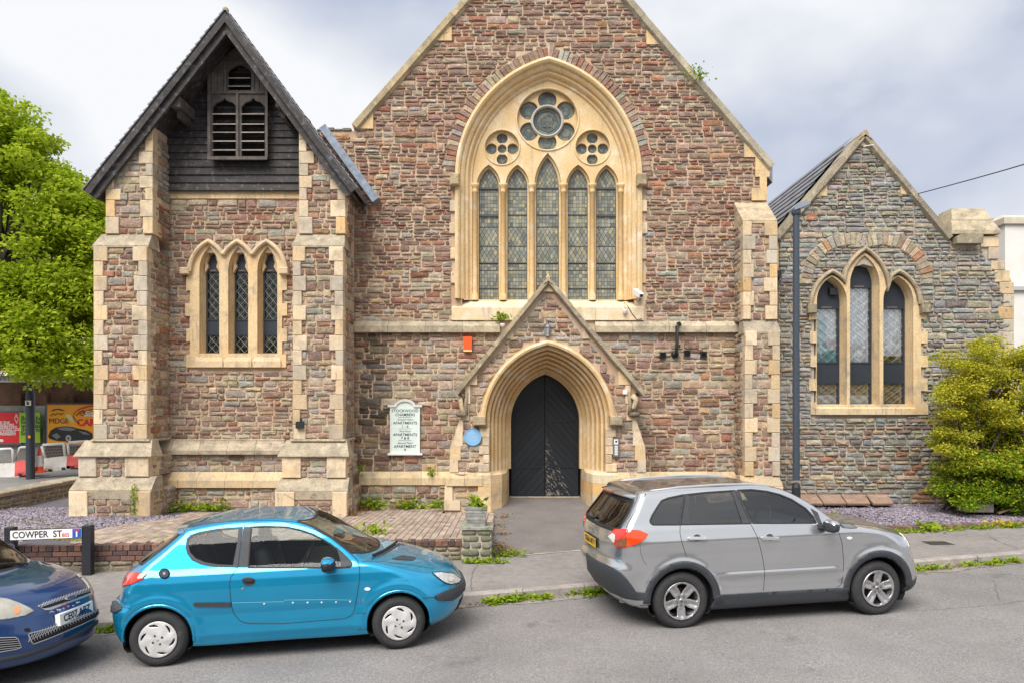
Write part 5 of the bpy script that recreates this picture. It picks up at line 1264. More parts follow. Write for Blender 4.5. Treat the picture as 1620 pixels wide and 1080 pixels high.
# paving slabs propped against the chapel wall
slab_m = mat('rusty_slab', (.29,.195,.145), .93, noise=[(5,.25),(40,.3)], stain=((.16,.13,.10), 6, .55, .72), var=.12, bump=[(40,.5,.006)])
labels = ['rust brown slab half hidden behind the lamp post foot, at the chapel wall', 'rust brown slab leaning on the chapel wall, second in the row from the lamp post', 'rust brown slab leaning on the chapel wall, third in the row from the lamp post', 'rust brown slab at the far right end of the leaning row, before the open gravel']
for i, (a, b, c, d) in enumerate(((1256,1291,1268,1302),(1293,1328,1304,1339),(1330,1368,1341,1377),(1370,1404,1382,1414))):
    yb_, yf = YC-.04, YC-.60; zb_, zf_ = PZ(781,yb_), PZ(795.5,yf); t = .045
    V = [(PX(c,yf),yf,zf_),(PX(d,yf),yf,zf_),(PX(b,yb_),yb_,zb_),(PX(a,yb_),yb_,zb_)]; V = V + [(x, y+.02, z-t) for x, y, z in V]
    tag(mk('paving_slab', V, [(0,1,2,3),(4,7,6,5),(0,4,5,1),(1,5,6,2),(2,6,7,3),(3,7,4,0)], slab_m), labels[i], 'paving slab', 'rusty slabs leaning on the chapel wall')

# ================================================================== FIXTURES ON THE WALLS
def text_obj(body, size, loc, matl, parent, name='lettering', align='CENTER', bold=0., rot=(math.radians(90),0,0), sx=1., ext=.001, shear=0., spacing=1.):
    cu = bpy.data.curves.new(name, 'FONT'); cu.body = body; cu.size = size; cu.align_x = align; cu.align_y = 'CENTER'; cu.extrude = ext; cu.offset = bold; cu.resolution_u = 3; cu.shear = shear; cu.space_character = spacing
    o = bpy.data.objects.new(name, cu); COL.objects.link(o)
    me = bpy.data.meshes.new_from_object(o.evaluated_get(bpy.context.evaluated_depsgraph_get())); bpy.data.objects.remove(o); bpy.data.curves.remove(cu)
    R = Matrix.Translation(Vector(loc)) @ __import__('mathutils').Euler(rot).to_matrix().to_4x4() @ Matrix.Diagonal((sx,1,1,1)); me.transform(R)
    if matl: me.materials.clear(); me.materials.append(matl)
    o = bpy.data.objects.new(name, me); COL.objects.link(o)
    if parent: adopt(o, parent)
    return o
M_ink = mat('sign_ink', (.02,.035,.03), .7)
# name board
y = YN-.05; sb = thing('name_board', (PX(641,y), y, PZ(718,y)), 'white arched name board with dark lettering on the wall left of the porch', 'sign')
M_board = mat('sign_board', (.66,.76,.72), .5, noise=(5,.06))
bx0, bx1, cxs = PX(617.5,y), PX(664.5,y), PX(641,y)
top = [(PX(a,y), PZ(b,y)) for a, b in ((664.5,642),(656,642),(654,638),(649,634.5),(641,633),(633,634.5),(628,638),(626,642),(617.5,642))]
one(lambda m: m.prism([(bx0,PZ(716,y)),(bx1,PZ(716,y))]+top, y-.02, y+.04), 'panel', M_board, sb, cols=False)
m = MB(); 
m.sweep([(PX(a,y), PZ(b,y)) for a, b in ((614,642),(626,642),(628,638),(633,634.5),(641,633),(649,634.5),(654,638),(656,642),(668,642))], [(-.02,y),(-.02,y-.05),(.03,y-.06),(.035,y)]); m.build('cornice', M_white, sb, cols=False)
one(lambda m: m.box(PX(614,y), PX(668.5,y), y-.06, y+.03, PZ(719,y), PZ(716,y)), 'base_rail', M_white, sb, cols=False)
one(lambda m: (m.box(bx0, bx0+.022, y-.035, y, PZ(716,y), PZ(643,y)), m.box(bx1-.022, bx1, y-.035, y, PZ(716,y), PZ(643,y))), 'stile', M_white, sb, cols=False)
for t, py, s, sh in (('STOCKWOOD',649.3,.086,0),('CHAMBERS',655.5,.086,0),('Ground Floor',663,.060,.3),('APARTMENTS',668.5,.084,0),('1 - 6',674,.080,0),('First Floor',681.5,.060,.3),('APARTMENTS',687,.084,0),('7 & 8',692.5,.080,0),('Second Floor',700,.060,.3),('APARTMENT',705.5,.084,0),('9',711,.080,0)):
    text_obj(t, s, (cxs, y-.022, PZ(py,y)), M_ink, sb, bold=.0010 if not sh else 0, shear=sh, sx=1.03)
m = MB()
for py in (659.3, 677.5, 696): m.box(cxs-.15, cxs+.15, y-.023, y-.02, PZ(py,y)-.003, PZ(py,y)+.003)
m.build('rule_line', M_ink, sb, cols=False)
# round plaque
y = YP-.06; c = XZ(748,690.5,y)
pq = tag(one(lambda m: m.lathe((c[0], y, c[1]), [(0,-.012),(.165,-.012),(.168,-.02),(.18,-.02),(.182,.0),(.182,.03)], 40, 'y'), 'round_plaque', mat('plaque_blue', (.20,.42,.66), .45, noise=(8,.06)), cols=False), 'round pale blue plaque on the porch left of the doorway', 'plaque')
for t, dz, s in (('CITY OF BRISTOL', .10, .036), ('STOCKWOOD', .045, .045), ('CHAMBERS', .0, .045), ('FORMER CHURCH', -.05, .032), ('1872', -.10, .036)):
    if t in ('STOCKWOOD','CHAMBERS','1872','CITY OF BRISTOL','FORMER CHURCH'): pass
m = MB(); 
for dz, wd in ((.105,.07),(.075,.10),(.045,.115),(.015,.12),(-.015,.12),(-.045,.11),(-.075,.09),(-.105,.06)):
    x = c[0]-wd
    while x < c[0]+wd: l = random.uniform(.012,.03); m.box(x, x+l, y-.0135, y-.0121, c[1]+dz-.007, c[1]+dz+.007); x += l+.008
m.build('worn_lettering', mat('plaque_text', (.34,.54,.74), .5), pq, cols=False)
# entry phone panel
y = YP-.05; ep = tag(one(lambda m: m.box(PX(969.5,y), PX(979,y), y-.03, y+.05, PZ(722,y), PZ(692,y)), 'entry_panel', mat('grey_metal', (.20,.20,.21), .4, metal=.5), cols=False), 'narrow door entry phone with a column of call buttons right of the doorway', 'entry phone')
one(lambda m: m.box(PX(971,y), PX(977.5,y), y-.036, y-.03, PZ(702,y), PZ(694,y)), 'speaker_plate', M_white, ep, cols=False)
one(lambda m: m.box(PX(973,y), PX(976,y), y-.04, y-.036, PZ(699,y), PZ(696,y)), 'camera_window', M_black, ep, cols=False)
for i in range(6):
    one(lambda m: m.box(PX(972,y), PX(977,y), y-.036, y-.03, PZ(706.0+i*2.6,y), PZ(704.2+i*2.6,y)), 'call_button', M_white, ep, cols=False)
# orange alarm box
y = YN-.05; ab = tag(one(lambda m: m.prism([XZ(733.5,553,y),XZ(746.5,553,y),XZ(747,533,y),XZ(733,533,y)], y-.08, y+.03), 'alarm_box', mat('alarm_orange', (.85,.10,.015), .4), cols=False), 'bright orange alarm box on the wall under the stone ledge', 'alarm box')
one(lambda m: m.box(PX(733.5,y), PX(746.5,y), y-.075, y+.03, PZ(556,y), PZ(553,y)), 'strobe_base', mat('cream_plastic', (.8,.6,.3), .4), ab, cols=False)
# porch lantern
y = YP-.12; lx, lz = PX(866,y), PZ(523,y)
ln = thing('wall_lantern', (lx, y, lz), 'small metal carriage lantern fixed above the pointed door arch', 'lantern')
M_lm = mat('lantern_metal', (.20,.20,.20), .4, metal=.7)
one(lambda m: m.lathe((lx, y, lz), [(.05,-.10),(.055,-.11),(.02,-.15),(.0,-.17)], 6), 'lantern_base', M_lm, ln, cols=False)
one(lambda m: m.lathe((lx, y, lz), [(.085,.06),(.09,.07),(.05,.12),(.025,.14),(.02,.17),(0,.18)], 6), 'lantern_roof', M_lm, ln, cols=False)
one(lambda m: m.lathe((lx, y, lz), [(.045,-.10),(.075,.06)], 6), 'lantern_glass', mat('lantern_glass', (.35,.37,.36), .15), ln, cols=False)
one(lambda m: [m.tube([(lx+.047*math.cos(t), y+.047*math.sin(t), lz-.10), (lx+.078*math.cos(t), y+.078*math.sin(t), lz+.06)], .006, 5) for t in [i*math.pi/3 for i in range(6)]], 'lantern_bars', M_lm, ln, cols=False)
one(lambda m: (m.tube([(lx, YP, lz+.05), (lx, y+.02, lz+.19), (lx, y, lz+.17)], .012, 6), m.box(lx-.03, lx+.03, YP-.02, YP, lz-.05, lz+.1)), 'lantern_bracket', M_lm, ln, cols=False)
# CCTV
y = YN-.3; cc = thing('security_camera', (PX(1010,y), YN-.1, PZ(470,y)), 'white security camera pointing down at the right foot of the great window', 'camera')
M_wp = mat('white_plastic', (.72,.72,.72), .35)
bm = MB(); V, F = bbox_block(-.055,.055,-.16,.16,-.05,.05,.012,0); 
R = Matrix.Translation((PX(1009.5,y), y, PZ(464,y))) @ Matrix.Rotation(math.radians(20), 4, 'Z') @ Matrix.Rotation(math.radians(28), 4, 'X')
mk('camera_body', [R @ Vector(v) for v in V], F, M_wp, cc); one(lambda m: m.add([R @ Vector(v) for v in ((-.035,-.163,-.03),(.035,-.163,-.03),(.035,-.163,.03),(-.035,-.163,.03))], [(0,1,2,3)]), 'lens_window', M_black, cc, cols=False)
one(lambda m: m.tube([(PX(1010,y), y+.05, PZ(468,y)), (PX(1009,YN), YN-.12, PZ(474,YN)), (PX(1009,YN), YN, PZ(474,YN))], .018, 6), 'camera_arm', M_wp, cc, cols=False)
y = YN-.12; dc = tag(one(lambda m: m.lathe((PX(988.5,y), y, PZ(492,y)), [(.0,-.07),(.035,-.055),(.05,-.02),(.055,.0),(.055,.04),(0,.045)], 14), 'dome_camera', M_wp, cols=False), 'tiny white dome camera on the great window sill above the ledge', 'camera')
one(lambda m: m.tube([XZ_ for XZ_ in [(PX(a,YN-.08), YN-.075, PZ(b,YN-.08)) for a, b in ((989,489),(988,478),(993,484),(1000,496),(1008,506),(1016,504))]], .007, 5), 'camera_cable', M_black, dc, cols=False)
y = YP-.18; tag(one(lambda m: m.lathe((PX(795,y), y+.02, PZ(514,y)), [(.0,-.05),(.04,-.03),(.05,.0),(.05,.03),(0,.035)], 12), 'dome_camera', M_wp, cols=False), 'tiny white dome camera on the left slope of the porch gable', 'camera')
y = YP-.05; tag(one(lambda m: m.box(PX(985,y), PX(992,y), y-.03, y+.01, PZ(623,y), PZ(616,y)), 'junction_box', M_wp, cols=False), 'small white junction box under the right side of the porch gable', 'junction box')
# pipe and vents
y = YN-.10; sp = thing('vent_pipe', (PX(1070,y), y, PZ(562,y)), 'black hooked soil pipe rising from the wall past the stone ledge', 'pipe')
one(lambda m: m.tube([(PX(a,yy), yy, PZ(b,yy)) for a, b, yy in ((1069,560,YN),(1069,560,y-.1),(1070,556,y-.14),(1071,545,y-.14),(1071,516,y-.14),(1072,512,y-.13),(1074.5,511,y-.08),(1076,513,y))], .035, 10), 'pipe', M_black, sp, smooth=True, cols=False)
one(lambda m: m.lathe((PX(1069,y), YN-.03, PZ(560,y)), [(0,-.08),(.06,-.075),(.08,-.03),(.085,.03)], 16, 'y'), 'pipe_elbow', M_black, sp, smooth=True, cols=False)
one(lambda m: m.lathe((PX(1071,y), y-.14, PZ(548,y)), [(.036,-.03),(.046,-.03),(.046,.03),(.036,.03)], 12), 'pipe_collar', M_black, sp, cols=False)
for i, (px, py, lb) in enumerate(((1048.5,561.5,'square black wall vent left of the hooked pipe'),(1087,558.5,'square black wall vent just right of the hooked pipe'),(1113,560.5,'square black wall vent furthest right of the hooked pipe'))):
    y = YN-.06; r = .068; X0, Z0 = PX(px,y), PZ(py,y)
    v = tag(one(lambda m: (m.box(X0-r, X0+r, y-.03, y+.05, Z0-r, Z0+r)), 'wall_vent', M_black, cols=False), lb, 'vent', 'black wall vents')
    for s_ in range(4): one(lambda m: m.add([(X0-r*.8,y-.034,Z0-r*.7+s_*r*.4),(X0+r*.8,y-.034,Z0-r*.7+s_*r*.4),(X0+r*.8,y-.055,Z0-r*.5+s_*r*.4),(X0-r*.8,y-.055,Z0-r*.5+s_*r*.4)], [(0,1,2,3)]), 'vent_slat', M_black, v, cols=False)
y = Yb-.06; tag(one(lambda m: (m.box(PX(469.5,y), PX(481.5,y), y-.08, y, PZ(677,y), PZ(666,y)), m.tube([(PX(476,y), y+.0, PZ(666,y)), (PX(476,y), y+.0, PZ(661,y))], .02, 6)), 'wall_light', M_black, cols=False), 'small black box light on the tower buttress nearest the porch', 'light')
# lead pipe like rainwater head is part of the lamp; overhead wire
wire = tag(one(lambda m: m.tube([(PX(1383,YC-.2), YC-.2, PZ(229,YC-.2)), (PX(1366,YC-.15),YC-.15,PZ(232,YC-.15))], .012, 5), 'cable_hook', M_white, cols=False), 'short pale cable hook at the top of the chapel gable', 'hook')
A = Vector((PX(1452,YC-.1), YC-.1, PZ(307,YC-.1))); B = Vector((PX(1700,11.), 11., PZ(224,11.))); B = A + (B-A)*2.2
tag(one(lambda m: m.tube([A.lerp(B, t/10) - Vector((0,0,.12*math.sin(math.pi*t/10))) for t in range(11)], .011, 5), 'overhead_cable', M_black, cols=False), 'thin black cable crossing the sky from the chapel roof', 'cable')

# cracks, joints and worn places in the road
rgc = random.Random(14); M_crack = mat('crack_fill', (.045,.042,.040), .95)
def crack(name, pts, w, m_, zf):
    mb = MB(); l = []
    for (a, b) in zip(pts[:-1], pts[1:]):
        n = max(2, int(math.dist(a, b)/.12)); l += [(a[0]+(b[0]-a[0])*t/n+rgc.gauss(0,.012), a[1]+(b[1]-a[1])*t/n+rgc.gauss(0,.012)) for t in range(n)]
    for i in range(len(l)-1):
        (x0,y0),(x1,y1) = l[i], l[i+1]; d = math.hypot(x1-x0,y1-y0) or 1; nx, ny = -(y1-y0)/d, (x1-x0)/d; w0 = w*rgc.uniform(.4,1.2); w1 = w*rgc.uniform(.4,1.2)
        mb.add([(x0+nx*w0,y0+ny*w0,zf(x0,y0)),(x1+nx*w1,y1+ny*w1,zf(x1,y1)),(x1-nx*w1,y1-ny*w1,zf(x1,y1)),(x0-nx*w0,y0-ny*w0,zf(x0,y0))], [(0,1,2,3)])
    o = mb.build(name, m_, cols=False); tag(o, kind='structure')
rzf = lambda x, y: rz(x) + .012*math.sin(x*.7)*((y+14)/(gy(x)+14)) + .004
pzf = lambda x, y: pz(x) + .035*(y-gy(x)-.14)/max(.3, py_back(x)-.02-gy(x)) + .007
crack('road_crack', [(6.3,9.4),(6.9,10.4),(6.7,11.0)], .003, M_crack, rzf)
crack('road_crack', [(4.6,8.9),(6.2,9.2),(8.1,9.9),(9.5,10.1)], .0028, M_crack, rzf)
crack('pavement_crack', [(-.55,gy(-.55)+.2),(-.60,10.6),(-.52,11.5)], .003, M_crack, pzf)
crack('pavement_crack', [(8.3,gy(8.3)+.2),(8.4,12.6),(8.55,13.1)], .005, M_crack, pzf)
mb = MB(); n = 60; V = []
for i in range(n+1):
    x = -7+17*i/n; w_ = .20+.06*math.sin(x*3.1)+.03*math.sin(x*7.7); y = gy(x)-.002; V += [(x, y, rzf(x,y)+.001), (x, y-w_, rzf(x,y-w_)+.001)]
mb.add(V, [(2*i,2*i+1,2*i+3,2*i+2) for i in range(n)]); o = mb.build('gutter_channel', mat('worn_gutter', (.27,.245,.225), .95, noise=[(3,.25),(40,.35)], stain=[((.10,.085,.07), 5, .5, .7)], bump=[(60,.6,.008)]), cols=False); tag(o, kind='structure')
# drain cover in the gutter further right, pavement box
mb = MB(); mb.box(7.1,7.5,gy(7.3)+.9,gy(7.3)+1.2,pz(7.3)+.012,pz(7.3)+.022); o = mb.build('stopcock_cover', mat('iron_cover', (.06,.055,.05), .6, metal=.4, noise=(40,.3)), cols=False); tag(o, 'small iron service cover in the pavement right of the silver car', 'cover')
# ================================================================== STREET FURNITURE
# lamp post beside the chapel
Y = 13.9; X0 = PX(1259.5, Y); zt = PZ(333, Y)
lp = thing('street_lamp', (X0, Y, .35), 'tall dark grey lamp post with flat head in front of the chapel', 'street lamp')
M_post = mat('post_paint', (.045,.060,.082), .4, noise=(20,.12))
one(lambda m: m.lathe((X0, Y, 0), [(.066,1.2),(.064,3.2),(.060,zt)], 16), 'pole', M_post, lp, True, cols=False)
one(lambda m: m.lathe((X0, Y, 0), [(.085,.3),(.085,PZ(785,Y)+.05),(.085,PZ(770,Y)),(.066,PZ(764,Y))], 8), 'base', mat('post_base', (.02,.022,.028), .4), lp, cols=False)
one(lambda m: m.lathe((X0, Y, zt), [(.066,-.10),(.085,-.08),(.085,.0),(.06,.02)], 14), 'collar', M_post, lp, True, cols=False)
V = [(X0-.06,Y-.10,zt-.02),(X0+.12,Y-.10,zt+.05),(X0+.12,Y+.2,zt+.05),(X0-.06,Y+.2,zt-.02),(X0-.07,Y-.10,zt+.03),(X0+.02,Y-.1,zt+.13),(X0+.02,Y+.2,zt+.13),(X0-.07,Y+.2,zt+.03),(X0+.24,Y-.09,zt+.10),(X0+.24,Y+.19,zt+.10),(X0+.24,Y-.09,zt+.145),(X0+.24,Y+.19,zt+.145)]
mk('lamp_head', V, [(0,1,5,4),(1,8,10,5),(4,5,6,7),(5,10,11,6),(8,9,11,10),(0,3,2,1),(1,2,9,8),(3,7,6,2),(2,6,11,9),(0,4,7,3)], mat('lamp_head', (.22,.26,.32), .4), lp)
one(lambda m: m.box(X0+.13, X0+.23, Y-.07, Y+.16, zt+.075, zt+.088), 'lens', mat('lamp_lens', (.6,.62,.6), .3), lp, cols=False)
# street name sign
Y = 11.12; sg = thing('street_name_sign', (PX(77,Y), Y, 0), 'white Cowper St name plate between two black posts on the left pavement', 'street sign')
M_post2 = mat('sign_post', (.016,.018,.026), .5, noise=(20,.2))
for px, zt_, zb_, tw in ((17, PZ(833,Y), -.05, .067), (138.5, PZ(830,Y), -.05, .067)):
    V, F = brick_box(PX(px,Y)-tw, PX(px,Y)+tw, Y-.04, Y+.07, zb_, zt_, .008); V = [(a + (.0 if px > 100 else (c-.3)*-.02), b, c) for a, b, c in V]; mk('post', V, F, M_post2, sg)
def skew(px, py): t = (px-20)/112; return (PX(px,Y), PZ(py - 4*t, Y))
pl_ = [skew(20,852.5), skew(132,852.5), skew(132,838), skew(20,838)]
mk('plate', [(a, Y-.055, b) for a, b in pl_] + [(a, Y-.04, b) for a, b in pl_], [(0,1,2,3),(4,7,6,5),(0,4,5,1),(1,5,6,2),(2,6,7,3),(3,7,4,0)], mat('sign_white', (.80,.79,.80), .4), sg)
mk('plate_frame', [(a+dx, Y-.045, b+dz) for (a, b), (dx, dz) in zip(pl_, ((-.01,-.012),(.01,-.012),(.01,.014),(-.01,.014)))], [(0,1,2,3)], M_black, sg)
tilt = math.atan2(4*Y/FPX, 112*Y/FPX)
M_letter = mat('sign_black', (.02,.022,.05), .5)
p = skew(62.5,845.5); o = text_obj('COWPER  ST', .138, (p[0], Y-.057, p[1]), M_letter, sg, rot=(math.radians(90), -tilt, 0), sx=.95, bold=.002)
p = skew(107.5,847.7); text_obj('BS5', .075, (p[0], Y-.057, p[1]), mat('sign_red', (.60,.02,.05), .5), sg, rot=(math.radians(90), -tilt, 0), bold=.001)
q = [skew(118,852.2), skew(131.8,852.2), skew(131.8,838.3), skew(118,838.3)]; mk('blue_panel', [(a, Y-.057, b) for a, b in q], [(0,1,2,3)], mat('sign_blue', (.015,.10,.42), .5), sg)
q = [skew(123.6,851), skew(126,851), skew(126,842.5), skew(123.6,842.5)]; mk('white_bar', [(a, Y-.059, b) for a, b in q], [(0,1,2,3)], mat('sign_white', ()), sg)
q = [skew(121,842.5), skew(128.8,842.5), skew(128.8,839.6), skew(121,839.6)]; mk('red_bar', [(a, Y-.059, b) for a, b in q], [(0,1,2,3)], mat('sign_red', ()), sg)
text_obj('COWPER ST', .01, (0,-50,-50), M_letter, None).hide_render = True if False else False
bpy.data.objects.remove([o for o in bpy.data.objects if o.name.startswith('lettering') and o.parent is None][0])

# ================================================================== BACKGROUND LEFT
sheet('side_road', lambda u, v: (-70+60.4*u, 17.6+11.0*v, -.02 + .16*v), 10, 6, mat('far_asphalt', (.21,.205,.20), .9, noise=[(1,.15),(30,.2)]))
sheet('side_pavement', lambda u, v: (-70+60*u, 28.6+8*v, .20+.05*v), 10, 3, M_pave)
# low stone wall beside the gravel
lw = one(lambda m: m.add([(-11.28,10.9,.1),(-11.28,10.9,.70),(-11.45,18.6,.1),(-11.45,18.6,.70),(-10.93,10.9,.1),(-10.93,10.9,.70),(-11.1,18.6,.1),(-11.1,18.6,.70)], [(0,2,3,1),(4,5,7,6),(1,3,7,5),(0,1,5,4),(2,6,7,3)], (.3,.28,.22)), 'garden_wall', M_mortar_g)
tag(lw, 'low coped stone garden wall between the gravel and the side street', 'wall')
rs = random.Random(8)
for za, zb_ in ((.38,.47),(.47,.57),(.57,.66)):
    y = 11.0
    while y < 18.4:
        w_ = rs.uniform(.2,.45); V, F = stone_geo((y,y+w_,y,y+w_,za,zb_), lambda s, z, d: (-10.945-(s-10.9)*.022+d, s, z), .02, .006, rs); c = rs.choice([(.30,.27,.21),(.25,.23,.19),(.36,.31,.22)]); mk('stone', V, F, M_stone, lw, np.array(c), True); y += w_
y = 10.9
while y < 18.5:
    l = rs.uniform(.5,.8); j = rs.uniform(-.01,.01); x = -11.19-(y-10.9)*.022; V, F = brick_box(x-.24, x+.30, y+.006, y+l-.006, .66, .755+j, .02); mk('coping_stone', V, F, M_weather, lw, np.array((.36,.31,.23))*rs.uniform(.8,1.15)); y += l
# brick wall with hoardings
YB2 = 32.0
bw = one(lambda m: m.box(-30, PX(175,YB2), YB2, YB2+.35, 0, PZ(604,YB2)), 'brick_wall', mat('far_brick', (.155,.085,.055), .95, noise=[(1.2,.3),(14,.35)], stain=((.05,.03,.025), 1.3, .5, .8)), cols=False)
tag(bw, 'long dark brick wall across the side street behind the hoardings', 'wall')
for px in (-30, 32, 73, 114, 155): one(lambda m: m.box(PX(px,YB2)-.16, PX(px,YB2)+.16, YB2-.22, YB2, 0, PZ(622,YB2)), 'pilaster', mat('far_brick', ()), bw, cols=False)
one(lambda m: m.box(-30, PX(175,YB2), YB2-.06, YB2+.4, PZ(604,YB2), PZ(602,YB2)), 'coping', M_white, bw, cols=False)
one(lambda m: m.box(-30, PX(78,YB2), YB2-.3, YB2-.02, .1, PZ(641,YB2)), 'rendered_base', mat('grey_render', (.33,.32,.31), .9, noise=[(2,.3)]), bw, cols=False)
def panel(name, x0, x1, y0, y1, Y, matl, label):
    f = one(lambda m: m.box(PX(x0-2.6,Y), PX(x1+2.6,Y), Y-.05, Y+.1, PZ(y1+2.4,Y), PZ(y0-2.4,Y)), name, mat('hoarding_frame', (.12,.13,.14), .5), cols=False); tag(f, label, 'billboard')
    one(lambda m: m.box(PX(x0,Y), PX(x1,Y), Y-.065, Y-.05, PZ(y1,Y), PZ(y0,Y)), 'poster', matl, f, cols=False); return f
Yh = 31.5
p1 = panel('billboard', -22, 32, 652, 700, Yh, mat('poster_red', (.68,.012,.02), .5), 'red poster hoarding with white lettering at the far left')
for i, (t, s) in enumerate((('IS THE',.15),('GOLDEN',.15),('STARTING',.16),('TO FEEL LUCK',.15),('A CHEEKY',.15),('MOMENT?',.15))):
    text_obj(t, s, (PX(1.5,Yh), Yh-.07, PZ(668+i*3.6,Yh)), M_white, p1, align='LEFT', bold=.006)
text_obj('A', .3, (PX(27.5,Yh), Yh-.07, PZ(658,Yh)), M_white, p1); text_obj('V', .3, (PX(28,Yh), Yh-.07, PZ(666,Yh)), M_white, p1)
one(lambda m: m.box(PX(1.5,Yh), PX(7,Yh), Yh-.07, Yh-.066, PZ(698,Yh), PZ(694,Yh)), 'white_square', M_white, p1, cols=False)
one(lambda m: m.box(PX(32.2,Yh), PX(65,Yh), Yh-.068, Yh-.052, PZ(699.5,Yh), PZ(651.8,Yh)), 'green_poster', mat('poster_green', (.33,.55,.02), .5), p1, cols=False)
for i, t in enumerate(('Be     full','be    that','we   each','the    to','be')): text_obj(t, .26, (PX(35,Yh), Yh-.075, PZ(661+i*5.9,Yh)), mat('poster_dark', (.03,.10,.02), .5), p1, align='LEFT', bold=.006)
p2 = panel('billboard', 76.5, 166, 640, 702, Yh-.2, mat('poster_orange', (.86,.36,.01), .5), 'orange poster hoarding with a black sports car beside the red one')
Yq = Yh-.28
def polyp(pts, matl, d=0, name='printed_shape', par=p2, Y=None):
    Y = Y or Yq; one(lambda m: m.prism([XZ(a,b,Y) for a, b in pts], Y-d*.004, Y-d*.004+.002), name, matl, par, cols=False)
M_pk = mat('print_black', (.012,.012,.014), .4); M_pg = mat('print_grey', (.16,.17,.18), .4)
polyp([(76,689),(80,680),(88,675.5),(100,673.5),(112,674),(124,677),(138,680),(145,684),(147,690),(144,695),(130,698),(120,697),(112,697.5),(100,697),(92,697),(84,695),(78,693)], M_pk, 1)
polyp([(90,677),(100,674.6),(111,675),(121,678.5),(112,681),(98,680)], M_pg, 2); polyp([(124,681),(136,683),(143,687),(132,686)], M_pg, 2); polyp([(82,688),(90,684),(96,690),(90,694)], M_pg, 2)
for cx_, cy_, r in ((108.5,692.5,7.2),): polyp([(cx_+r*math.cos(t)*.85, cy_+r*math.sin(t)) for t in [i*math.pi/9 for i in range(18)]], M_pk, 3); polyp([(cx_+r*.75*math.cos(t)*.85, cy_+r*.75*math.sin(t)) for t in [i*math.pi/5 for i in range(10)]], mat('print_rim', (.35,.36,.38), .4), 4); polyp([(cx_+r*(.6 if i%2 else .15)*math.cos(t)*.85, cy_+r*(.6 if i%2 else .15)*math.sin(t)) for i, t in enumerate([i*math.pi/5 for i in range(10)])], M_pk, 5)
arc = [(115+ (36+o)*math.cos(t)*1.0+38-36, 664-(24+o)*math.sin(t)) for o in (0,) for t in [math.radians(95+i*10) for i in range(10)]]
polyp([(146,640.5),(134,642),(124,646),(117,652),(115,658),(118,664),(116.5,657),(120,651),(128,646.5),(138,644),(148,642.5)], mat('poster_red', ()), 1)
text_obj('Scal', .34, (PX(143,Yq), Yq-.01, PZ(654,Yq)), M_white, p2, bold=.01, shear=.3); text_obj('CARS', .40, (PX(139.5,Yq), Yq-.01, PZ(668,Yq)), mat('poster_red', ()), p2, bold=.012)
text_obj('MDGE', .31, (PX(93,Yq), Yq-.01, PZ(665.5,Yq)), M_pk, p2, bold=-.002, sx=1.0)
polyp([(79,650),(84,647),(92,645.5),(99,647),(103,650.5),(99,649),(91,647.2),(85,648.7)], M_pk, 1)
def scrib(pts, w=.5): 
    Y = Yq-.012; one(lambda m: m.tube([(PX(a,Y), Y, PZ(b,Y)) for a, b in pts], .014*w*2, 4), 'graffiti', M_pk, p2, cols=False)
scrib([(80,657),(84,653),(87,656),(91,652.5),(95,655),(100,653)]); scrib([(120,657),(126,651),(131,648),(134,652),(130,657),(126,654),(133,650),(140,648),(147,646)]); scrib([(117,660),(121,666),(126,669)])
polyp([(103,656),(110,654),(115,660),(118,668),(113,666),(107,662)], mat('print_pale', (.60,.62,.28), .5), 1)
text_obj('DICK', .5, (PX(58,Yh), Yh-.35, PZ(707,Yh)), M_pk, bw, bold=-.004) if False else None
# road barriers
YBR = 26.0
M_bw = mat('barrier_white', (.62,.60,.57), .6, noise=[(3,.12)], stain=((.30,.26,.20), 4, .55, .8)); M_br = mat('barrier_red', (.62,.08,.07), .6, noise=[(3,.2)])
def barrier(x0, x1, yt0, yt1, yb0, yb1, red, fr, label):
    m_ = M_br if red else M_bw; Y = YBR; t = thing('road_barrier', (PX((x0+x1)/2,Y), Y, PZ(yb1,Y)), label, 'barrier', 'road works barriers along the side street')
    A, B, C_, D = XZ(x0+3,yt0,Y), XZ(x1-3,yt1,Y), XZ(x1,yb1,Y-.25), XZ(x0,yb0,Y-.25)
    V = [(D[0],Y-.25,D[1]),(C_[0],Y-.25,C_[1]),(C_[0],Y-.25,C_[1]+.12),(D[0],Y-.25,D[1]+.12),(A[0],Y-.08,A[1]),(B[0],Y-.08,B[1])]
    V += [(x, 2*Y-y, z) for x, y, z in V]
    mk('block', V, [(0,1,2,3),(3,2,5,4),(6,9,8,7),(9,10,11,8),(4,5,11,10),(0,3,9,6),(3,4,10,9),(1,7,8,2),(2,8,11,5)], m_, t)
    one(lambda m: [m.box(D[0]+(C_[0]-D[0])*f-.07, D[0]+(C_[0]-D[0])*f+.07, Y-.255, Y-.2, D[1]+(C_[1]-D[1])*f-.01, D[1]+(C_[1]-D[1])*f+.08) for f in (.25,.75)], 'forklift_slot', M_black, t, cols=False)
    if fr:
        pts = [(PX(a,Y), Y, PZ(b,Y)) for a, b in fr]
        one(lambda m: m.tube(pts, .045, 8), 'frame', M_white, t, True, cols=False)
        m = MB(); n = 14; P0, P1, P2, P3 = [Vector(p) for p in (pts[0], pts[1], pts[-2], pts[-1])]
        for i in range(1, n): m.tube([P0.lerp(P3, i/n), P1.lerp(P2, i/n)], .008, 3, caps=False)
        for i in (1,2,3): m.tube([P0.lerp(P1, i/4), P3.lerp(P2, i/4)], .01, 3, caps=False)
        m.build('mesh_panel', mat('galvanised', (.32,.32,.31), .5, metal=.4), t, cols=False, kind='stuff')
barrier(-12, 30, 733, 731, 762, 757, False, [(-8,733),(-8,711),(-6,710),(17,709),(20,711),(21,732)], 'grimy white barrier at the far left edge of the side street')
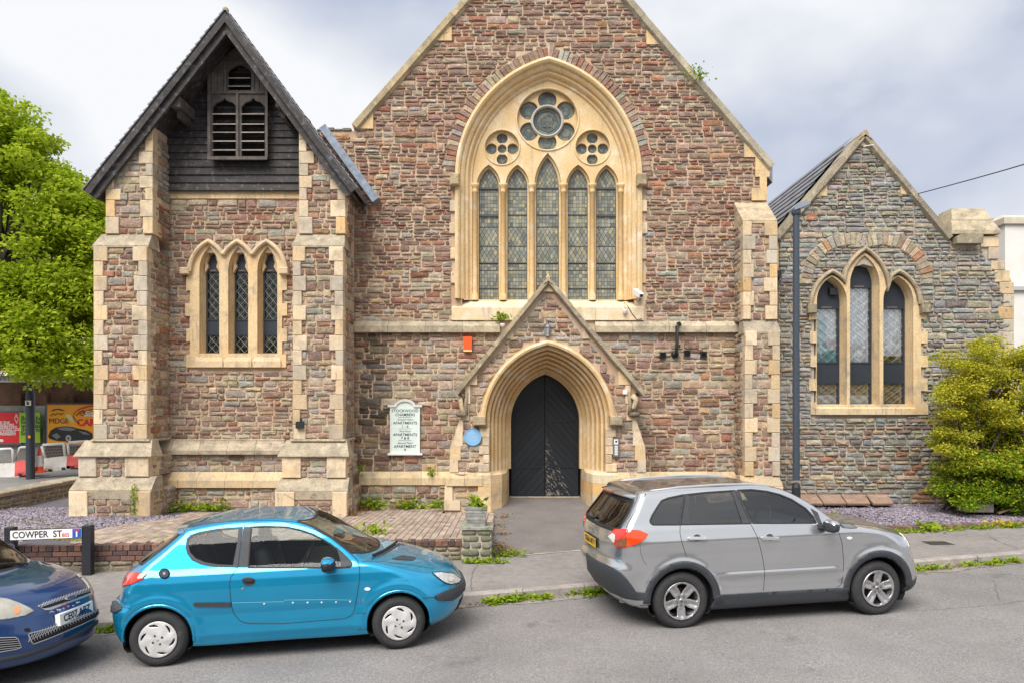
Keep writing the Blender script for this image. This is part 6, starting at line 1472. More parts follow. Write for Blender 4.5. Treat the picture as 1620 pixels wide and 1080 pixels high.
barrier(23, 59, 729, 725, 753, 748, True, [(24,730),(31,708),(33,707),(52,706),(54,708),(46,726)], 'red barrier with a tilted white frame, left of the traffic cone')
barrier(69, 111, 724, 720, 746, 741, False, [(72,724),(66,705),(68,703),(99,701),(101,703),(103,721)], 'grimy white barrier between the traffic cone and the second red barrier')
barrier(105, 145, 720, 716, 741, 737, True, [(109,719),(107,701),(109,699),(138,697),(140,699),(141,716)], 'red barrier partly hidden behind the corner of the church tower')
Y = YBR-.5; cn = thing('traffic_cone', (PX(62,Y), Y, PZ(746,Y)), 'red and white traffic cone between the barriers of the side street', 'traffic cone')
cz = PZ(746,Y); cx_ = PX(62,Y)
one(lambda m: m.lathe((cx_, Y, cz), [(.25,0),(.25,.05),(.14,.06),(.118,.2)], 16), 'cone_base', mat('cone_red', (.75,.09,.03), .5), cn, cols=False)
one(lambda m: m.lathe((cx_, Y, cz), [(.118,.2),(.075,.58)], 16), 'reflective_sleeve', M_white, cn, cols=False)
one(lambda m: m.lathe((cx_, Y, cz), [(.075,.58),(.04,.84),(.0,.85)], 16), 'cone_tip', mat('cone_red', ()), cn, cols=False)
# lamp column across the side street
Y = 25.2; X0 = PX(48, Y); zz = PZ(712, Y)
lc = thing('lamp_column', (X0, Y, zz), 'dark lamp column in front of the billboards, its top lost in the tree', 'street lamp')
one(lambda m: m.lathe((X0, Y, 0), [(.14,.1),(.14,PZ(625,Y)),(.10,PZ(615,Y)),(.085,PZ(400,Y))], 14), 'pole', mat('column_paint', (.03,.04,.055), .5), lc, True, cols=False)
one(lambda m: m.box(X0-.07, X0+.12, Y-.16, Y-.14, PZ(641,Y), PZ(633,Y)), 'notice', M_white, lc, cols=False)
text_obj('b', .17, (X0+.02, Y-.165, PZ(637,Y)), M_pk, lc, bold=.01)
one(lambda m: m.box(X0+.02, X0+.10, Y-.15, Y-.14, PZ(692,Y), PZ(688,Y)), 'sticker', mat('poster_orange', ()), lc, cols=False)
# house beyond
Y = 46.; hs = thing('terrace_house', (PX(90,Y), Y, 0), 'pale house with tiled roof glimpsed above the brick wall under the tree', 'house')
one(lambda m: m.box(PX(-20,Y), PX(170,Y), Y, Y+8, 0, PZ(592,Y)), 'wall', mat('far_render', (.45,.40,.35), .9), hs, cols=False)
one(lambda m: m.add([(PX(-22,Y),Y-.4,PZ(592,Y)),(PX(172,Y),Y-.4,PZ(592,Y)),(PX(172,Y),Y+4,PZ(556,Y+4)),(PX(-22,Y),Y+4,PZ(556,Y+4)),(PX(172,Y),Y+8.4,PZ(592,Y)),(PX(-22,Y),Y+8.4,PZ(592,Y))], [(0,1,2,3),(3,2,4,5)]), 'roof', mat('far_tiles', (.25,.16,.12), .9, noise=[(6,.3)]), hs, cols=False)
one(lambda m: m.box(PX(-22,Y), PX(172,Y), Y-.45, Y-.35, PZ(594,Y), PZ(590,Y)), 'fascia', M_white, hs, cols=False)
for i in range(7):
    a = -14+i*26; f = one(lambda m: m.box(PX(a,Y), PX(a+19,Y), Y-.06, Y, PZ(604,Y), PZ(595,Y)), 'window', M_white, hs, cols=False)
    one(lambda m: m.box(PX(a+1.2,Y), PX(a+17.8,Y), Y-.08, Y-.06, PZ(603,Y), PZ(596,Y)), 'pane', mat('far_pane', (.12,.16,.18), .1), f, cols=False)
Y = 60.; hb = thing('pale_tower_block', (PX(60,Y), Y, 0), 'pale distant building showing through gaps low in the tree', 'building')
one(lambda m: m.box(PX(5,Y), PX(165,Y), Y, Y+8, 0, PZ(520,Y)), 'wall', mat('far_white', (.62,.62,.60), .9), hb, cols=False)
for i in range(6):
    for j in range(3): one(lambda m: m.box(PX(14+i*25,Y), PX(28+i*25,Y), Y-.05, Y, PZ(590-j*24,Y), PZ(578-j*24,Y)), 'window', mat('far_pane', ()), hb, cols=False)
# ================================================================== WHITE HOUSE RIGHT
Y = 22.; wh_ = thing('white_house', (PX(1610,Y), Y, 0), 'white rendered house with a round cornered bay behind the chapel on the right', 'house')
M_rend = mat('white_render', (.70,.68,.64), .85, noise=[(1.5,.08)])
one(lambda m: m.box(PX(1572,Y), PX(1800,Y), Y+.6, Y+9, 0, PZ(376,Y)), 'wall', M_rend, wh_, cols=False)
Yb2 = Y-.6
one(lambda m: m.box(PX(1590,Yb2), PX(1700,Yb2), Yb2, Y+.6, 0, PZ(352,Yb2)), 'bay', M_rend, wh_, cols=False)
one(lambda m: m.add([(PX(1589,Yb2)-.06,Yb2-.08,PZ(355,Yb2)),(PX(1700,Yb2),Yb2-.08,PZ(355,Yb2)),(PX(1700,Yb2),Yb2-.08,PZ(345,Yb2)),(PX(1589,Yb2)-.06,Yb2-.08,PZ(345,Yb2)),(PX(1589,Yb2)+.1,Yb2+.3,PZ(337,Yb2)),(PX(1700,Yb2),Yb2+.3,PZ(337,Yb2)),(PX(1589,Yb2)-.06,Y+.6,PZ(355,Yb2)),(PX(1589,Yb2)-.06,Y+.6,PZ(345,Yb2))], [(0,1,2,3),(3,2,5,4),(0,3,7,6),(3,4,7)]), 'parapet', mat('buff_render', (.52,.46,.36), .9, noise=[(3,.2)]), wh_, cols=False)
one(lambda m: m.box(PX(1589,Yb2)-.05, PX(1700,Yb2), Yb2-.1, Yb2+.05, PZ(460,Yb2), PZ(454,Yb2)), 'string_course', mat('grey_render2', (.42,.42,.42), .9), wh_, cols=False)
one(lambda m: m.add([(PX(1562,Y),Y+.6,PZ(378,Y)),(PX(1800,Y),Y+.6,PZ(378,Y)),(PX(1800,Y),Y+3,PZ(346,Y+3)),(PX(1568,Y),Y+3,PZ(346,Y+3)),(PX(1562,Y),Y+6,PZ(378,Y))], [(0,1,2,3),(0,3,4)]), 'roof', mat('pantiles', (.22,.13,.11), .9, noise=[(5,.4)], bump=[(14,.8,.05)]), wh_, cols=False)
for (a, b) in ((500,545),(400,440)): 
    f = one(lambda m: m.box(PX(1606,Yb2), PX(1640,Yb2), Yb2-.04, Yb2, PZ(b,Yb2), PZ(a,Yb2)) if False else m.box(PX(1624,Yb2), PX(1650,Yb2), Yb2-.04, Yb2, PZ(b,Yb2), PZ(a,Yb2)), 'window', mat('far_pane', ()), wh_, cols=False)

# the terrace across the road, behind the camera: seen only in paint and glass
ot = tag(one(lambda m: (m.box(-34, 34, -17, -12, -.3, 4.9), m.add([(-34,-11.8,4.9),(34,-11.8,4.9),(34,-14.5,6.5),(-34,-14.5,6.5),(34,-17.2,4.9),(-34,-17.2,4.9)], [(0,1,2,3),(3,2,4,5)])), 'opposite_houses', mat('opposite_brick', (.20,.14,.11), .9, noise=[(2,.3)]), cols=False), kind='structure')
mw = MB(); mf = MB()
for i in range(16):
    for z0 in (.7, 3.1):
        x = -31+i*4.1; mf.box(x-.08, x+1.28, -11.99, -11.95, z0-.08, z0+1.48); mw.box(x, x+1.2, -11.95, -11.93, z0, z0+1.4)
mf.build('window_surround', M_white, ot, cols=False); mw.build('window', mat('far_pane', ()), ot, cols=False)
# ================================================================== CARS (level-set bodies, every panel solved on the same surface)
def catmull(pts, n=10, closed=True):
    P_ = [np.array(p, float) for p in pts]; N = len(P_); out = []
    for i in range(N if closed else N-1):
        a, b, c, d = (P_[(i+k) % N] if closed else P_[max(0, min(N-1, i+k))] for k in (-1, 0, 1, 2))
        l1, l2, l3 = [max(1e-6, np.linalg.norm(q)**.5) for q in (b-a, c-b, d-c)]
        for t in np.linspace(0, 1, n, endpoint=False):
            if np.linalg.norm(b-a) < 1e-9: a = b-(c-b)
            if np.linalg.norm(d-c) < 1e-9: d = c+(c-b)
            t0, t1 = 0, l1; t2 = t1+l2; t3 = t2+l3; u = t1+t*(t2-t1)
            A1 = (t1-u)/(t1-t0)*a+(u-t0)/(t1-t0)*b; A2 = (t2-u)/(t2-t1)*b+(u-t1)/(t2-t1)*c; A3 = (t3-u)/(t3-t2)*c+(u-t2)/(t3-t2)*d
            B1 = (t2-u)/(t2-t0)*A1+(u-t0)/(t2-t0)*A2; B2 = (t3-u)/(t3-t1)*A2+(u-t1)/(t3-t1)*A3
            out.append(tuple((t2-u)/(t2-t1)*B1+(u-t1)/(t2-t1)*B2))
    return out

class Car:
    def __init__(c, prof, wz, bf, br, xm, k, pose, label, name, arches, extra=None, kend=.16, wx=None):
        c.prof = catmull(prof, 8); c.wz = np.array(wz); c.bf, c.br, c.xm, c.k = bf, br, xm, k; c.arches = arches; c.extra = extra; c.wx = wx; c.kend = kend
        c.hw = max(p[1] for p in wz)
        c.X0, c.Y0, c.yaw, c.W2 = pose                        # near side rear axle point on the ground, yaw
        # car origin: centre line at rear axle
        ox = c.X0 - (c.W2)*math.sin(c.yaw); oy = c.Y0 + c.W2*math.cos(c.yaw)
        c.org = (ox, oy, rz(c.X0 + 1.2)); c.slope = -.018*1.0
        # the car stands on the sloping road: pitch about y
        c.root = bpy.data.objects.new(name, None); COL.objects.link(c.root); c.root.location = c.org
        c.M = Matrix.Translation(Vector((ox, oy, rz(ox)))) @ Matrix.Rotation(c.yaw, 4, 'Z') @ Matrix.Rotation(-.018, 4, 'Y')
        c.root.matrix_world = c.M; c.root.empty_display_size = .3; tag(c.root, label, 'car')
        c.Mi = c.M.inverted()
        # 2-D distance grid
        xs = np.arange(-1.3, 4.0, .02); zs = np.arange(-.1, 2.0, .02); XX, ZZ = np.meshgrid(xs, zs, indexing='ij')
        q = np.array(c.prof); d = np.full(XX.shape, 9.)
        for i in range(len(q)):
            a, b = q[i], q[(i+1) % len(q)]; e = b-a; l2 = (e**2).sum()
            if l2 < 1e-12: continue
            t = np.clip(((XX-a[0])*e[0]+(ZZ-a[1])*e[1])/l2, 0, 1); d = np.minimum(d, np.hypot(XX-a[0]-t*e[0], ZZ-a[1]-t*e[1]))
        d[inpoly(XX, ZZ, c.prof)] *= -1
        c.grid, c.gx0, c.gz0 = d, xs[0], zs[0]
    def sd2(c, x, z):
        u = np.clip((x-c.gx0)/.02, 0, c.grid.shape[0]-1.001); v = np.clip((z-c.gz0)/.02, 0, c.grid.shape[1]-1.001)
        i = u.astype(int); j = v.astype(int); u = u-i; v = v-j; g = c.grid
        return g[i,j]*(1-u)*(1-v)+g[i+1,j]*u*(1-v)+g[i,j+1]*(1-u)*v+g[i+1,j+1]*u*v
    def F(c, x, y, z):
        x, y, z = np.broadcast_arrays(np.asarray(x, float), np.asarray(y, float), np.asarray(z, float)); ay = np.abs(y)
        r = np.clip(ay/c.hw, 0, 1.2)
        wf = np.clip((x-c.xm)/1.2, 0, 1); wf = wf*wf*(3-2*wf); wr = np.clip((c.xm-.3-x)/1.0, 0, 1); wr = wr*wr*(3-2*wr)
        xe = x + c.bf*r**2.6*wf - c.br*r**2.6*wr
        a = c.sd2(xe, z)
        w = np.interp(z, c.wz[:,0], c.wz[:,1])
        if c.wx is not None: w = w + np.interp(x, c.wx[0], c.wx[1])
        if c.extra is not None: w = w + c.extra(x, z)
        b = ay - w
        k = c.k + c.kend*np.clip(np.maximum((x-2.55)/.6, (-.15-x)/.6), 0, 1)*np.clip((1.15-z)/.3, 0, 1)
        h = np.maximum(k-np.abs(a-b), 0)/k
        return np.maximum(a, b) + h*h*k*.25
    def march(c, O, D, tmax=3., n=60):
        """outside -> inside along D; returns hit points (nan if none)"""
        O = np.atleast_2d(O).astype(float); D = np.atleast_2d(D).astype(float); N = len(O)
        ts = np.linspace(0, tmax, n); lo = np.zeros(N); hi = np.full(N, np.nan); prev = c.F(O[:,0], O[:,1], O[:,2])
        for t0, t in zip(ts[:-1], ts[1:]):
            q = O + D*t; f = c.F(q[:,0], q[:,1], q[:,2]); m = (f < 0) & np.isnan(hi) & (prev >= 0); hi[m] = t; lo[m] = t0; prev = f
        ok = ~np.isnan(hi); h = np.where(ok, hi, 0)
        for _ in range(14):
            mid = (lo+h)/2; q = O + D*mid[:,None]; ins = c.F(q[:,0], q[:,1], q[:,2]) < 0; h = np.where(ins, mid, h); lo = np.where(ins, lo, mid)
        out = O + D*h[:,None]; out[~ok] = np.nan; return out
    def normal(c, p):
        e = .004; x, y, z = p[:,0], p[:,1], p[:,2]
        g = np.stack([c.F(x+e,y,z)-c.F(x-e,y,z), c.F(x,y+e,z)-c.F(x,y-e,z), c.F(x,y,z+e)-c.F(x,y,z-e)], 1)
        return g/np.maximum(np.linalg.norm(g, axis=1, keepdims=True), 1e-9)
    # --- sampling frames: list of 2-D points -> ray origins, dirs
    def rays(c, pts, mode):
        p = np.array(pts, float)
        if mode in ('near', 'far'): s = -1 if mode == 'near' else 1; return np.stack([p[:,0], np.full(len(p), s*1.6), p[:,1]], 1), np.tile((0,-s,0), (len(p),1))
        if mode == 'top': return np.stack([p[:,0], p[:,1], np.full(len(p), 2.3)], 1), np.tile((0,0,-1), (len(p),1))
        if mode == 'front': return np.stack([np.full(len(p), 4.2), p[:,0], p[:,1]], 1), np.tile((-1,0,0), (len(p),1))
        if mode == 'rear': return np.stack([np.full(len(p), -2.), p[:,0], p[:,1]], 1), np.tile((1,0,0), (len(p),1))
        if mode == 'px':                                   # features traced in the photograph, cast on to the body
            d = np.stack([(p[:,0]-CX)/FPX, np.ones(len(p)), -(p[:,1]-HY)/FPX], 1); R3 = np.array(c.Mi.to_3x3()); o = np.array(c.Mi @ Vector((0,0,CAMZ)))
            D = d @ R3.T; D /= np.linalg.norm(D, axis=1, keepdims=True); t0 = max(0, math.hypot(c.org[0], c.org[1]) - 5.0); return o + D*t0, D
    def trace(c, pts, mode='px'):
        O, D = c.rays(pts, mode); return c.march(O, D, 9. if mode == 'px' else 3.2, 240 if mode == 'px' else 110)
    def xz(c, pts): q = c.trace(pts); return [(a[0], a[2]) for a in q if not np.isnan(a[0])]
    def patch(c, pts, mode, name, matl, off=.003, step=None, holes=(), parent=None, smooth=True, mirror=False, thick=0.):
        step = step or (2.2 if mode == 'px' else .02)
        loops = []
        for l in [pts]+list(holes):
            o = []
            for i in range(len(l)):
                a, b = np.array(l[i], float), np.array(l[(i+1) % len(l)], float); n = max(1, int(np.linalg.norm(b-a)/step))
                o += [tuple(a+(b-a)*t/n) for t in range(n)]
            loops.append(o)
        vs, es = [], []
        for o in loops: k = len(vs); vs += o; es += [(k+i, k+(i+1) % len(o)) for i in range(len(o))]
        A = np.array(pts); xs = np.arange(A[:,0].min()+step/2, A[:,0].max(), step); ys = np.arange(A[:,1].min()+step/2, A[:,1].max(), step)
        if len(xs) and len(ys):
            GX, GY = np.meshgrid(xs, ys); GX = GX.ravel(); GY = GY.ravel(); ok = inpoly(GX, GY, loops[0])
            for h in loops[1:]: ok &= ~inpoly(GX, GY, h)
            B = np.array(vs); 
            if ok.any():
                g = np.stack([GX[ok], GY[ok]], 1)
                dm = np.min(np.hypot(g[:,None,0]-B[None,:,0], g[:,None,1]-B[None,:,1]), axis=1); vs = vs + [tuple(q) for q in g[dm > step*.45]]
        r = delaunay_2d_cdt([Vector(v) for v in vs], es, [], 0, 1e-7)
        V2 = np.array([tuple(v) for v in r[0]]); T = [f for f in r[2]]
        cen = np.array([V2[list(f)].mean(0) for f in T]); ok = inpoly(cen[:,0], cen[:,1], loops[0])
        for h in loops[1:]: ok &= ~inpoly(cen[:,0], cen[:,1], h)
        T = [T[i] for i in range(len(T)) if ok[i]]
        P3 = c.trace(V2, mode); bad = np.isnan(P3[:,0]); T = [f for f in T if not bad[list(f)].any()]; P3[bad] = 0
        Nn = c.normal(P3); P3 = P3 + Nn*off
        if not T: return None
        # orient outward
        T2 = []
        for f in T:
            a, b, d = P3[f[0]], P3[f[1]], P3[f[2]]
            T2.append(tuple(f) if np.dot(np.cross(b-a, d-a), Nn[f[0]]) > 0 else tuple(reversed(f)))
        used = sorted({i for f in T2 for i in f}); mp_ = {u: i for i, u in enumerate(used)}; V = P3[used]; T2 = [tuple(mp_[i] for i in f) for f in T2]
        if thick:                                             # closed rim so that the piece has a real edge
            from collections import Counter
            e = Counter(); 
            for f in T2:
                for i in range(len(f)): e[(f[i], f[(i+1) % len(f)])] += 1
            n = len(V); V = np.vstack([V, V - Nn[used]*thick]); T2 = T2 + [(b, a, a+n, b+n) for (a, b) in e if e.get((b, a), 0) == 0]
        o = mk(name, V, T2, matl, parent or c.root, None, smooth)
        if smooth and not thick:
            try: o.data.normals_split_custom_set_from_vertices([tuple(v) for v in Nn[used]])
            except Exception: pass
        if mirror:
            W = V.copy(); W[:,1] *= -1; mk(name, W, [tuple(reversed(f)) for f in T2], matl, parent or c.root, None, smooth)
        return o
    def strip(c, pts, mode, w, name, matl, off=.003, parent=None, mirror=False, thick=0., closed=False, ends=True):
        """ribbon of 3-D width w along a polyline on the body"""
        l = []; q = list(pts) + ([pts[0]] if closed else []); st = 2.0 if mode == 'px' else .02
        for i in range(len(q)-1):
            a, b = np.array(q[i], float), np.array(q[i+1], float); n = max(1, int(np.linalg.norm(b-a)/st)); l += [tuple(a+(b-a)*t/n) for t in range(n)]
        l.append(tuple(q[-1])); P3 = c.trace(l, mode); P3 = P3[~np.isnan(P3[:,0])]
        if len(P3) < 2: return None
        Nn = c.normal(P3); T = np.gradient(P3, axis=0); T /= np.maximum(np.linalg.norm(T, axis=1, keepdims=True), 1e-9); B = np.cross(Nn, T)
        V = np.vstack([P3+B*w/2+Nn*off*.2, P3+B*w*.3+Nn*(off+thick), P3-B*w*.3+Nn*(off+thick), P3-B*w/2+Nn*off*.2]); n = len(P3)
        F_ = [(j*n+i, (j+1)*n+i, (j+1)*n+i+1, j*n+i+1) for j in range(3) for i in range(n-1)]
        o = mk(name, V, F_, matl, parent or c.root, None, True)
        if mirror: W = V.copy(); W[:,1] *= -1; mk(name, W, [tuple(reversed(f)) for f in F_], matl, parent or c.root, None, True)
        return o
    def hull(c, paint, side_holes, test_holes, step=.016, panels=(), zlow=None, under=None):
        """body skin from capsule rays; side_holes: polygons in (x,z) removed on both sides; test_holes: functions(points)->bool mask to remove"""
        xr, xf, zc = .25, 2.2, .62
        nt = int((xf-xr)/step); fan = 84
        th = [math.pi - math.pi/2*i/fan for i in range(fan)]; dirs = [(xr, t) for t in th] + [(xr+(xf-xr)*i/nt, math.pi/2) for i in range(nt)] + [(xf, math.pi/2 - math.pi/2*i/fan) for i in range(fan+1)]
        phi = np.concatenate([np.linspace(-math.radians(38), math.radians(60), 92), np.linspace(math.radians(60), math.radians(90), 30)[1:]])
        U, Vn = len(dirs), len(phi)
        ox = np.array([d[0] for d in dirs])[:,None]; ct = np.array([math.cos(d[1]) for d in dirs])[:,None]; st = np.array([math.sin(d[1]) for d in dirs])[:,None]
        cp, sp = np.cos(phi)[None], np.sin(phi)[None]
        D = np.stack([ct*cp, st*cp, np.broadcast_to(sp, (U, Vn))], -1).reshape(-1, 3); O = np.stack([np.broadcast_to(ox, (U,Vn)), np.zeros((U,Vn)), np.full((U,Vn), zc)], -1).reshape(-1, 3)
        lo = np.zeros(len(O)); hi = np.full(len(O), 2.2)
        # first exit from inside
        ts = np.linspace(.2, 2.2, 60); found = np.zeros(len(O), bool)
        for t in ts:
            q = O + D*t; o_ = (c.F(q[:,0], q[:,1], q[:,2]) > 0) & ~found; hi[o_] = t; lo[o_] = t-.04; found |= o_
        for _ in range(13):
            m = (lo+hi)/2; q = O + D*m[:,None]; o_ = c.F(q[:,0], q[:,1], q[:,2]) > 0; hi = np.where(o_, m, hi); lo = np.where(o_, lo, m)
        Pn = O + D*hi[:,None]; 
        # snap to hole outlines in side view
        for poly in side_holes:
            q = np.array(poly); d = np.full(len(Pn), 9.); bx = Pn[:,0].copy(); bz = Pn[:,2].copy()
            for i in range(len(q)):
                a, b = q[i], q[(i+1) % len(q)]; e = b-a; l2 = max((e**2).sum(), 1e-12); t = np.clip(((Pn[:,0]-a[0])*e[0]+(Pn[:,2]-a[1])*e[1])/l2, 0, 1)
                cx_, cz_ = a[0]+t*e[0], a[1]+t*e[1]; dd = np.hypot(Pn[:,0]-cx_, Pn[:,2]-cz_); m = dd < d; d[m] = dd[m]; bx[m] = cx_[m]; bz[m] = cz_[m]
            m = (d < step*.52) & (np.abs(Pn[:,1]) > .35)
            if m.any():
                O2 = np.stack([bx[m], np.full(m.sum(), 1.6), bz[m]], 1); h = c.march(O2, np.tile((0,-1,0), (len(O2),1)), 1.5, 60); ok = ~np.isnan(h[:,0]); idx = np.where(m)[0][ok]; Pn[idx] = h[ok]
        idx = np.arange(U*Vn).reshape(U, Vn); Fq = np.stack([idx[:-1,:-1], idx[1:,:-1], idx[1:,1:], idx[:-1,1:]], -1).reshape(-1, 4)
        cen = Pn[Fq].mean(1); keep = np.ones(len(Fq), bool)
        for poly in side_holes: keep &= ~(inpoly(cen[:,0], cen[:,2], poly) & (cen[:,1] > .35))
        for fn in test_holes: keep &= ~fn(cen)
        Fq = Fq[keep]; cen = cen[keep]
        Nn = c.normal(Pn)
        done = np.zeros(len(Fq), bool); objs = {}
        for (nm, fn, matl) in list(panels) + [('body_shell', lambda q: np.ones(len(q), bool), paint)]:
            m = fn(cen) & ~done; done |= m
            if not m.any(): continue
            f = Fq[m]; u, inv = np.unique(f, return_inverse=True); f = inv.reshape(f.shape); V = Pn[u]; nn = Nn[u]
            W = V.copy(); W[:,1] *= -1; n2 = nn.copy(); n2[:,1] *= -1
            V2 = np.vstack([V, W]); F2 = np.vstack([f[:, ::-1], f+len(V)]); N2 = np.vstack([nn, n2])
            o = mk(nm, V2, F2, matl, c.root, None, True)
            try: o.data.normals_split_custom_set_from_vertices([tuple(v) for v in N2])
            except Exception as ex: print(ex)
            objs[nm] = o
        return objs
    def wheelwell(c, x, z, r):
        m = MB(); n = 24
        for s in (-1, 1):
            ring = [(x+r*math.cos(t), z+r*math.sin(t)) for t in [math.pi*2*i/n for i in range(n)]]
            V = [(a, s*.40, max(b, .16)) for a, b in ring] + [(a, s*(c.hw-.05), max(b, .16)) for a, b in ring] + [(x, s*.40, z)]
            F_ = [(i, (i+1) % n, n+(i+1) % n, n+i) for i in range(n)] + [(2*n, i, (i+1) % n) for i in range(n)]
            m.add(V, F_)
        m.build('wheel_well', M_dark, c.root, cols=False)

def lathe_y(c, prof, n=40):
    """profile (radius, y) spun about the y axis through c"""
    V = []; F_ = []; k = len(prof)
    for i in range(n):
        t = 2*math.pi*i/n
        for r, h in prof: V.append((c[0]+r*math.cos(t), c[1]+h, c[2]+r*math.sin(t)))
    for i in range(n):
        for j in range(k-1): a, b = i*k+j, ((i+1) % n)*k+j; F_.append((a, b, b+1, a+1))
    return V, F_
M_tyre = mat('tyre_rubber', (.030,.030,.032), .85, noise=[(30,.25)], stain=((.12,.105,.09), 7, .58, .80), bump=[(120,.3,.002)])
M_alloy = mat('wheel_alloy', (.42,.42,.43), .35, metal=.7, noise=[(14,.15)])
M_cap = mat('hubcap_silver', (.60,.60,.60), .45, metal=.25, noise=[(9,.15)], stain=((.32,.26,.22), 9, .60, .75))
M_disc = mat('brake_disc', (.10,.075,.06), .6, metal=.6, noise=[(20,.4)])
def wheel(c, x, yout, R, rim, kind, steer=0., side=-1):
    """yout: outer face lateral position (positive number), wheel centre height R"""
    w_ = .205; e = bpy.data.objects.new('wheel', None); COL.objects.link(e); e.parent = c.root; e.location = (x, side*(yout-w_/2), R-.004); e.rotation_euler = (0, 0, steer + (0 if side < 0 else math.pi)); e.empty_display_size = .1
    h = w_/2
    prof = [(rim-.012, -h+.03), (rim+.004, -h+.008), (rim+.02, -h+.002), (rim+(R-rim)*.55, -h-.006), (R-.035, -h+.004), (R-.012, -h+.022), (R-.002, -h+.045), (R, -.03), (R-.007, -.028), (R-.007, -.022), (R, -.02), (R, .02), (R-.007,.022), (R-.007,.028), (R, .03), (R-.004, h-.03), (R-.03, h), (rim, h), (rim-.012, h-.03)]
    V, F_ = lathe_y((0,0,0), prof, 56); mk('tyre', V, F_, M_tyre, e, None, True)
    V, F_ = lathe_y((0,0,0), [(rim-.012, -h+.03), (rim-.03, -h+.045), (rim-.045, -.0), (rim-.05, h-.02)], 48); mk('rim_barrel', V, F_, M_disc if kind == 'cap' else mat('rim_inner', (.10,.10,.105), .5, metal=.5), e, None, True)
    V, F_ = lathe_y((0,0,0), [(0,.012),(.13,.012),(.135,.03)], 30); mk('brake_disc', V, F_, M_disc, e, None, True)
    m = MB()
    ang = random.uniform(0, 1.)
    def plate(outer, holes, dome, t, name, matl, rot=0.):
        # radial plate in x,z with cast-in dome; y = -h + f(r)
        loops = [outer]+holes; vs = []; es = []
        for o in loops: k = len(vs); vs += [(p[0], p[1]) for p in o]; es += [(k+i, k+(i+1) % len(o)) for i in range(len(o))]
        g = np.arange(-.24, .2401, .012); GX, GY = np.meshgrid(g, g); GX = GX.ravel(); GY = GY.ravel(); ok = inpoly(GX, GY, outer)
        for o in holes: ok &= ~inpoly(GX, GY, o)
        B = np.array(vs); q = np.stack([GX[ok], GY[ok]], 1); dm = np.min(np.hypot(q[:,None,0]-B[None,:,0], q[:,None,1]-B[None,:,1]), axis=1); vs += [tuple(p) for p in q[dm > .006]]
        r = delaunay_2d_cdt([Vector(v) for v in vs], es, [], 0, 1e-7); V2 = np.array([tuple(v) for v in r[0]]); cen = np.array([V2[list(f)].mean(0) for f in r[2]]); ok = inpoly(cen[:,0], cen[:,1], outer)
        for o in holes: ok &= ~inpoly(cen[:,0], cen[:,1], o)
        T = [r[2][i] for i in range(len(ok)) if ok[i]]; rr = np.hypot(V2[:,0], V2[:,1]); y = dome(rr, np.arctan2(V2[:,1], V2[:,0]))
        n = len(V2); V3 = [(a, b, d) for a, b, d in zip(V2[:,0], y, V2[:,1])] + [(a, b+t, d) for a, b, d in zip(V2[:,0], y, V2[:,1])]
        from collections import Counter
        e_ = Counter(); T = [tuple(f) if np.cross(V2[f[1]]-V2[f[0]], V2[f[2]]-V2[f[0]]) > 0 else tuple(reversed(f)) for f in T]
        for f in T:
            for i in range(len(f)): e_[(f[i], f[(i+1) % len(f)])] += 1
        Fs = T + [(b, a, a+n, b+n) for (a, b) in e_ if (b, a) not in e_]
        return mk(name, V3, Fs, matl, e, None, True)
    circle = lambda r, n=48: [(r*math.cos(2*math.pi*i/n), r*math.sin(2*math.pi*i/n)) for i in range(n)]
    rot = lambda pts, a: [(x*math.cos(a)-y*math.sin(a), x*math.sin(a)+y*math.cos(a)) for x, y in pts]
    if kind == 'cap':
        R0 = rim-.002; holes = []
        for i in range(7 if False else 6):
            a0 = i*math.pi/3+ang; pts = []
            for t, r in ((-.24,.122),(-.05,.128),(.16,.138),(.30,.150),(.33,.158),(.20,.160),(.0,.153),(-.18,.140),(-.28,.129)): pts.append(((r*R0/.178)*math.cos(a0+t), (r*R0/.178)*math.sin(a0+t)))
            holes.append(pts)
        dome = lambda r, a: -h - .004 - .012*np.cos(np.clip(r/R0, 0, 1)*math.pi*.5) + .012*np.clip((r-.155)/.025, 0, 1)*0 - .004*np.cos(6*(a-ang)-r*18)*np.clip(r/.16,0,1)*(r < .165)
        plate(circle(R0), holes, dome, .01, 'hubcap', M_cap)
        for i in range(4):
            a = i*math.pi/2+.5; V, F_ = lathe_y((.05*math.cos(a), -h-.017, .05*math.sin(a)), [(.0,.0),(.006,-.001),(.0075,.002),(.011,-.002),(.012,.004)], 10); mk('wheel_bolt', V, F_, M_disc, e, None, True)
        V, F_ = lathe_y((0, -h-.016, 0), [(0,-.001),(.018,.0),(.02,.002)], 16); mk('cap_badge', V, F_, mat('badge_grey', (.4,.4,.4), .4), e, None, True)
        plate(circle(R0-.001), [circle(R0-.012)], lambda r, a: -h+.004+0*r-.006, .008, 'hubcap_rim', M_cap)
    else:
        holes = []; R0 = rim-.004
        for i in range(5):
            a0 = i*2*math.pi/5+ang; pts = []
            for t, r in ((-.10,.072),(.10,.072),(.17,.105),(.30,.150),(.36,.185),(.22,.199),(0,.2045),(-.22,.199),(-.36,.185),(-.30,.150),(-.17,.105)): pts.append((r*math.cos(a0+t), r*math.sin(a0+t)))
            holes.append(pts)
        def dome(r, a):
            s = np.abs(((a-ang-math.pi/5) % (2*math.pi/5)) - math.pi/5)      # hmm: 0 at hole centre
            sp = np.abs(((a-ang) % (2*math.pi/5)) - math.pi/5)               # 0 at spoke centre
            groove = .016*np.clip(1-sp/np.maximum(.030/np.maximum(r,.03), .05), 0, 1)*np.clip((r-.085)/.02, 0, 1)*np.clip((.2-r)/.02, 0, 1)
            return -h + .022 - .030*np.clip(r/R0, 0, 1)**1.5 + groove
        plate(circle(R0), holes, dome, .02, 'alloy_spokes', M_alloy)
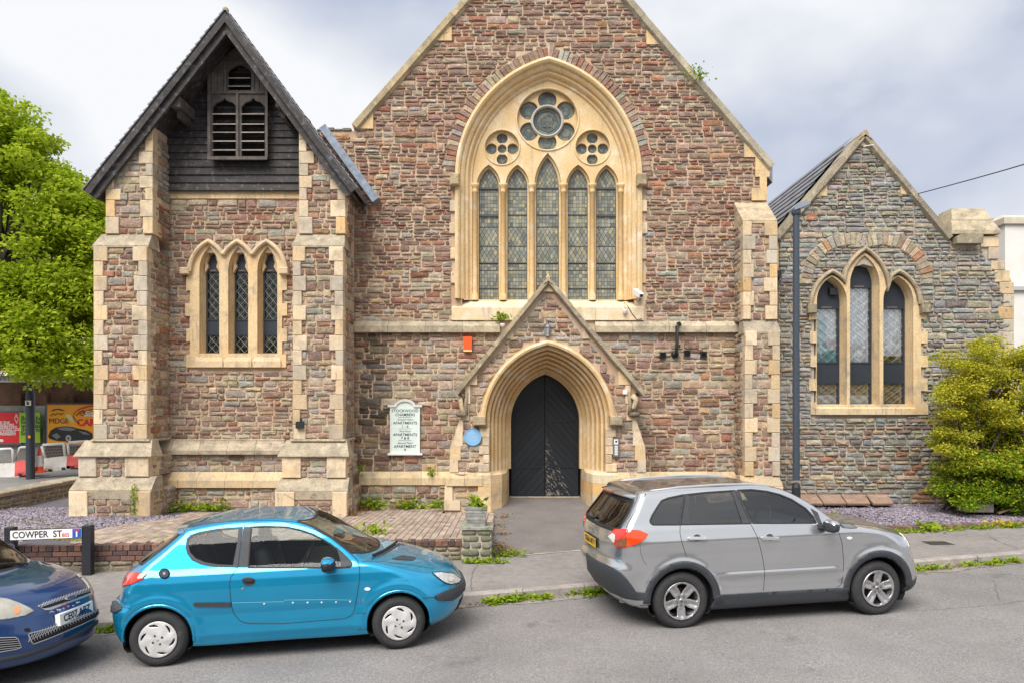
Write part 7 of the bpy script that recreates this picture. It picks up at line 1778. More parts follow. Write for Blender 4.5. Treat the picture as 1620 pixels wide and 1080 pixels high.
        for i in range(5):
            a = ang+math.pi/5+i*2*math.pi/5; V, F_ = lathe_y((.055*math.cos(a), -h+.016, .055*math.sin(a)), [(0,.004),(.010,.003),(.012,-.002),(.015,-.002)], 10); mk('wheel_nut', V, F_, M_dark, e, None, True)
        V, F_ = lathe_y((0, -h+.016, 0), [(0,-.004),(.022,-.003),(.026,.003)], 20); mk('centre_cap', V, F_, M_alloy, e, None, True)
        one(lambda m: m.box(-.012,.012,-h+.0,-h+.011,-.004,.004), 'cap_emblem', M_dark, e, cols=False)
    return e
def seat(c, x, y, col, hgt=1.12, mat_=None):
    m = MB(); z0 = .45
    def pill(cx, cy, cz, sx, sy, sz, tilt=0):
        V = []; n = 8; k = 6
        for i in range(k+1):
            ph = math.pi*i/k - math.pi/2
            for j in range(n):
                t = 2*math.pi*j/n; q = lambda v: math.copysign(abs(v)**.55, v)
                a, b, d = sx*q(math.cos(ph))*q(math.cos(t)), sy*q(math.cos(ph))*q(math.sin(t)), sz*q(math.sin(ph)); V.append((cx+a*math.cos(tilt)-d*math.sin(tilt), cy+b, cz+a*math.sin(tilt)+d*math.cos(tilt)))
        m.add(V, [(i*n+j, i*n+(j+1) % n, (i+1)*n+(j+1) % n, (i+1)*n+j) for i in range(k) for j in range(n)])
    pill(x+.18, y, z0, .27, .24, .09); pill(x-.08, y, z0+.34, .08, .23, .32, .25); pill(x-.19, y, hgt, .05, .13, .09, .2)
    return m.build('seat', mat_ or mat('seat_fabric', (.05,.05,.055), .9), c.root, True, cols=False)
def interior(c, x0, x1, belt, wheel_x, side=-1, hw=.66):
    m = MB(); m.box(x0, x1, -hw, hw, .30, .34); m.box(x0, x1, -hw-.04, -hw, .3, belt-.05); m.box(x0, x1, hw, hw+.04, .3, belt-.05); m.box(x0-.02, x0, -hw, hw, .3, belt-.05)
    m.box(x1-.35, x1+.25, -hw, hw, .45, belt-.03)
    m.build('cabin', mat('cabin_trim', (.035,.036,.04), .8), c.root, cols=False)
    V = []; n = 20
    for i in range(n):
        t = 2*math.pi*i/n
        for j in range(6):
            u = 2*math.pi*j/6; r = .18+.014*math.cos(u); V.append((wheel_x + r*math.sin(t)*.35 + .014*math.sin(u), side*-.0 -.36 + r*math.cos(t), belt+.02 + r*math.sin(t)*.93))
    mk('steering_wheel', V, [(i*6+j, ((i+1) % n)*6+j, ((i+1) % n)*6+(j+1) % 6, i*6+(j+1) % 6) for i in range(n) for j in range(6)], M_black, c.root, None, True)
def mirror_shape(c, pos, s, matl, capm, flip=1):
    m = MB(); n = 12; k = 8; V = []
    for i in range(k+1):
        ph = math.pi*i/k - math.pi/2
        for j in range(n):
            t = 2*math.pi*j/n; q = lambda v: math.copysign(abs(v)**.7, v); V.append((pos[0]+s[0]*q(math.cos(ph))*q(math.cos(t))*(1 if math.cos(t) > 0 else .55), pos[1]+s[1]*q(math.sin(ph)), pos[2]+s[2]*q(math.cos(ph))*q(math.sin(t))))
    Fs = [(i*n+j, i*n+(j+1) % n, (i+1)*n+(j+1) % n, (i+1)*n+j) for i in range(k) for j in range(n)]
    m.add(V, Fs); o = m.build('door_mirror', matl, c.root, True, cols=False)
    m = MB(); m.add([(a*1+(0), b, d) for a, b, d in [(pos[0]+(v[0]-pos[0])*1.03, pos[1]+(v[1]-pos[1])*1.03, pos[2]+(v[2]-pos[2])*1.05) for v in V]], [f for f in Fs if np.mean([V[i][2] for i in f]) > pos[2]+s[2]*.45]); 
    if capm: m.build('mirror_cap', capm, o, True, cols=False)
    return o
M_trim = mat('black_trim', (.038,.042,.050), .6, noise=(25,.12)); M_gap = mat('panel_gap', (.008,.008,.009), .8); M_rub = mat('window_rubber', (.014,.014,.016), .6)
G_side = glassmat('car_side_glass', (.80,.87,.85), 1.5, .01, .08); G_priv = glassmat('car_tinted_glass', (.22,.23,.24), 1.5, .01, .12); G_screen = glassmat('windscreen_glass', (.72,.78,.66), 1.5, .01, .10); G_lamp = glassmat('lamp_cover', (.85,.87,.88), 1.45, .02, .02)
def circ_poly(x, z, r, n=40): return [(x+r*math.cos(2*math.pi*i/n), z+r*math.sin(2*math.pi*i/n)) for i in range(n)]
def arch_lip(c, x, z, r0, r1, z0, name, matl, off=.006, thick=0.02, n=30, a0=None):
    """ring segment on both flanks between radii r0, r1, above height z0"""
    a = math.asin((z0-z)/r0); b = math.asin((z0-z)/r1)
    pts = [(x+r0*math.cos(t), z+r0*math.sin(t)) for t in np.linspace(math.pi-a, a, n)] + [(x+r1*math.cos(t), z+r1*math.sin(t)) for t in np.linspace(b, math.pi-b, n)]
    for md in ('near', 'far'): c.patch(pts, md, name, matl, off, .03, thick=thick)
def pxs(ox, oy, sc, pts): return [(ox+x/sc, oy+y/sc) for x, y in pts]
# ------------------------------------------------------------------ silver SUV
sv_prof = [(-.58,.24),(-.72,.33),(-.83,.50),(-.865,.62),(-.865,.72),(-.83,.80),(-.825,1.0),(-.79,1.14),(-.62,1.36),(-.50,1.52),(-.47,1.565),(-.20,1.59),(.2,1.605),(.7,1.61),(1.1,1.60),(1.36,1.555),(1.62,1.445),(1.88,1.31),(2.12,1.175),(2.30,1.115),(2.6,1.075),(2.9,1.015),(3.12,.94),(3.22,.86),(3.27,.74),(3.31,.6),(3.33,.45),(3.32,.32),(3.2,.23),(2.6,.19),(1.2,.19),(.2,.19)]
sv_w = [(.15,.80),(.25,.835),(.36,.862),(.48,.868),(.60,.872),(.72,.884),(.85,.888),(.98,.882),(1.08,.868),(1.15,.850),(1.22,.815),(1.35,.765),(1.50,.700),(1.58,.655),(1.66,.60)]
def sv_extra(x, z):
    g = lambda v, c_, s: np.exp(-((v-c_)/s)**2)
    out = .022*g(np.hypot(x, (z-.334)), .44, .06)*(z > .3) + .022*g(np.hypot(x-2.5, z-.334), .44, .06)*(z > .3)
    out += -.012*g(z, .50, .07)*((x > .45) & (x < 2.05)) + .018*g(z, .60, .030)*np.clip((x-.3)/.3, 0, 1)*np.clip((2.1-x)/.2, 0, 1)
    out += .010*g(z, 1.02, .05)*np.clip((x+.6)/.3, 0, 1)*np.clip((2.9-x)/.3, 0, 1)
    return out
P_silver = mat('silver_paint', (.57,.59,.61), .22, metal=.85, coat=1., noise=(3,.03)); P_roof = mat('suv_roof_paint', (.11,.11,.115), .3, metal=.4, coat=.8)
c = Car(sv_prof, sv_w, .34, .17, 1.3, .055, (1.965, 8.40, .163, .86), 'silver five door SUV with black arch cladding parked in front of the chapel', 'parked_suv', None, sv_extra)
SUV = c; S1 = (910, 750, 4.154); S2 = (1180, 740, 4.154)
q_px = pxs(*S1, [(492,302),(505,270),(545,205),(568,172),(610,155),(717,132),(704,230),(690,328),(512,329),(497,318)])
rd_px = pxs(*S1, [(694,327),(722,133),(860,118),(1050,105),(1100,210),(1152,320)])
fd_px = pxs(*S1, [(1165,318),(1066,103),(1160,99)]) + pxs(*S2, [(60,143),(140,152),(220,172),(300,205),(390,262),(445,320),(462,358),(200,360)])
q, rd, fd = c.xz(q_px), c.xz(rd_px), c.xz(fd_px)
rw_px = pxs(*S1, [(157,292),(190,238),(240,165),(290,128),(380,148),(450,160),(400,245),(345,316),(250,312)])
def suv_shield(p):   # windscreen opening
    ay = np.abs(p[:,1]); xe = p[:,0]+.34*(ay/.888)**2.6
    return (xe > 1.40) & (xe < 2.10) & (ay < .60 - .0*(p[:,0]-1.4) + .13*(p[:,0]-1.4)/.7) & (p[:,2] > 1.15)
def suv_rear(p):
    ay = np.abs(p[:,1]); return (p[:,0] < -.35) & (p[:,2] > 1.175) & (p[:,2] < 1.445) & (ay < .66 - (p[:,2]-1.16)*.35) & (p[:,0] < -.42+.17*(ay/.888)**2.6 + (1.50-p[:,2])*.0)
ar = [circ_poly(0,.334,.395), circ_poly(2.5,.334,.395)]
inb = lambda poly: (lambda p: inpoly(p[:,0], p[:,2], poly))
def suv_low(p): return ((p[:,2] < .355) & (p[:,0] > .2) & (p[:,0] < 2.3)) | (p[:,2] < .27)
def suv_low_old(p): return ((p[:,2] < .36) & (p[:,0] > .2) & (p[:,0] < 2.3)) | (p[:,2] < .30) | ((p[:,0] < -.2) & (p[:,2] < .60 + .0*p[:,0]) & (p[:,2] < .60-.55*np.clip((p[:,0]+.86)/.5,0,1)+.0)) | ((p[:,0] > 2.9) & (p[:,2] < .42)) | ((p[:,0] < -.62) & (p[:,2] < .72))
c.hull(P_silver, [q, rd, fd]+ar, [suv_shield, suv_rear], panels=[('lower_cladding', suv_low, M_trim),
    ('roof_panel', lambda p: (np.abs(p[:,1]) < .555) & (p[:,2] > 1.5) & (p[:,0] > -.50) & (p[:,0] + .34*(np.abs(p[:,1])/.888)**2.6 < 1.40), P_roof),
    ('bonnet', lambda p: (p[:,0] > 2.08) & (p[:,2] > .96) & (np.abs(p[:,1]) < .70), P_silver)])
for x in (0, 2.5):
    arch_lip(c, x, .334, .385, .465, .33, 'arch_cladding', M_trim, .012, .05); c.wheelwell(x, .334, .40)
    for sd in (-1, 1): wheel(c, x, .868, .334, .221, 'alloy', side=sd, steer=(.05 if x > 1 else 0))
for nm, px, g in (('quarter_window', q_px, G_priv), ('rear_door_window', rd_px, G_priv), ('front_door_window', fd_px, G_side)):
    w_ = c.patch(px, 'px', nm, g, -.004, mirror=True); c.strip(px, 'px', .022, 'window_rubber', M_rub, .004, parent=w_, closed=True, mirror=True)
c.patch(pxs(*S1, [(1050,105),(1066,103),(1165,318),(1152,320)]), 'px', 'door_pillar', M_trim, .004, mirror=True)
c.patch(pxs(*S1, [(1028,110),(1050,105),(1152,320),(1098,320)]), 'px', 'door_pillar', M_trim, .003, mirror=True)
c.patch(pxs(*S1, [(694,327),(722,133),(752,138),(740,230),(755,321)]), 'px', 'door_pillar', M_trim, .003, mirror=True)
c.patch(pxs(*S2, [(425,262),(470,290),(500,365),(474,362),(455,320)]), 'px', 'mirror_sail', M_trim, .006)
w_ = c.patch([(x, y) for x, y in ((1.36,-.0),(1.40,.0))] if False else [(1.40-.34*(abs(y)/.888)**2.6, y) for y in np.linspace(-.60,.60,13)] + [(2.10-.34*(abs(y)/.888)**2.6, y) for y in np.linspace(.72,-.72,13)], 'top', 'windscreen', G_screen, -.003, .03)
c.strip([(1.40-.34*(abs(y)/.888)**2.6, y) for y in np.linspace(-.60,.60,13)] + [(2.10-.34*(abs(y)/.888)**2.6, y) for y in np.linspace(.72,-.72,13)], 'top', .035, 'screen_seal', M_rub, .003, parent=w_, closed=True)
w_ = c.patch([(-.71,1.155),(-.60,1.15),(.60,1.15),(.71,1.155),(.66,1.34),(.60,1.465),(-.60,1.465),(-.66,1.34)], 'rear', 'rear_window', G_priv, .004, .03)
c.strip([(-.71,1.155),(-.60,1.15),(.60,1.15),(.71,1.155),(.66,1.34),(.60,1.465),(-.60,1.465),(-.66,1.34)], 'rear', .05, 'rear_window_seal', M_rub, .007, parent=w_, closed=True)
c.strip([(.35,1.17),(.15,1.175),(-.05,1.20)], 'rear', .025, 'rear_wiper', M_black, .03)
c.patch(pxs(*S1, [(74,528),(76,512),(110,540),(160,570),(243,607),(300,642),(345,690),(378,735),(400,768),(476,776),(474,826),(400,824),(330,812),(230,770),(130,695),(82,615)]), 'px', 'bumper_cladding', M_trim, .008, 1.8, thick=.01)
c.patch([(.36,.20),(2.14,.20),(2.10,.365),(.42,.375)], 'near', 'sill_cladding', M_trim, .012, .03, mirror=True, thick=.012)
c.patch([(2.86,.26),(3.26,.27),(3.28,.40),(2.90,.385)], 'near', 'front_bumper_cladding', M_trim, .010, .03, mirror=True, thick=.01)
# spoiler over the rear window
m = MB(); ys = np.linspace(-.60,.60,13)
V = [(-.56+.10*(abs(y)/.6)**2.5, y, 1.500-.02*(abs(y)/.6)**2) for y in ys] + [(-.60+.10*(abs(y)/.6)**2.5, y, 1.535-.02*(abs(y)/.6)**2) for y in ys] + [(-.30, y, 1.592-.035*(abs(y)/.6)**3) for y in ys] + [(-.40, y, 1.50) for y in ys]
n = 13; m.add(V, [(r*n+i, r*n+i+1, (r+1)*n+i+1, (r+1)*n+i) for r in (0,1) for i in range(n-1)] + [(3*n+i, 3*n+i+1, i+1, i) for i in range(n-1)] + [(0,n,2*n,3*n),(n-1,4*n-1,3*n-1,2*n-1)]); m.build('spoiler', P_silver, c.root, True, cols=False)
one(lambda m: m.box(-.615,-.595,-.16,.16,1.515,1.533), 'brake_light', mat('brake_red', (.30,.01,.01), .3), c.root, cols=False)
# roof rails, door lines, creases
for sd in (-1, 1):
    pts = [(-.34,1.565),(-.25,1.60),(.1,1.632),(.6,1.645),(1.0,1.638),(1.2,1.615),(1.32,1.575)]
    one(lambda m: m.tube([(x, sd*(.605-.03*abs(x-.5)), z-.022) for x, z in pts], .014, 8), 'roof_rail', mat('rail_silver', (.55,.56,.58), .3, metal=.6), c.root, True, cols=False)
c.strip(pxs(*S1, [(722,133),(690,330),(688,380),(700,440),(732,540)]), 'px', .007, 'door_gap', M_gap, .0015, mirror=True)
c.strip(pxs(*S2, [(30,362),(70,440),(95,520),(112,600),(124,680),(116,803)]), 'px', .007, 'door_gap', M_gap, .0015, mirror=True)
c.strip(pxs(*S2, [(565,350),(610,420),(632,490),(642,600),(640,700),(625,765),(600,780)]), 'px', .007, 'door_gap', M_gap, .0015, mirror=True)
c.strip(pxs(*S1, [(425,455),(432,520),(450,570),(470,590)]), 'px', .004, 'fuel_flap_gap', M_gap, .0015)
c.strip(pxs(*S1, [(465,125),(440,170),(345,322),(335,350)]), 'px', .008, 'tailgate_gap', M_gap, .0015)
c.strip([(x, z) for x, z in ((2.04,1.135),(2.3,1.095),(2.6,1.045),(2.85,.985))], 'near', .006, 'bonnet_gap', M_gap, .0015, mirror=True)
# handles
for pts, hx in ((pxs(*S1, [(738,415),(750,409),(852,410),(862,418),(855,431),(745,431)]), 0), (pxs(*S2, [(98,452),(110,448),(205,450),(215,458),(208,468),(105,470)]), 0)):
    cx_, cy_ = sum(p[0] for p in pts)/6, sum(p[1] for p in pts)/6; r = 6.2
    c.patch([(cx_+r*math.cos(t), cy_-1.0+r*.9*math.sin(t)) for t in [2*math.pi*i/14 for i in range(14)]], 'px', 'handle_recess', M_trim, .0015, 1.2)
    c.patch(pts, 'px', 'door_handle', mat('rail_silver', ()), .03, 1.5, thick=.03)
w_ = c.patch(pxs(*S2, [(602,366),(620,362),(690,364),(735,392),(700,396),(640,392)]), 'px', 'wing_vent', M_trim, .003)
for k_ in range(3): c.strip(pxs(*S2, [(625+k_*8,370+k_*8),(690+k_*14,372+k_*8)]), 'px', .010, 'vent_slat', mat('vent_grey', (.3,.31,.32), .4), .007, parent=w_)
c.patch([(1180+(682+18*math.cos(t))/4.154, 740+(459+10*math.sin(t))/4.154) for t in [2*math.pi*i/14 for i in range(14)]], 'px', 'side_indicator', mat('lens_white', (.75,.75,.72), .2), .006, 1.2, thick=.006)
# lamps
M_rl = mat('tail_lens_red', (.55,.020,.008), .12, coat=1.); M_ol = mat('tail_lens_orange', (.72,.055,.006), .12, coat=1.); M_cl = mat('tail_lens_clear', (.62,.60,.58), .12, coat=1.); M_bl = mat('tail_lens_dark', (.20,.07,.015), .15, coat=1.)
tl = c.patch(pxs(*S1, [(222,402),(258,358),(330,358),(345,362),(330,480),(275,484),(262,462)]), 'px', 'tail_lamp', M_rl, .012, 1.6, thick=.015, mirror=True)
c.patch(pxs(*S1, [(345,361),(420,366),(478,390),(460,420),(430,446),(380,465),(332,478),(338,400)]), 'px', 'lamp_wing', M_ol, .013, 1.6, thick=.015, parent=tl, mirror=True)
c.patch(pxs(*S1, [(222,404),(250,385),(268,395),(268,420),(262,448),(250,440)]), 'px', 'reversing_lens', M_cl, .015, 1.4, parent=tl, mirror=True)
c.patch(pxs(*S1, [(280,428),(345,420),(338,470),(278,478)]), 'px', 'indicator_lens', M_bl, .015, 1.4, parent=tl, mirror=True)
c.patch(pxs(*S1, [(204,645),(245,650),(250,672),(210,668)]), 'px', 'rear_reflector', mat('brake_red', ()), .006, 1.2)
c.patch(pxs(*S1, [(78,596),(130,655),(200,700),(330,790),(310,812),(230,760),(130,690),(82,625)]), 'px', 'skid_plate', mat('skid_silver', (.28,.29,.30), .45, metal=.4), .006)
# rear number plate and lettering
pl = c.trace(pxs(*S1, [(170,437)]))[0]
yw = np.array([-.26,.26]); zc_ = .925
Xp = -.845
pm = mk('number_plate', [(Xp,.26,zc_-.056),(Xp,-.26,zc_-.056),(Xp,-.26,zc_+.056),(Xp,.26,zc_+.056)], [(0,1,2,3)], mat('plate_yellow', (.80,.48,.01), .4), c.root)
mk('plate_backing', [(Xp+.004,.27,zc_-.066),(Xp+.004,-.27,zc_-.066),(Xp+.004,-.27,zc_+.066),(Xp+.004,.27,zc_+.066)], [(0,1,2,3)], M_black, c.root)
text_obj('OE66 MTV', .098, (Xp-.002, 0, zc_), M_letter, c.root, rot=(math.radians(90), 0, math.radians(-90)), bold=.002, sx=1.0)
one(lambda m: m.box(-.35, 2.9, -.66, .66, .22, .26), 'underbody', M_dark, c.root, cols=False)
interior(c, -.5, 1.65, 1.13, 1.28)
for x, y in ((1.0,-.36),(1.0,.36),(.1,-.36),(.1,.36)): seat(c, x, y, None, 1.28)
m = MB(); V, F_ = bbox_block(1.55,1.9,-.3,-.28,1.0,1.1); 
mirror_shape(c, (1.80,-1.00,1.135), (.085,.115,.075), M_trim, P_silver); mirror_shape(c, (1.80,1.00,1.135), (.085,.115,.075), M_trim, P_silver)
one(lambda m: m.box(1.72,1.86,-.93,-.84,1.10,1.14), 'mirror_arm', M_trim, c.root, cols=False)
one(lambda m: m.tube([(-.25,-.20,1.60),(-.45,-.20,1.66)], .005, 5), 'aerial', M_black, c.root, cols=False) if False else None
one(lambda m: m.box(-.55,-.20,-.3,-.23,.19,.23), 'exhaust_pipe', M_steel, c.root, cols=False)
c.patch([(.50,.90),(.62,.94),(.78,.90),(.80,.80),(.66,.78),(.54,.80)], 'front', 'headlamp', M_cl, .008, .02, mirror=True, thick=.01)
c.patch([(-.48,.74),(.48,.74),(.50,.88),(-.50,.88)], 'front', 'grille', M_trim, .006, .03)

# ------------------------------------------------------------------ blue hatchback
bl_prof = [(-.46,.22),(-.56,.30),(-.585,.42),(-.60,.55),(-.585,.61),(-.52,.66),(-.49,.80),(-.42,.93),(-.33,1.005),(-.08,1.18),(.12,1.325),(.17,1.365),(.30,1.39),(.6,1.425),(.95,1.437),(1.25,1.425),(1.50,1.375),(1.75,1.27),(2.05,1.11),(2.28,.985),(2.45,.955),(2.7,.90),(2.92,.825),(3.08,.745),(3.165,.655),(3.21,.58),(3.235,.50),(3.22,.40),(3.18,.30),(3.08,.21),(2.4,.17),(1.2,.17),(.2,.17)]
bl_w = [(.10,.76),(.20,.790),(.30,.812),(.42,.818),(.50,.812),(.56,.824),(.66,.828),(.76,.826),(.85,.815),(.92,.795),(.98,.760),(1.10,.712),(1.22,.665),(1.33,.612),(1.42,.55),(1.5,.48)]
def bl_extra(x, z):
    g = lambda v, c_, s: np.exp(-((v-c_)/s)**2)
    out = .016*g(np.hypot(x, (z-.29)), .40, .05)*(z > .25) + .020*g(np.hypot(x-2.442, z-.29), .40, .06)*(z > .25)
    return out + .010*g(z, .30, .05)*((x > .4) & (x < 2.05))
P_blue = mat('blue_paint', (.006,.32,.58), .27, metal=.6, coat=1., noise=(3,.04))
c = Car(bl_prof, bl_w, .42, .22, 1.25, .05, (-3.63, 7.47, .172, .80), 'bright blue three door hatchback parked by the low brick wall', 'parked_hatchback', None, bl_extra)
BL = c; B1 = (160, 800, 4.0); B2 = (450, 800, 4.5)
q_px = pxs(*B1, [(540,235),(545,205),(570,182),(620,165),(740,143),(895,132),(885,230),(865,387),(760,383),(690,377),(630,364),(580,340),(548,300),(540,265)])
fd_px = pxs(*B1, [(930,387),(940,250),(950,132),(1040,128),(1160,132)]) + pxs(*B2, [(20,150),(120,172),(200,200),(270,235),(330,272),(385,315),(430,360),(465,405),(455,432),(400,437)])
q, fd = c.xz(q_px), c.xz(fd_px)
def ws_bl(p):
    ay = np.abs(p[:,1]); xe = p[:,0]+.42*(ay/.828)**2.6
    return (xe > 1.52) & (xe < 2.24) & (ay < .55+.17*(xe-1.52)/.72) & (p[:,2] > .97)
def rw_bl(p):
    ay = np.abs(p[:,1]); return (p[:,0] < .14) & (p[:,2] > 1.02) & (p[:,2] < 1.30) & (ay < .62-(p[:,2]-1.0)*.35) & (p[:,0] - .22*(ay/.828)**2.6 < .10)
ar = [circ_poly(0,.29,.345), circ_poly(2.442,.29,.345)]
c.hull(P_blue, [q, fd]+ar, [ws_bl, rw_bl], panels=[('bonnet', lambda p: (p[:,0]+.42*(np.abs(p[:,1])/.828)**2.6 > 2.26) & (p[:,2] > .70) & (np.abs(p[:,1]) < .64), P_blue)])
for x in (0, 2.442):
    arch_lip(c, x, .29, .338, .362, .24, 'arch_lip', P_blue, .010, .03); c.wheelwell(x, .29, .35)
    for sd in (-1, 1): wheel(c, x, .812, .29, .187, 'cap', side=sd, steer=(.06 if x > 1 else 0))
G_hatch = glassmat('hatchback_glass', (.66,.72,.71), 1.42, .09, .0)
w_ = c.patch(q_px, 'px', 'quarter_window', G_hatch, .002, mirror=True)
q_in = [(x+(355-0)*0, y) for x, y in q_px]; cxm, cym = np.mean([p[0] for p in q_px]), np.mean([p[1] for p in q_px])
inn = pxs(*B1, [(552,240),(565,205),(610,182),(740,156),(870,145),(858,250),(835,372),(740,368),(660,355),(600,330),(562,290)])
c.patch(q_px, 'px', 'ceramic_border', M_trim, .005, holes=[inn], parent=w_, mirror=True); c.strip(q_px, 'px', .008, 'window_rubber', M_rub, .006, parent=w_, closed=True)
w_ = c.patch(fd_px, 'px', 'door_window', G_hatch, -.003, mirror=True); c.strip(fd_px, 'px', .020, 'window_rubber', M_rub, .005, parent=w_, closed=True, mirror=True)
c.patch(pxs(*B1, [(905,130),(950,130),(940,250),(930,388),(868,388),(885,260),(897,150)]), 'px', 'door_pillar', M_trim, .004, mirror=True)
c.patch(pxs(*B2, [(370,290),(410,325),(455,370),(482,400),(485,420),(465,436),(410,440),(395,380)]), 'px', 'mirror_sail', M_trim, .010, thick=.01)
o1 = [(1.52-.42*(abs(y)/.828)**2.6, y) for y in np.linspace(-.55,.55,13)] + [(2.24-.42*(abs(y)/.828)**2.6, y) for y in np.linspace(.71,-.71,15)]
w_ = c.patch(o1, 'top', 'windscreen', G_screen, -.002, .03); c.strip(o1, 'top', .03, 'screen_seal', M_rub, .004, parent=w_, closed=True)
o1 = [(-.62,1.03),(-.40,1.01),(.40,1.01),(.62,1.03),(.54,1.26),(.50,1.295),(-.50,1.295),(-.54,1.26)]
w_ = c.patch(o1, 'rear', 'rear_window', G_priv, .006, .03); c.strip(o1, 'rear', .03, 'rear_window_seal', M_rub, .009, parent=w_, closed=True)
ys = np.linspace(-.54,.54,11); n = 11; V = [(.06+.10*(abs(y)/.54)**2.5, y, 1.315-.03*(abs(y)/.54)**2) for y in ys] + [(.05+.10*(abs(y)/.54)**2.5, y, 1.345-.03*(abs(y)/.54)**2) for y in ys] + [(.30, y, 1.396-.03*(abs(y)/.54)**2) for y in ys] + [(.22, y, 1.30) for y in ys]
one(lambda m: m.add(V, [(r*n+i, r*n+i+1, (r+1)*n+i+1, (r+1)*n+i) for r in (0,1) for i in range(n-1)] + [(3*n+i, 3*n+i+1, i+1, i) for i in range(n-1)] + [(0,n,2*n,3*n),(n-1,4*n-1,3*n-1,2*n-1)]), 'spoiler', P_blue, c.root, True, cols=False)
c.strip(pxs(*B1, [(905,128),(912,112),(1000,103),(1160,100)]) + pxs(*B2, [(20,118),(130,140),(230,172),(330,225),(420,295),(485,350),(520,385),(535,440),(535,520),(520,620),(498,735),(480,775),(430,800),(200,818),(0,835)]) + pxs(*B1, [(1100,743),(930,742),(880,725),(840,680),(825,630),(812,500),(820,450),(862,390)]), 'px', .007, 'door_gap', M_gap, .0015, mirror=False)
c.strip(pxs(*B1, [(545,130),(560,125),(700,103),(860,93),(1100,90)]) + pxs(*B2, [(0,105),(70,112),(150,125),(205,135)]), 'px', .008, 'roof_gutter', M_gap, .001)
c.strip(pxs(*B1, [(548,128),(520,175),(480,192),(232,368),(200,385)]), 'px', .008, 'tailgate_gap', M_gap, .0015)
c.strip(pxs(*B2, [(612,368),(800,400),(950,430),(1060,468)]), 'px', .006, 'bonnet_gap', M_gap, .0015) if False else None
c.strip([(2.06,.965),(2.3,.935),(2.6,.870),(2.85,.795)], 'near', .006, 'bonnet_gap', M_gap, .0015, mirror=True)
c.strip(pxs(*B2, [(498,760),(580,762)]), 'px', .005, 'sill_gap', M_gap, .0015)
c.patch(pxs(*B1, [(585,612),(600,608),(820,606),(820,636),(600,635),(585,628)]), 'px', 'rubbing_strip', M_trim, .014, 1.3, thick=.014, smooth=False)
c.strip(pxs(*B1, [(828,612),(1160,604)]) + pxs(*B2, [(0,668),(300,665),(480,668)]), 'px', .006, 'strip_scar', mat('pale_scar', (.12,.32,.42), .4), .002)
for i, (px, py) in enumerate([(160+1032/4, 800+617/4), (450+60/4.5, 800+686/4.5), (450+165/4.5, 800+685/4.5), (450+265/4.5, 800+684/4.5), (450+367/4.5, 800+682/4.5), (450+467/4.5, 800+678/4.5)]):
    c.patch([(px+1.5*math.cos(t), py+1.3*math.sin(t)) for t in [i*math.pi/4 for i in range(8)]], 'px', 'clip_stub', M_white, .006, .8, thick=.005)
c.patch([(160+(935+40*math.cos(t))/4, 800+(478+27*math.sin(t))/4) for t in [2*math.pi*i/18 for i in range(18)]], 'px', 'handle_recess', M_trim, .002, 1.2)
c.patch([(160+(932+38*math.cos(t))/4, 800+(465+16*math.sin(t))/4) for t in [2*math.pi*i/18 for i in range(18)]], 'px', 'door_handle', M_black, .02, 1.2, thick=.02)
c.patch([(160+(895+8*math.cos(t))/4, 800+(523+8*math.sin(t))/4) for t in [2*math.pi*i/10 for i in range(10)]], 'px', 'lock', M_steel, .005, .8, thick=.004)
fc = c.patch([(160+(401+37*math.cos(t))/4, 800+(427+34*math.sin(t))/4) for t in [2*math.pi*i/22 for i in range(22)]], 'px', 'fuel_recess', M_dark, .002, 1.0)
c.patch([(160+(401+29*math.cos(t))/4, 800+(427+27*math.sin(t))/4) for t in [2*math.pi*i/22 for i in range(22)]], 'px', 'fuel_cap', mat('cap_dark_blue', (.006,.03,.05), .7), .01, 1.0, parent=fc, thick=.01)
c.patch([(160+(401+9*math.cos(t))/4, 800+(427+9*math.sin(t))/4) for t in [2*math.pi*i/10 for i in range(10)]], 'px', 'fuel_cap_lock', mat('dull_grey', (.25,.25,.25), .6), .014, .8, parent=fc)
c.patch([(450+(591+22*math.cos(t))/4.5, 800+(589+12*math.sin(t))/4.5) for t in [2*math.pi*i/14 for i in range(14)]], 'px', 'side_indicator', mat('lens_white', ()), .008, 1.0, thick=.008)
text_obj('LX', .05, tuple(c.trace([(450+552/4.5, 800+672/4.5)])[0] + np.array((0,-.004,0))), M_steel, c.root)
M_rl2 = mat('tail_lens_light_red', (.70,.03,.012), .12, coat=1.)
c.patch(pxs(*B1, [(108,520),(115,490),(135,445),(165,418),(285,420),(290,432),(262,462),(200,490)]), 'px', 'tail_lamp', M_rl2, .012, 1.6, thick=.015, mirror=True)
c.patch(pxs(*B1, [(54,640),(60,612),(85,603),(110,608),(135,630),(130,655),(100,670),(62,672)]), 'px', 'bumper_corner', M_trim, .016, 1.6, thick=.02, mirror=True)
hl = c.patch(pxs(*B2, [(1052,474),(1110,470),(1200,480),(1258,520),(1240,545),(1180,557),(1140,545),(1085,505)]), 'px', 'headlamp', mat('lamp_reflector', (.60,.61,.61), .15, metal=.3, noise=(25,.3)), .008, 1.6, thick=.012, mirror=True)
c.strip(pxs(*B2, [(1052,474),(1110,470),(1200,480),(1258,520),(1240,545),(1180,557),(1140,545),(1085,505)]), 'px', .010, 'lamp_gasket', M_gap, .010, closed=True, parent=hl)
c.patch([(1180/4.5+450+4*math.cos(t), 800+520/4.5+4.2*math.sin(t)) for t in [2*math.pi*i/14 for i in range(14)]], 'px', 'lamp_bowl', mat('lamp_bowl', (.82,.82,.80), .1, metal=.4), .014, 1.2, parent=hl)
c.patch(pxs(*B2, [(1070,650),(1085,628),(1150,600),(1210,575),(1262,530),(1285,480),(1300,520),(1298,560),(1270,600),(1235,640),(1190,668),(1120,674),(1085,668)]), 'px', 'bumper_strip', M_trim, .02, 1.8, thick=.03)
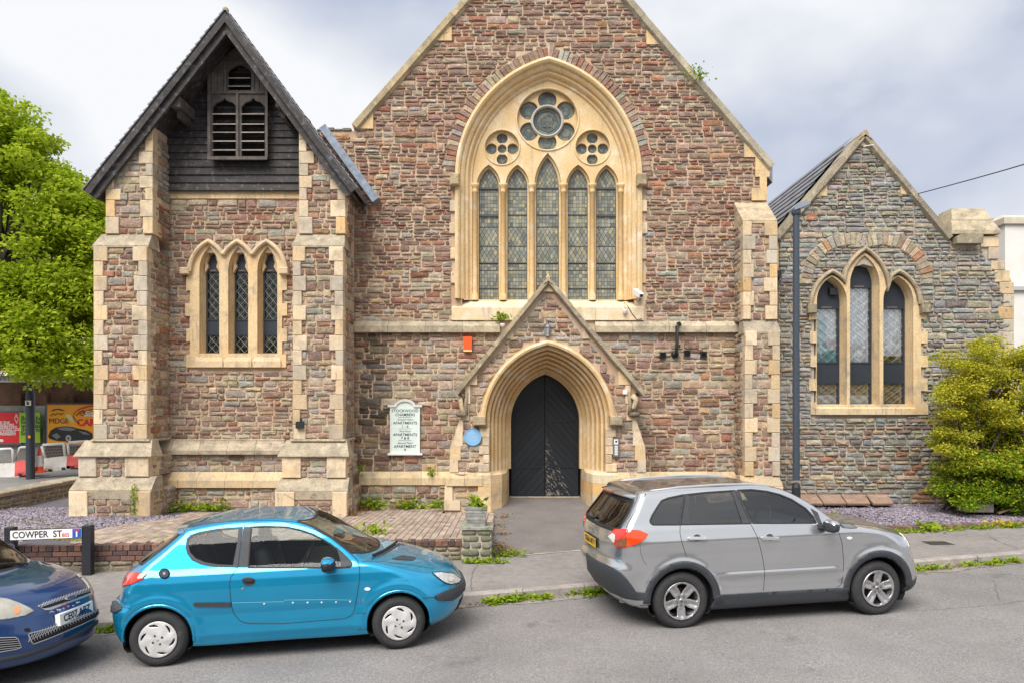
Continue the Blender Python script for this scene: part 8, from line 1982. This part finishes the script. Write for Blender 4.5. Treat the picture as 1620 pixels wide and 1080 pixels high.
c.patch([(-.60,.50),(.60,.50),(.60,.575),(-.60,.575)], 'front', 'bumper_strip', M_trim, .02, .03, thick=.03)
c.patch([(-.45,.27),(.45,.27),(.42,.40),(-.42,.40)], 'front', 'grille', M_dark, .004, .03)
c.strip(pxs(*B2, [(980,655),(1010,652),(1070,648)]), 'px', .006, 'bumper_gap', M_gap, .0015); c.strip(pxs(*B1, [(135,640),(165,642),(190,652)]), 'px', .006, 'bumper_gap', M_gap, .0015)
w_ = c.patch(pxs(*B2, [(760,372),(800,362),(840,348),(930,362),(935,372),(915,386),(800,382)]), 'px', 'bonnet_vent', M_trim, .004, 1.6)
c.strip(pxs(*B2, [(640,355),(700,340),(760,305),(820,268),(850,275)]), 'px', .05, 'scuttle', M_trim, .006)
c.strip(pxs(*B2, [(625,362),(700,330),(770,285),(800,262)]), 'px', .018, 'wiper', M_black, .035)
mirror_shape(c, (1.70,-.93,.985), (.095,.12,.072), M_black, P_blue); mirror_shape(c, (1.70,.93,.985), (.095,.12,.072), M_black, P_blue)
one(lambda m: m.tube([(1.50,.05,1.378),(1.28,.02,1.56),(1.16,.0,1.64)], [.004,.003,.002], 5), 'aerial', M_black, c.root, cols=False)
one(lambda m: m.box(-.20, 2.80, -.60, .60, .19, .22), 'underbody', M_dark, c.root, cols=False)
interior(c, -.05, 1.72, .93, 1.45, hw=.62)
for x, y in ((1.1,-.33),(1.1,.33),(.35,-.33),(.35,.33)): seat(c, x, y, None, 1.14)
one(lambda m: m.add([(1.9,-.5,1.0),(1.9,.5,1.0),(2.1,.5,.99),(2.1,-.5,.99)], [(0,1,2,3)]), 'dashboard_top', mat('dash_grey', (.10,.10,.10), .8), c.root, cols=False)

# ------------------------------------------------------------------ dark blue car at the left edge
nv_prof = [(-.50,.24),(-.60,.40),(-.62,.60),(-.56,.80),(-.50,1.0),(-.30,1.22),(-.1,1.40),(.3,1.45),(.9,1.465),(1.3,1.445),(1.55,1.38),(1.85,1.24),(2.18,1.07),(2.38,.975),(2.58,.955),(2.82,.915),(3.02,.865),(3.13,.79),(3.19,.70),(3.23,.58),(3.255,.48),(3.25,.36),(3.20,.26),(3.05,.20),(2.4,.18),(1.2,.18),(.2,.18)]
nv_w = [(.1,.76),(.25,.815),(.45,.835),(.65,.842),(.80,.838),(.92,.815),(1.0,.78),(1.2,.70),(1.35,.62),(1.46,.54)]
P_navy = mat('navy_paint', (.006,.040,.145), .28, metal=.3, coat=1., noise=(3,.06), stain=((.12,.20,.34), 5, .66, .86))
yaw = -.16; fx, fy = -4.40, 7.34; L_ = 3.24
ax, ay_ = fx - L_*math.cos(yaw), fy - L_*math.sin(yaw)
c = Car(nv_prof, nv_w, .62, .2, 1.2, .06, (ax + .81*math.sin(yaw), ay_ - .81*math.cos(yaw), yaw, .81), 'dark blue car nose cut off by the left edge of the photo, scuffed bumper', 'parked_car', None, None, kend=.10)
NV = c; N1 = (0, 840, 4.911)
def ws_nv(p): ay = np.abs(p[:,1]); xe = p[:,0]+.62*(ay/.842)**2.6*.8; return (xe > 1.62) & (xe < 2.32) & (ay < .56+.14*(xe-1.6)/.68) & (p[:,2] > .96)
ar = [circ_poly(0,.29,.35), circ_poly(2.486,.29,.35)]; sw_ = [(.9,1.0),(.9,1.38),(1.3,1.39),(1.6,1.27),(1.95,1.02)]; sr = [(-.1,1.03),(.0,1.3),(.3,1.37),(.84,1.38),(.84,1.0)]
c.hull(P_navy, [sw_, sr]+ar, [ws_nv])
c.patch(sw_, 'near', 'door_window', G_side, -.003, mirror=True); c.patch(sr, 'near', 'rear_side_window', G_priv, -.003, mirror=True)
for x in (0, 2.486):
    arch_lip(c, x, .29, .34, .36, .24, 'arch_lip', P_navy, .01, .03); c.wheelwell(x, .29, .35)
    for sd in (-1, 1): wheel(c, x, .825, .29, .18, 'cap', side=sd)
o1 = [(1.62-.50*(abs(y)/.842)**2.6, y) for y in np.linspace(-.56,.56,13)] + [(2.33-.50*(abs(y)/.842)**2.6, y) for y in np.linspace(.70,-.70,15)]
w_ = c.patch(o1, 'top', 'windscreen', G_screen, -.002, .03); c.strip(o1, 'top', .035, 'screen_seal', M_rub, .004, parent=w_, closed=True)
c.strip([(2.28,.45),(2.24,-.0),(2.12,-.45)], 'top', .02, 'wiper', M_black, .03)
M_hz = mat('hazy_lamp', (.34,.33,.29), .25, coat=.6, noise=[(9,.2)]); M_amb = mat('amber_bulb', (.80,.28,.12), .3)
hp = [(.40,.765),(.52,.70),(.70,.665),(.80,.70),(.80,.80),(.70,.86),(.52,.845),(.42,.80)]
h1 = c.patch(pxs(*N1, [(-60,520),(0,516),(60,525),(150,555),(225,590),(266,618),(200,650),(100,672),(0,685),(-60,690)]), 'px', 'headlamp', M_hz, .008, 1.6, thick=.01, mirror=True)
c.patch([(N1[0]+(130+26*math.cos(t))/4.911, 840+(612+30*math.sin(t))/4.911) for t in [2*math.pi*i/14 for i in range(14)]], 'px', 'indicator_bulb', M_amb, .012, 1.4, parent=h1)
gp = pxs(*N1, [(292,578),(340,560),(480,512),(620,465),(712,440),(726,485),(600,535),(480,578),(390,612),(345,612)])
g_ = c.patch(gp, 'px', 'grille', mat('grille_chrome', (.50,.51,.53), .25, metal=.8), .010, 1.6, thick=.01)
gi = pxs(*N1, [(302,582),(340,566),(480,518),(620,472),(690,452),(697,478),(590,520),(470,562),(380,592),(335,600)]); c.patch(gi, 'px', 'grille_opening', M_dark, .013, 1.4, parent=g_)
m0 = pxs(*N1, [(0,0)])
for i in range(17):
    a = 322+i*22; y0 = 578-(i*22)*.335; c.strip(pxs(*N1, [(a+16,y0-22),(a-6,y0+14)]), 'px', .010, 'grille_bar', mat('grille_chrome', ()), .018, parent=g_)
for r in (0, 1): c.strip(pxs(*N1, [(315,588-r*10),(500,525-r*10),(690,468-r*10)]), 'px', .008, 'grille_bar', mat('grille_chrome', ()), .018, parent=g_)
c.patch([((542+42*math.cos(t)*1.0)/4.911, 840+(518-12*math.cos(t)+15*math.sin(t))/4.911) for t in [2*math.pi*i/20 for i in range(20)]], 'px', 'oval_badge', mat('grille_chrome', ()), .024, 1.2, thick=.008, parent=g_)
c.patch([((542+34*math.cos(t)*1.0)/4.911, 840+(518-10*math.cos(t)+10*math.sin(t))/4.911) for t in [2*math.pi*i/20 for i in range(20)]], 'px', 'badge_field', mat('badge_blue', (.02,.05,.16), .2), .028, 1.2, parent=g_)
lg = pxs(*N1, [(222,795),(300,775),(430,738),(560,700),(700,640),(782,590),(770,625),(740,670),(640,720),(500,780),(380,830),(260,874),(235,845)])
l_ = c.patch(lg, 'px', 'lower_grille', M_dark, .006, 1.6); c.strip(lg, 'px', .012, 'grille_edge', mat('grille_grey', (.25,.25,.27), .4), .010, closed=True, parent=l_)
for i in range(26):
    t = i/25; x = 235+t*530; yt_ = 795-t*195-6*math.sin(t*3); yb_ = 860-t*235+25*math.sin(t*2.6)*0; 
    for dx in (28, -28):
        a, b = (x-dx*.5, yt_+4), (x+dx*.5, yb_-4); c.strip(pxs(*N1, [a, b]), 'px', .006, 'mesh_bar', mat('grille_grey', ()), .012, parent=l_)
fg = pxs(*N1, [(-40,830),(0,825),(120,822),(140,835),(166,900),(120,915),(0,935),(-40,938)]); f_ = c.patch(fg, 'px', 'fog_grille', M_dark, .006, 1.6); c.strip(fg, 'px', .010, 'grille_edge', mat('grille_grey', ()), .010, closed=True, parent=f_)
for i in range(5): c.strip(pxs(*N1, [(-20,845+i*18),(130+i*7,838+i*15)]), 'px', .007, 'mesh_bar', mat('grille_grey', ()), .010, parent=f_)
# number plate: a flat plate set on the bumper
A, B, C_, D = [np.array(p) for p in c.trace(pxs(*N1, [(422,730),(716,620),(712,548),(424,645)]))]
mid = (A+B+C_+D)/4; ux = np.array((0,1.,0)); 
ydir = np.array((-.12, 1, 0)); ydir /= np.linalg.norm(ydir); zdir = np.array((-.08,0,1.)); zdir /= np.linalg.norm(zdir); nn = np.cross(ydir, zdir); ctr = mid + nn*.035
hw_, hh_ = .26, .0555
rect = [ctr - ydir*hw_ - zdir*hh_, ctr + ydir*hw_ - zdir*hh_, ctr + ydir*hw_ + zdir*hh_, ctr - ydir*hw_ + zdir*hh_]
pm = mk('number_plate', [tuple(p) for p in rect] + [tuple(p-nn*.05) for p in rect], [(0,1,2,3),(0,4,5,1),(1,5,6,2),(2,6,7,3),(3,7,4,0)], mat('plate_white', (.74,.74,.72), .4), c.root)
mrx = Matrix((tuple(ydir), tuple(zdir), tuple(nn))).transposed().to_euler()
text_obj('CE07 ABZ', .098, tuple(ctr+nn*.002), M_letter, pm, rot=tuple(mrx), bold=.002, sx=.98)
for k_ in range(14):                                                   # scuffed paint on the bumper
    x = random.uniform(370,620); y = 635-(x-370)*.33+random.uniform(-12,10); r = random.uniform(4,14)
    c.patch(pxs(*N1, [(x+r*math.cos(t)*random.uniform(.6,1.3), y+r*.6*math.sin(t)*random.uniform(.6,1.3)) for t in [2*math.pi*i/7 for i in range(7)]]), 'px', 'paint_scuff', mat('bare_plastic', (.42,.45,.52), .6), .0015, 1.0)
c.patch([((213+26*math.cos(t))/4.911, 840+(765+16*math.sin(t))/4.911) for t in [2*math.pi*i/12 for i in range(12)]], 'px', 'tow_eye_hole', M_dark, .002, 1.2)
c.strip(pxs(*N1, [(0,1000),(200,960),(420,885),(600,800),(760,700)]), 'px', .05, 'splitter', M_trim, .006)
one(lambda m: m.box(-.20, 2.80, -.60, .60, .19, .22), 'underbody', M_dark, c.root, cols=False)
interior(c, .1, 1.75, .98, 1.45, hw=.62)
for x, y in ((1.1,-.33),(1.1,.33)): seat(c, x, y, None, 1.14)
mirror_shape(c, (1.50,-.95,1.03), (.085,.115,.07), P_navy, None); mirror_shape(c, (1.50,.95,1.03), (.085,.115,.07), P_navy, None)
# ================================================================== PLANTS
def leafmat(name, c1, c2, c3, trans=.35):
    m = bpy.data.materials.new(name); m.use_nodes = True; t = m.node_tree; t.nodes.clear(); N = t.nodes.new; l = t.links.new
    o = N('ShaderNodeOutputMaterial'); mx = N('ShaderNodeMixShader'); d = N('ShaderNodeBsdfDiffuse'); tr = N('ShaderNodeBsdfTranslucent'); g = N('ShaderNodeNewGeometry')
    r = N('ShaderNodeValToRGB'); e = r.color_ramp.elements; e[0].color = (*c1, 1); e[1].color = (*c3, 1); k = e.new(.5); k.color = (*c2, 1)
    l(g.outputs['Random Per Island'], r.inputs[0]); l(r.outputs[0], d.inputs[0]); l(r.outputs[0], tr.inputs[0]); mx.inputs[0].default_value = trans
    l(d.outputs[0], mx.inputs[1]); l(tr.outputs[0], mx.inputs[2]); l(mx.outputs[0], o.inputs[0]); MATS[name] = m; return m
def leaves(name, centers, size, matl, parent=None, rg=None, droop=.3, asp=.55, kind=None, normal_up=.5):
    """each leaf a folded pair of triangles-pairs (4 faces)"""
    rg = rg or RNG; n = len(centers); s = rg.uniform(*size, n)[:, None]
    d = rg.normal(size=(n, 3)); d[:, 2] = d[:, 2]*.5 - droop; d /= np.linalg.norm(d, axis=1, keepdims=True)
    up = rg.normal(size=(n, 3))*.6; up[:, 2] += normal_up; sd = np.cross(d, up); sd /= np.maximum(np.linalg.norm(sd, axis=1, keepdims=True), 1e-6); nn = np.cross(sd, d)
    C_ = centers; f = rg.uniform(.1, .35, n)[:, None]
    V = np.stack([C_, C_+d*s*.5+sd*s*asp*.5+nn*s*f*.4, C_+d*s, C_+d*s*.5-sd*s*asp*.5+nn*s*f*.4], 1).reshape(-1, 3)
    b = (np.arange(n)*4)[:, None]; F_ = np.concatenate([b+np.array([[0,1,2]]), b+np.array([[0,2,3]])], 1).reshape(-1, 3)
    return mk(name, V, F_, matl, parent, kind=kind)
def blobs(rg, n_c, center, radii, shell=.55):
    q = rg.normal(size=(n_c, 3)); q /= np.linalg.norm(q, axis=1, keepdims=True); r = rg.uniform(shell, 1., n_c)[:, None]**.6
    return np.array(center) + q*r*np.array(radii)
def clump(rg, cs, per, spread):
    out = []
    for c_ in cs:
        k = rg.integers(int(per*.6), int(per*1.4)); q = rg.normal(size=(k, 3)); q /= np.maximum(np.linalg.norm(q, axis=1, keepdims=True), 1e-6)
        out.append(c_ + q*(rg.uniform(.25, 1., k)[:, None]**.6)*np.array(spread)*rg.uniform(.7, 1.3))
    return np.vstack(out)
L_tree = leafmat('maple_leaf', (.22,.33,.02), (.38,.50,.03), (.56,.62,.07), .5)
L_bush = leafmat('privet_leaf', (.26,.34,.03), (.46,.45,.045), (.64,.52,.07), .35)
L_bush2 = leafmat('privet_leaf_green', (.09,.19,.015), (.18,.30,.02), (.34,.38,.03), .35)
L_weed = leafmat('weed_leaf', (.14,.26,.02), (.26,.38,.03), (.38,.44,.04), .35)
L_dry = leafmat('dry_leaf', (.20,.09,.03), (.32,.17,.06), (.24,.20,.06), .2)
M_bark = mat('bark', (.09,.075,.055), .95, noise=[(12,.4)], bump=[(20,.8,.02)])
def tree(base, top, crown, radii, label, seed, nc=150, per=170, ls=(.10,.21), extra=()):
    rg = np.random.default_rng(seed); t = thing('broadleaf_tree', base, label, 'tree', 'tall green trees left of the tower')
    b = Vector(base); tp = Vector(top); one(lambda m: m.tube([b, b.lerp(tp, .35)+Vector((.1,0,0)), b.lerp(tp, .7), tp], [.30,.24,.19,.10], 10), 'trunk', M_bark, t, True, cols=False)
    cs = blobs(rg, nc, crown, radii)
    for (c2, r2, n2) in extra: cs = np.vstack([cs, blobs(rg, n2, c2, r2)])
    m = MB()
    for i in range(0, len(cs), 5):
        a = b.lerp(tp, rg.uniform(.4, .95)); e = Vector(cs[i]); mid = a.lerp(e, .5) + Vector((rg.normal()*.2, rg.normal()*.2, .25)); m.tube([a, mid, e], [.075,.045,.015], 5)
    m.build('limbs', M_bark, t, True, cols=False)
    P_ = clump(rg, cs, per, (.62,.62,.42)); leaves('crown', P_, ls, L_tree, t, rg, kind=None)
tree((-19.2, 25.0, .1), (-16.6, 24.5, 9.0), (-16.4, 24.2, 8.0), (2.65, 2.6, 4.0), 'tall bright green maple overhanging the lamp column beside the church tower', 3, nc=165, per=230, extra=(((-17.2,24.,11.3),(1.4,1.5,1.8),60),((-14.9,23.3,5.2),(1.7,1.3,2.0),70),((-14.3,23.9,7.4),(1.3,1.4,2.4),60),((-16.6,23.2,4.9),(1.4,1.0,1.2),26),((-13.9,23.2,3.9),(.5,.6,.7),8)))
tree((-21.5, 29, .1), (-21.2, 29, 9.0), (-21.0, 29, 8.6), (4.6, 3.2, 4.6), 'green tree further down the side street at the left edge', 5, nc=190, per=170, ls=(.18,.34))
# bush
rg = np.random.default_rng(9); bush = thing('golden_privet_bush', (9.9, 15.5, .36), 'big yellow green bush in front of the right end of the chapel', 'bush')
BY = 15.5
m = MB(); cs = []
for i in range(330):
    px_, py_ = rg.uniform(1492, 1720), rg.uniform(540, 802)
    cs_ = np.array(P(px_, py_, BY + rg.uniform(-.8, .7))); u = (px_-1600)/118; v = (py_-690)/150
    if u*u + v*v > 1.0: continue
    cs.append(cs_)
for (px_, py_, yy) in ((1497,566,0),(1507,575,.1),(1515,600,0),(1525,580,.2),(1548,545,0),(1556,552,.2),(1565,540,.1),(1590,560,0),(1610,566,-.1),(1500,610,.1),(1503,640,0),(1492,665,.1),(1499,690,-.2),(1490,700,0),(1488,735,.1),(1490,760,0),(1487,775,-.3),(1510,770,-.4),(1535,778,-.5),(1560,785,-.5),(1590,790,-.6),(1612,800,-.6),(1520,740,-.5),(1530,690,-.5),(1545,640,-.4),(1560,600,-.2),(1575,575,0),(1600,600,-.3),(1590,650,-.6),(1600,720,-.7)):
    cs.append(np.array(P(px_, py_, BY+yy)))
cs = np.array(cs); base_ = Vector((9.95, BY, .36))
for i in range(0, len(cs), 2):
    e = Vector(cs[i]); m.tube([base_ + Vector((rg.normal()*.25, rg.normal()*.2, 0)), base_.lerp(e, .55)+Vector((rg.normal()*.1,0,.2)), e], [.028,.018,.006], 5)
m.build('stems', M_bark, bush, True, cols=False)
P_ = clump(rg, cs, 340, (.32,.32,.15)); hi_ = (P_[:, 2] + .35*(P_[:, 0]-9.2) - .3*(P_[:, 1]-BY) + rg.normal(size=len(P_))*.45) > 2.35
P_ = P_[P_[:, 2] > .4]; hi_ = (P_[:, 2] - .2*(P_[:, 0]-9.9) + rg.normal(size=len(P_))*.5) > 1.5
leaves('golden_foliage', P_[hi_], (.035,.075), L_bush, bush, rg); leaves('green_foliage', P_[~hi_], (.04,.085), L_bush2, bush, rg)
# planter under the bush
Y = 14.95; pk_ = thing('concrete_planter', (PX(1550,Y), Y, .36), 'grey concrete trough standing under the yellow green bush', 'planter')
V, F_ = brick_box(PX(1527,Y), PX(1572,Y), Y, Y+.3, PZ(808,Y)-.02, PZ(785,Y), .012); mk('trough', V, F_, mat('pinkish_concrete', (.32,.28,.27), .9, noise=[(8,.2)]), pk_)
tag(one(lambda m: m.lathe((PX(1519,Y), Y+.25, PZ(802,Y)), [(0,0),(.10,0),(.145,.26),(.16,.26),(.16,.30),(.14,.30),(.13,.24)], 18), 'flower_pot', M_black, None, True, cols=False), 'black plastic flower pot beside the concrete trough under the bush', 'pot')
V, F_ = brick_box(0,.34,0,.07,0,.03,.005); Rm = Matrix.Translation(Vector((PX(1578,Y), Y-.05, .40))) @ Matrix.Rotation(-.35, 4, 'Y'); tag(mk('wood_offcut', [Rm @ Vector(v) for v in V], F_, mat('offcut', (.25,.17,.12), .9)), 'short brown wood offcut lying on the gravel beside the trough', 'wood')
# weeds: little rosettes and grass tufts
def weed(name, pts, size, matl, per, spread, label, hgt=.1, seed=1, cat='weed', grp=None):
    rg = np.random.default_rng(seed); C_ = []
    for (x, y, z) in pts:
        k = rg.integers(int(per*.6), int(per*1.3)); q = rg.normal(size=(k, 3))*np.array([spread, spread*.6, 0]) ; q[:, 2] = np.abs(rg.normal(size=k))*hgt*.6; C_.append(q + np.array((x, y, z)))
    return tag(leaves(name, np.vstack(C_), size, matl, None, rg, droop=-.3, asp=.5, normal_up=1.2), kind='stuff')
rg = np.random.default_rng(21)
gut = []
for _ in range(230):
    x = rg.uniform(-1.1, 1.9) if rg.random() < .62 else (rg.uniform(4.9, 9.5) if rg.random() < .75 else rg.uniform(-5.4,-4.6))
    if rg.random() < .5 + .5*math.sin(x*5.1+1.0): gut.append((x, gy(x)-abs(rg.normal())*.06-.01, rz(x)))
weed('gutter_weeds', gut, (.03,.085), L_weed, 34, .055, '', .05, 2)
weed('gutter_litter', [(rg.uniform(-1.4, 9.5), 0, 0) for _ in range(0)] + [(x, gy(x)-abs(rg.normal())*.10-.02, rz(x)+.002) for x in rg.uniform(-1.6, 9.5, 260)], (.012,.035), L_dry, 10, .07, '', .01, 3)
tuft = [P(a, b, Yq_) for a, b, Yq_ in ((583,797,15.9),(590,790,15.95),(598,798,15.8),(574,800,15.8),(650,796,15.95),(662,797,15.95),(640,798,15.9),(686,798,15.95),(700,800,15.5),(283,800,15.4),(292,798,15.5),(316,799,15.5),(265,803,15.3),(330,799,15.5),(352,800,15.5))]
tuft = [(x, y, fz(x, y)) for x, y, z in tuft]
weed('wall_foot_grass', tuft, (.05,.15), L_weed, 60, .10, '', .16, 4)
weed('wall_foot_dry_weeds', [(p[0]-.25, p[1]-.2, p[2]) for p in tuft[:4]] + [(PX(550,14.7), 14.6, .4), (PX(556,14.7), 14.75, .4), (RXL+.12, 14.6, .33), (RXL+.08, 13.9, .3), (RXL+.1, 13.2, .25), (RXL+.08,12.1,.2), (RXL+.2,12.0,.18), (RXL+.12,12.3,.2)], (.03,.08), L_dry, 60, .12, '', .10, 5)
weed('pier_foot_weeds', [(RXL+.13+i*.06, 11.86+.05*(i%3), .17) for i in range(7)] + [(RXL-.35+i*.07, 11.45, .14) for i in range(9)] + [(x, wl(x)-.03, .10) for x in (-1.2,-1.6,-2.4,-5.2,-5.5)], (.03,.08), L_weed, 34, .06, '', .06, 6)
weed('edging_weeds', [(x, el(x)-.10-abs(rg.normal())*.05, pz(x)+.03) for x in list(rg.uniform(6.6, 12, 60))], (.03,.08), L_weed, 26, .07, '', .05, 7)
weed('paving_moss', [(-7.2+rg.uniform(-.4,.4), 11.75+rg.uniform(-.05,.4), fz(0,12)) for _ in range(12)] + [(-5.6+rg.uniform(-.6,.6), 11.7+rg.uniform(0,.2), fz(0,12)) for _ in range(10)] + [(-8.6+rg.uniform(-.5,.5), 13+rg.uniform(-.8,.8), .44) for _ in range(14)], (.015,.035), leafmat('moss_leaf', (.20,.22,.02), (.34,.33,.03), (.42,.38,.05), .2), 70, .09, '', .012, 8)
# named little plants that can be pointed at
def small_plant(name, loc, n, size, spread, hgt, label, matl, seed):
    rg = np.random.default_rng(seed); q = rg.normal(size=(n, 3))*np.array([spread, spread, 0]); q[:, 2] = rg.uniform(0, hgt, n)
    t = thing(name, loc, label, 'plant'); o = leaves('foliage', q + np.array(loc), size, matl, t, rg, droop=-.4, normal_up=.6)
    one(lambda m: [m.tube([loc, (loc[0]+spread*math.cos(a), loc[1]+spread*.6*math.sin(a), loc[2]+hgt)], .004, 4) for a in (0,1.3,2.6,3.9,5.2)], 'stems', L_weed, t, cols=False)
small_plant('fern', (plx, PYY+.22, PLZ+ph), 70, (.06,.13), .05, .12, 'small bright green fern growing in the planter on the pier', L_weed, 1)
small_plant('ledge_plant', P(795, 507, YN-.12), 90, (.05,.12), .09, .12, 'small leafy plant growing on the stone ledge left of the porch gable', L_weed, 2)
small_plant('gable_plant', P(1102, 132, YN-.1), 110, (.05,.12), .12, .35, 'sprig of green growing from the right gable coping of the church', L_weed, 3)
small_plant('docks', (7.75, el(7.75)-.08, pz(7.75)+.03), 60, (.08,.17), .10, .12, 'broad leaved green weed in front of the edging bricks near the silver car', L_weed, 4)
small_plant('yellow_weed', (9.35, el(9.35)-.06, pz(9.35)+.03), 60, (.05,.10), .10, .12, 'yellow weed at the foot of the edging bricks near the bush', leafmat('yellow_leaf', (.45,.30,.02), (.55,.38,.02), (.60,.45,.05), .2), 5)
small_plant('climbing_weed', (PX(213,14.5), 14.48, .42), 90, (.03,.07), .05, .62, 'thin green weed climbing the front corner of the left tower buttress', L_weed, 6)
small_plant('paving_weed', (PX(600,12.6), 12.3, .46), 90, (.05,.12), .13, .12, 'green weed sprouting on the brick paving behind the blue hatchback', L_weed, 7)
small_plant('gravel_weed', (PX(1314,14.2), 14.2, .36), 60, (.05,.11), .07, .16, 'green weed in the gravel beside the lamp post', L_weed, 8)
small_plant('plinth_weed', P(683, 752, YN-.2), 50, (.04,.09), .06, .14, 'tuft of green on the plinth ledge left of the porch', L_weed, 9)
small_plant('corner_weed', P(570, 745, YN-.25), 60, (.04,.08), .06, .10, 'tuft of green in the corner between tower buttress and church wall', L_weed, 10)
cleanup_loc()
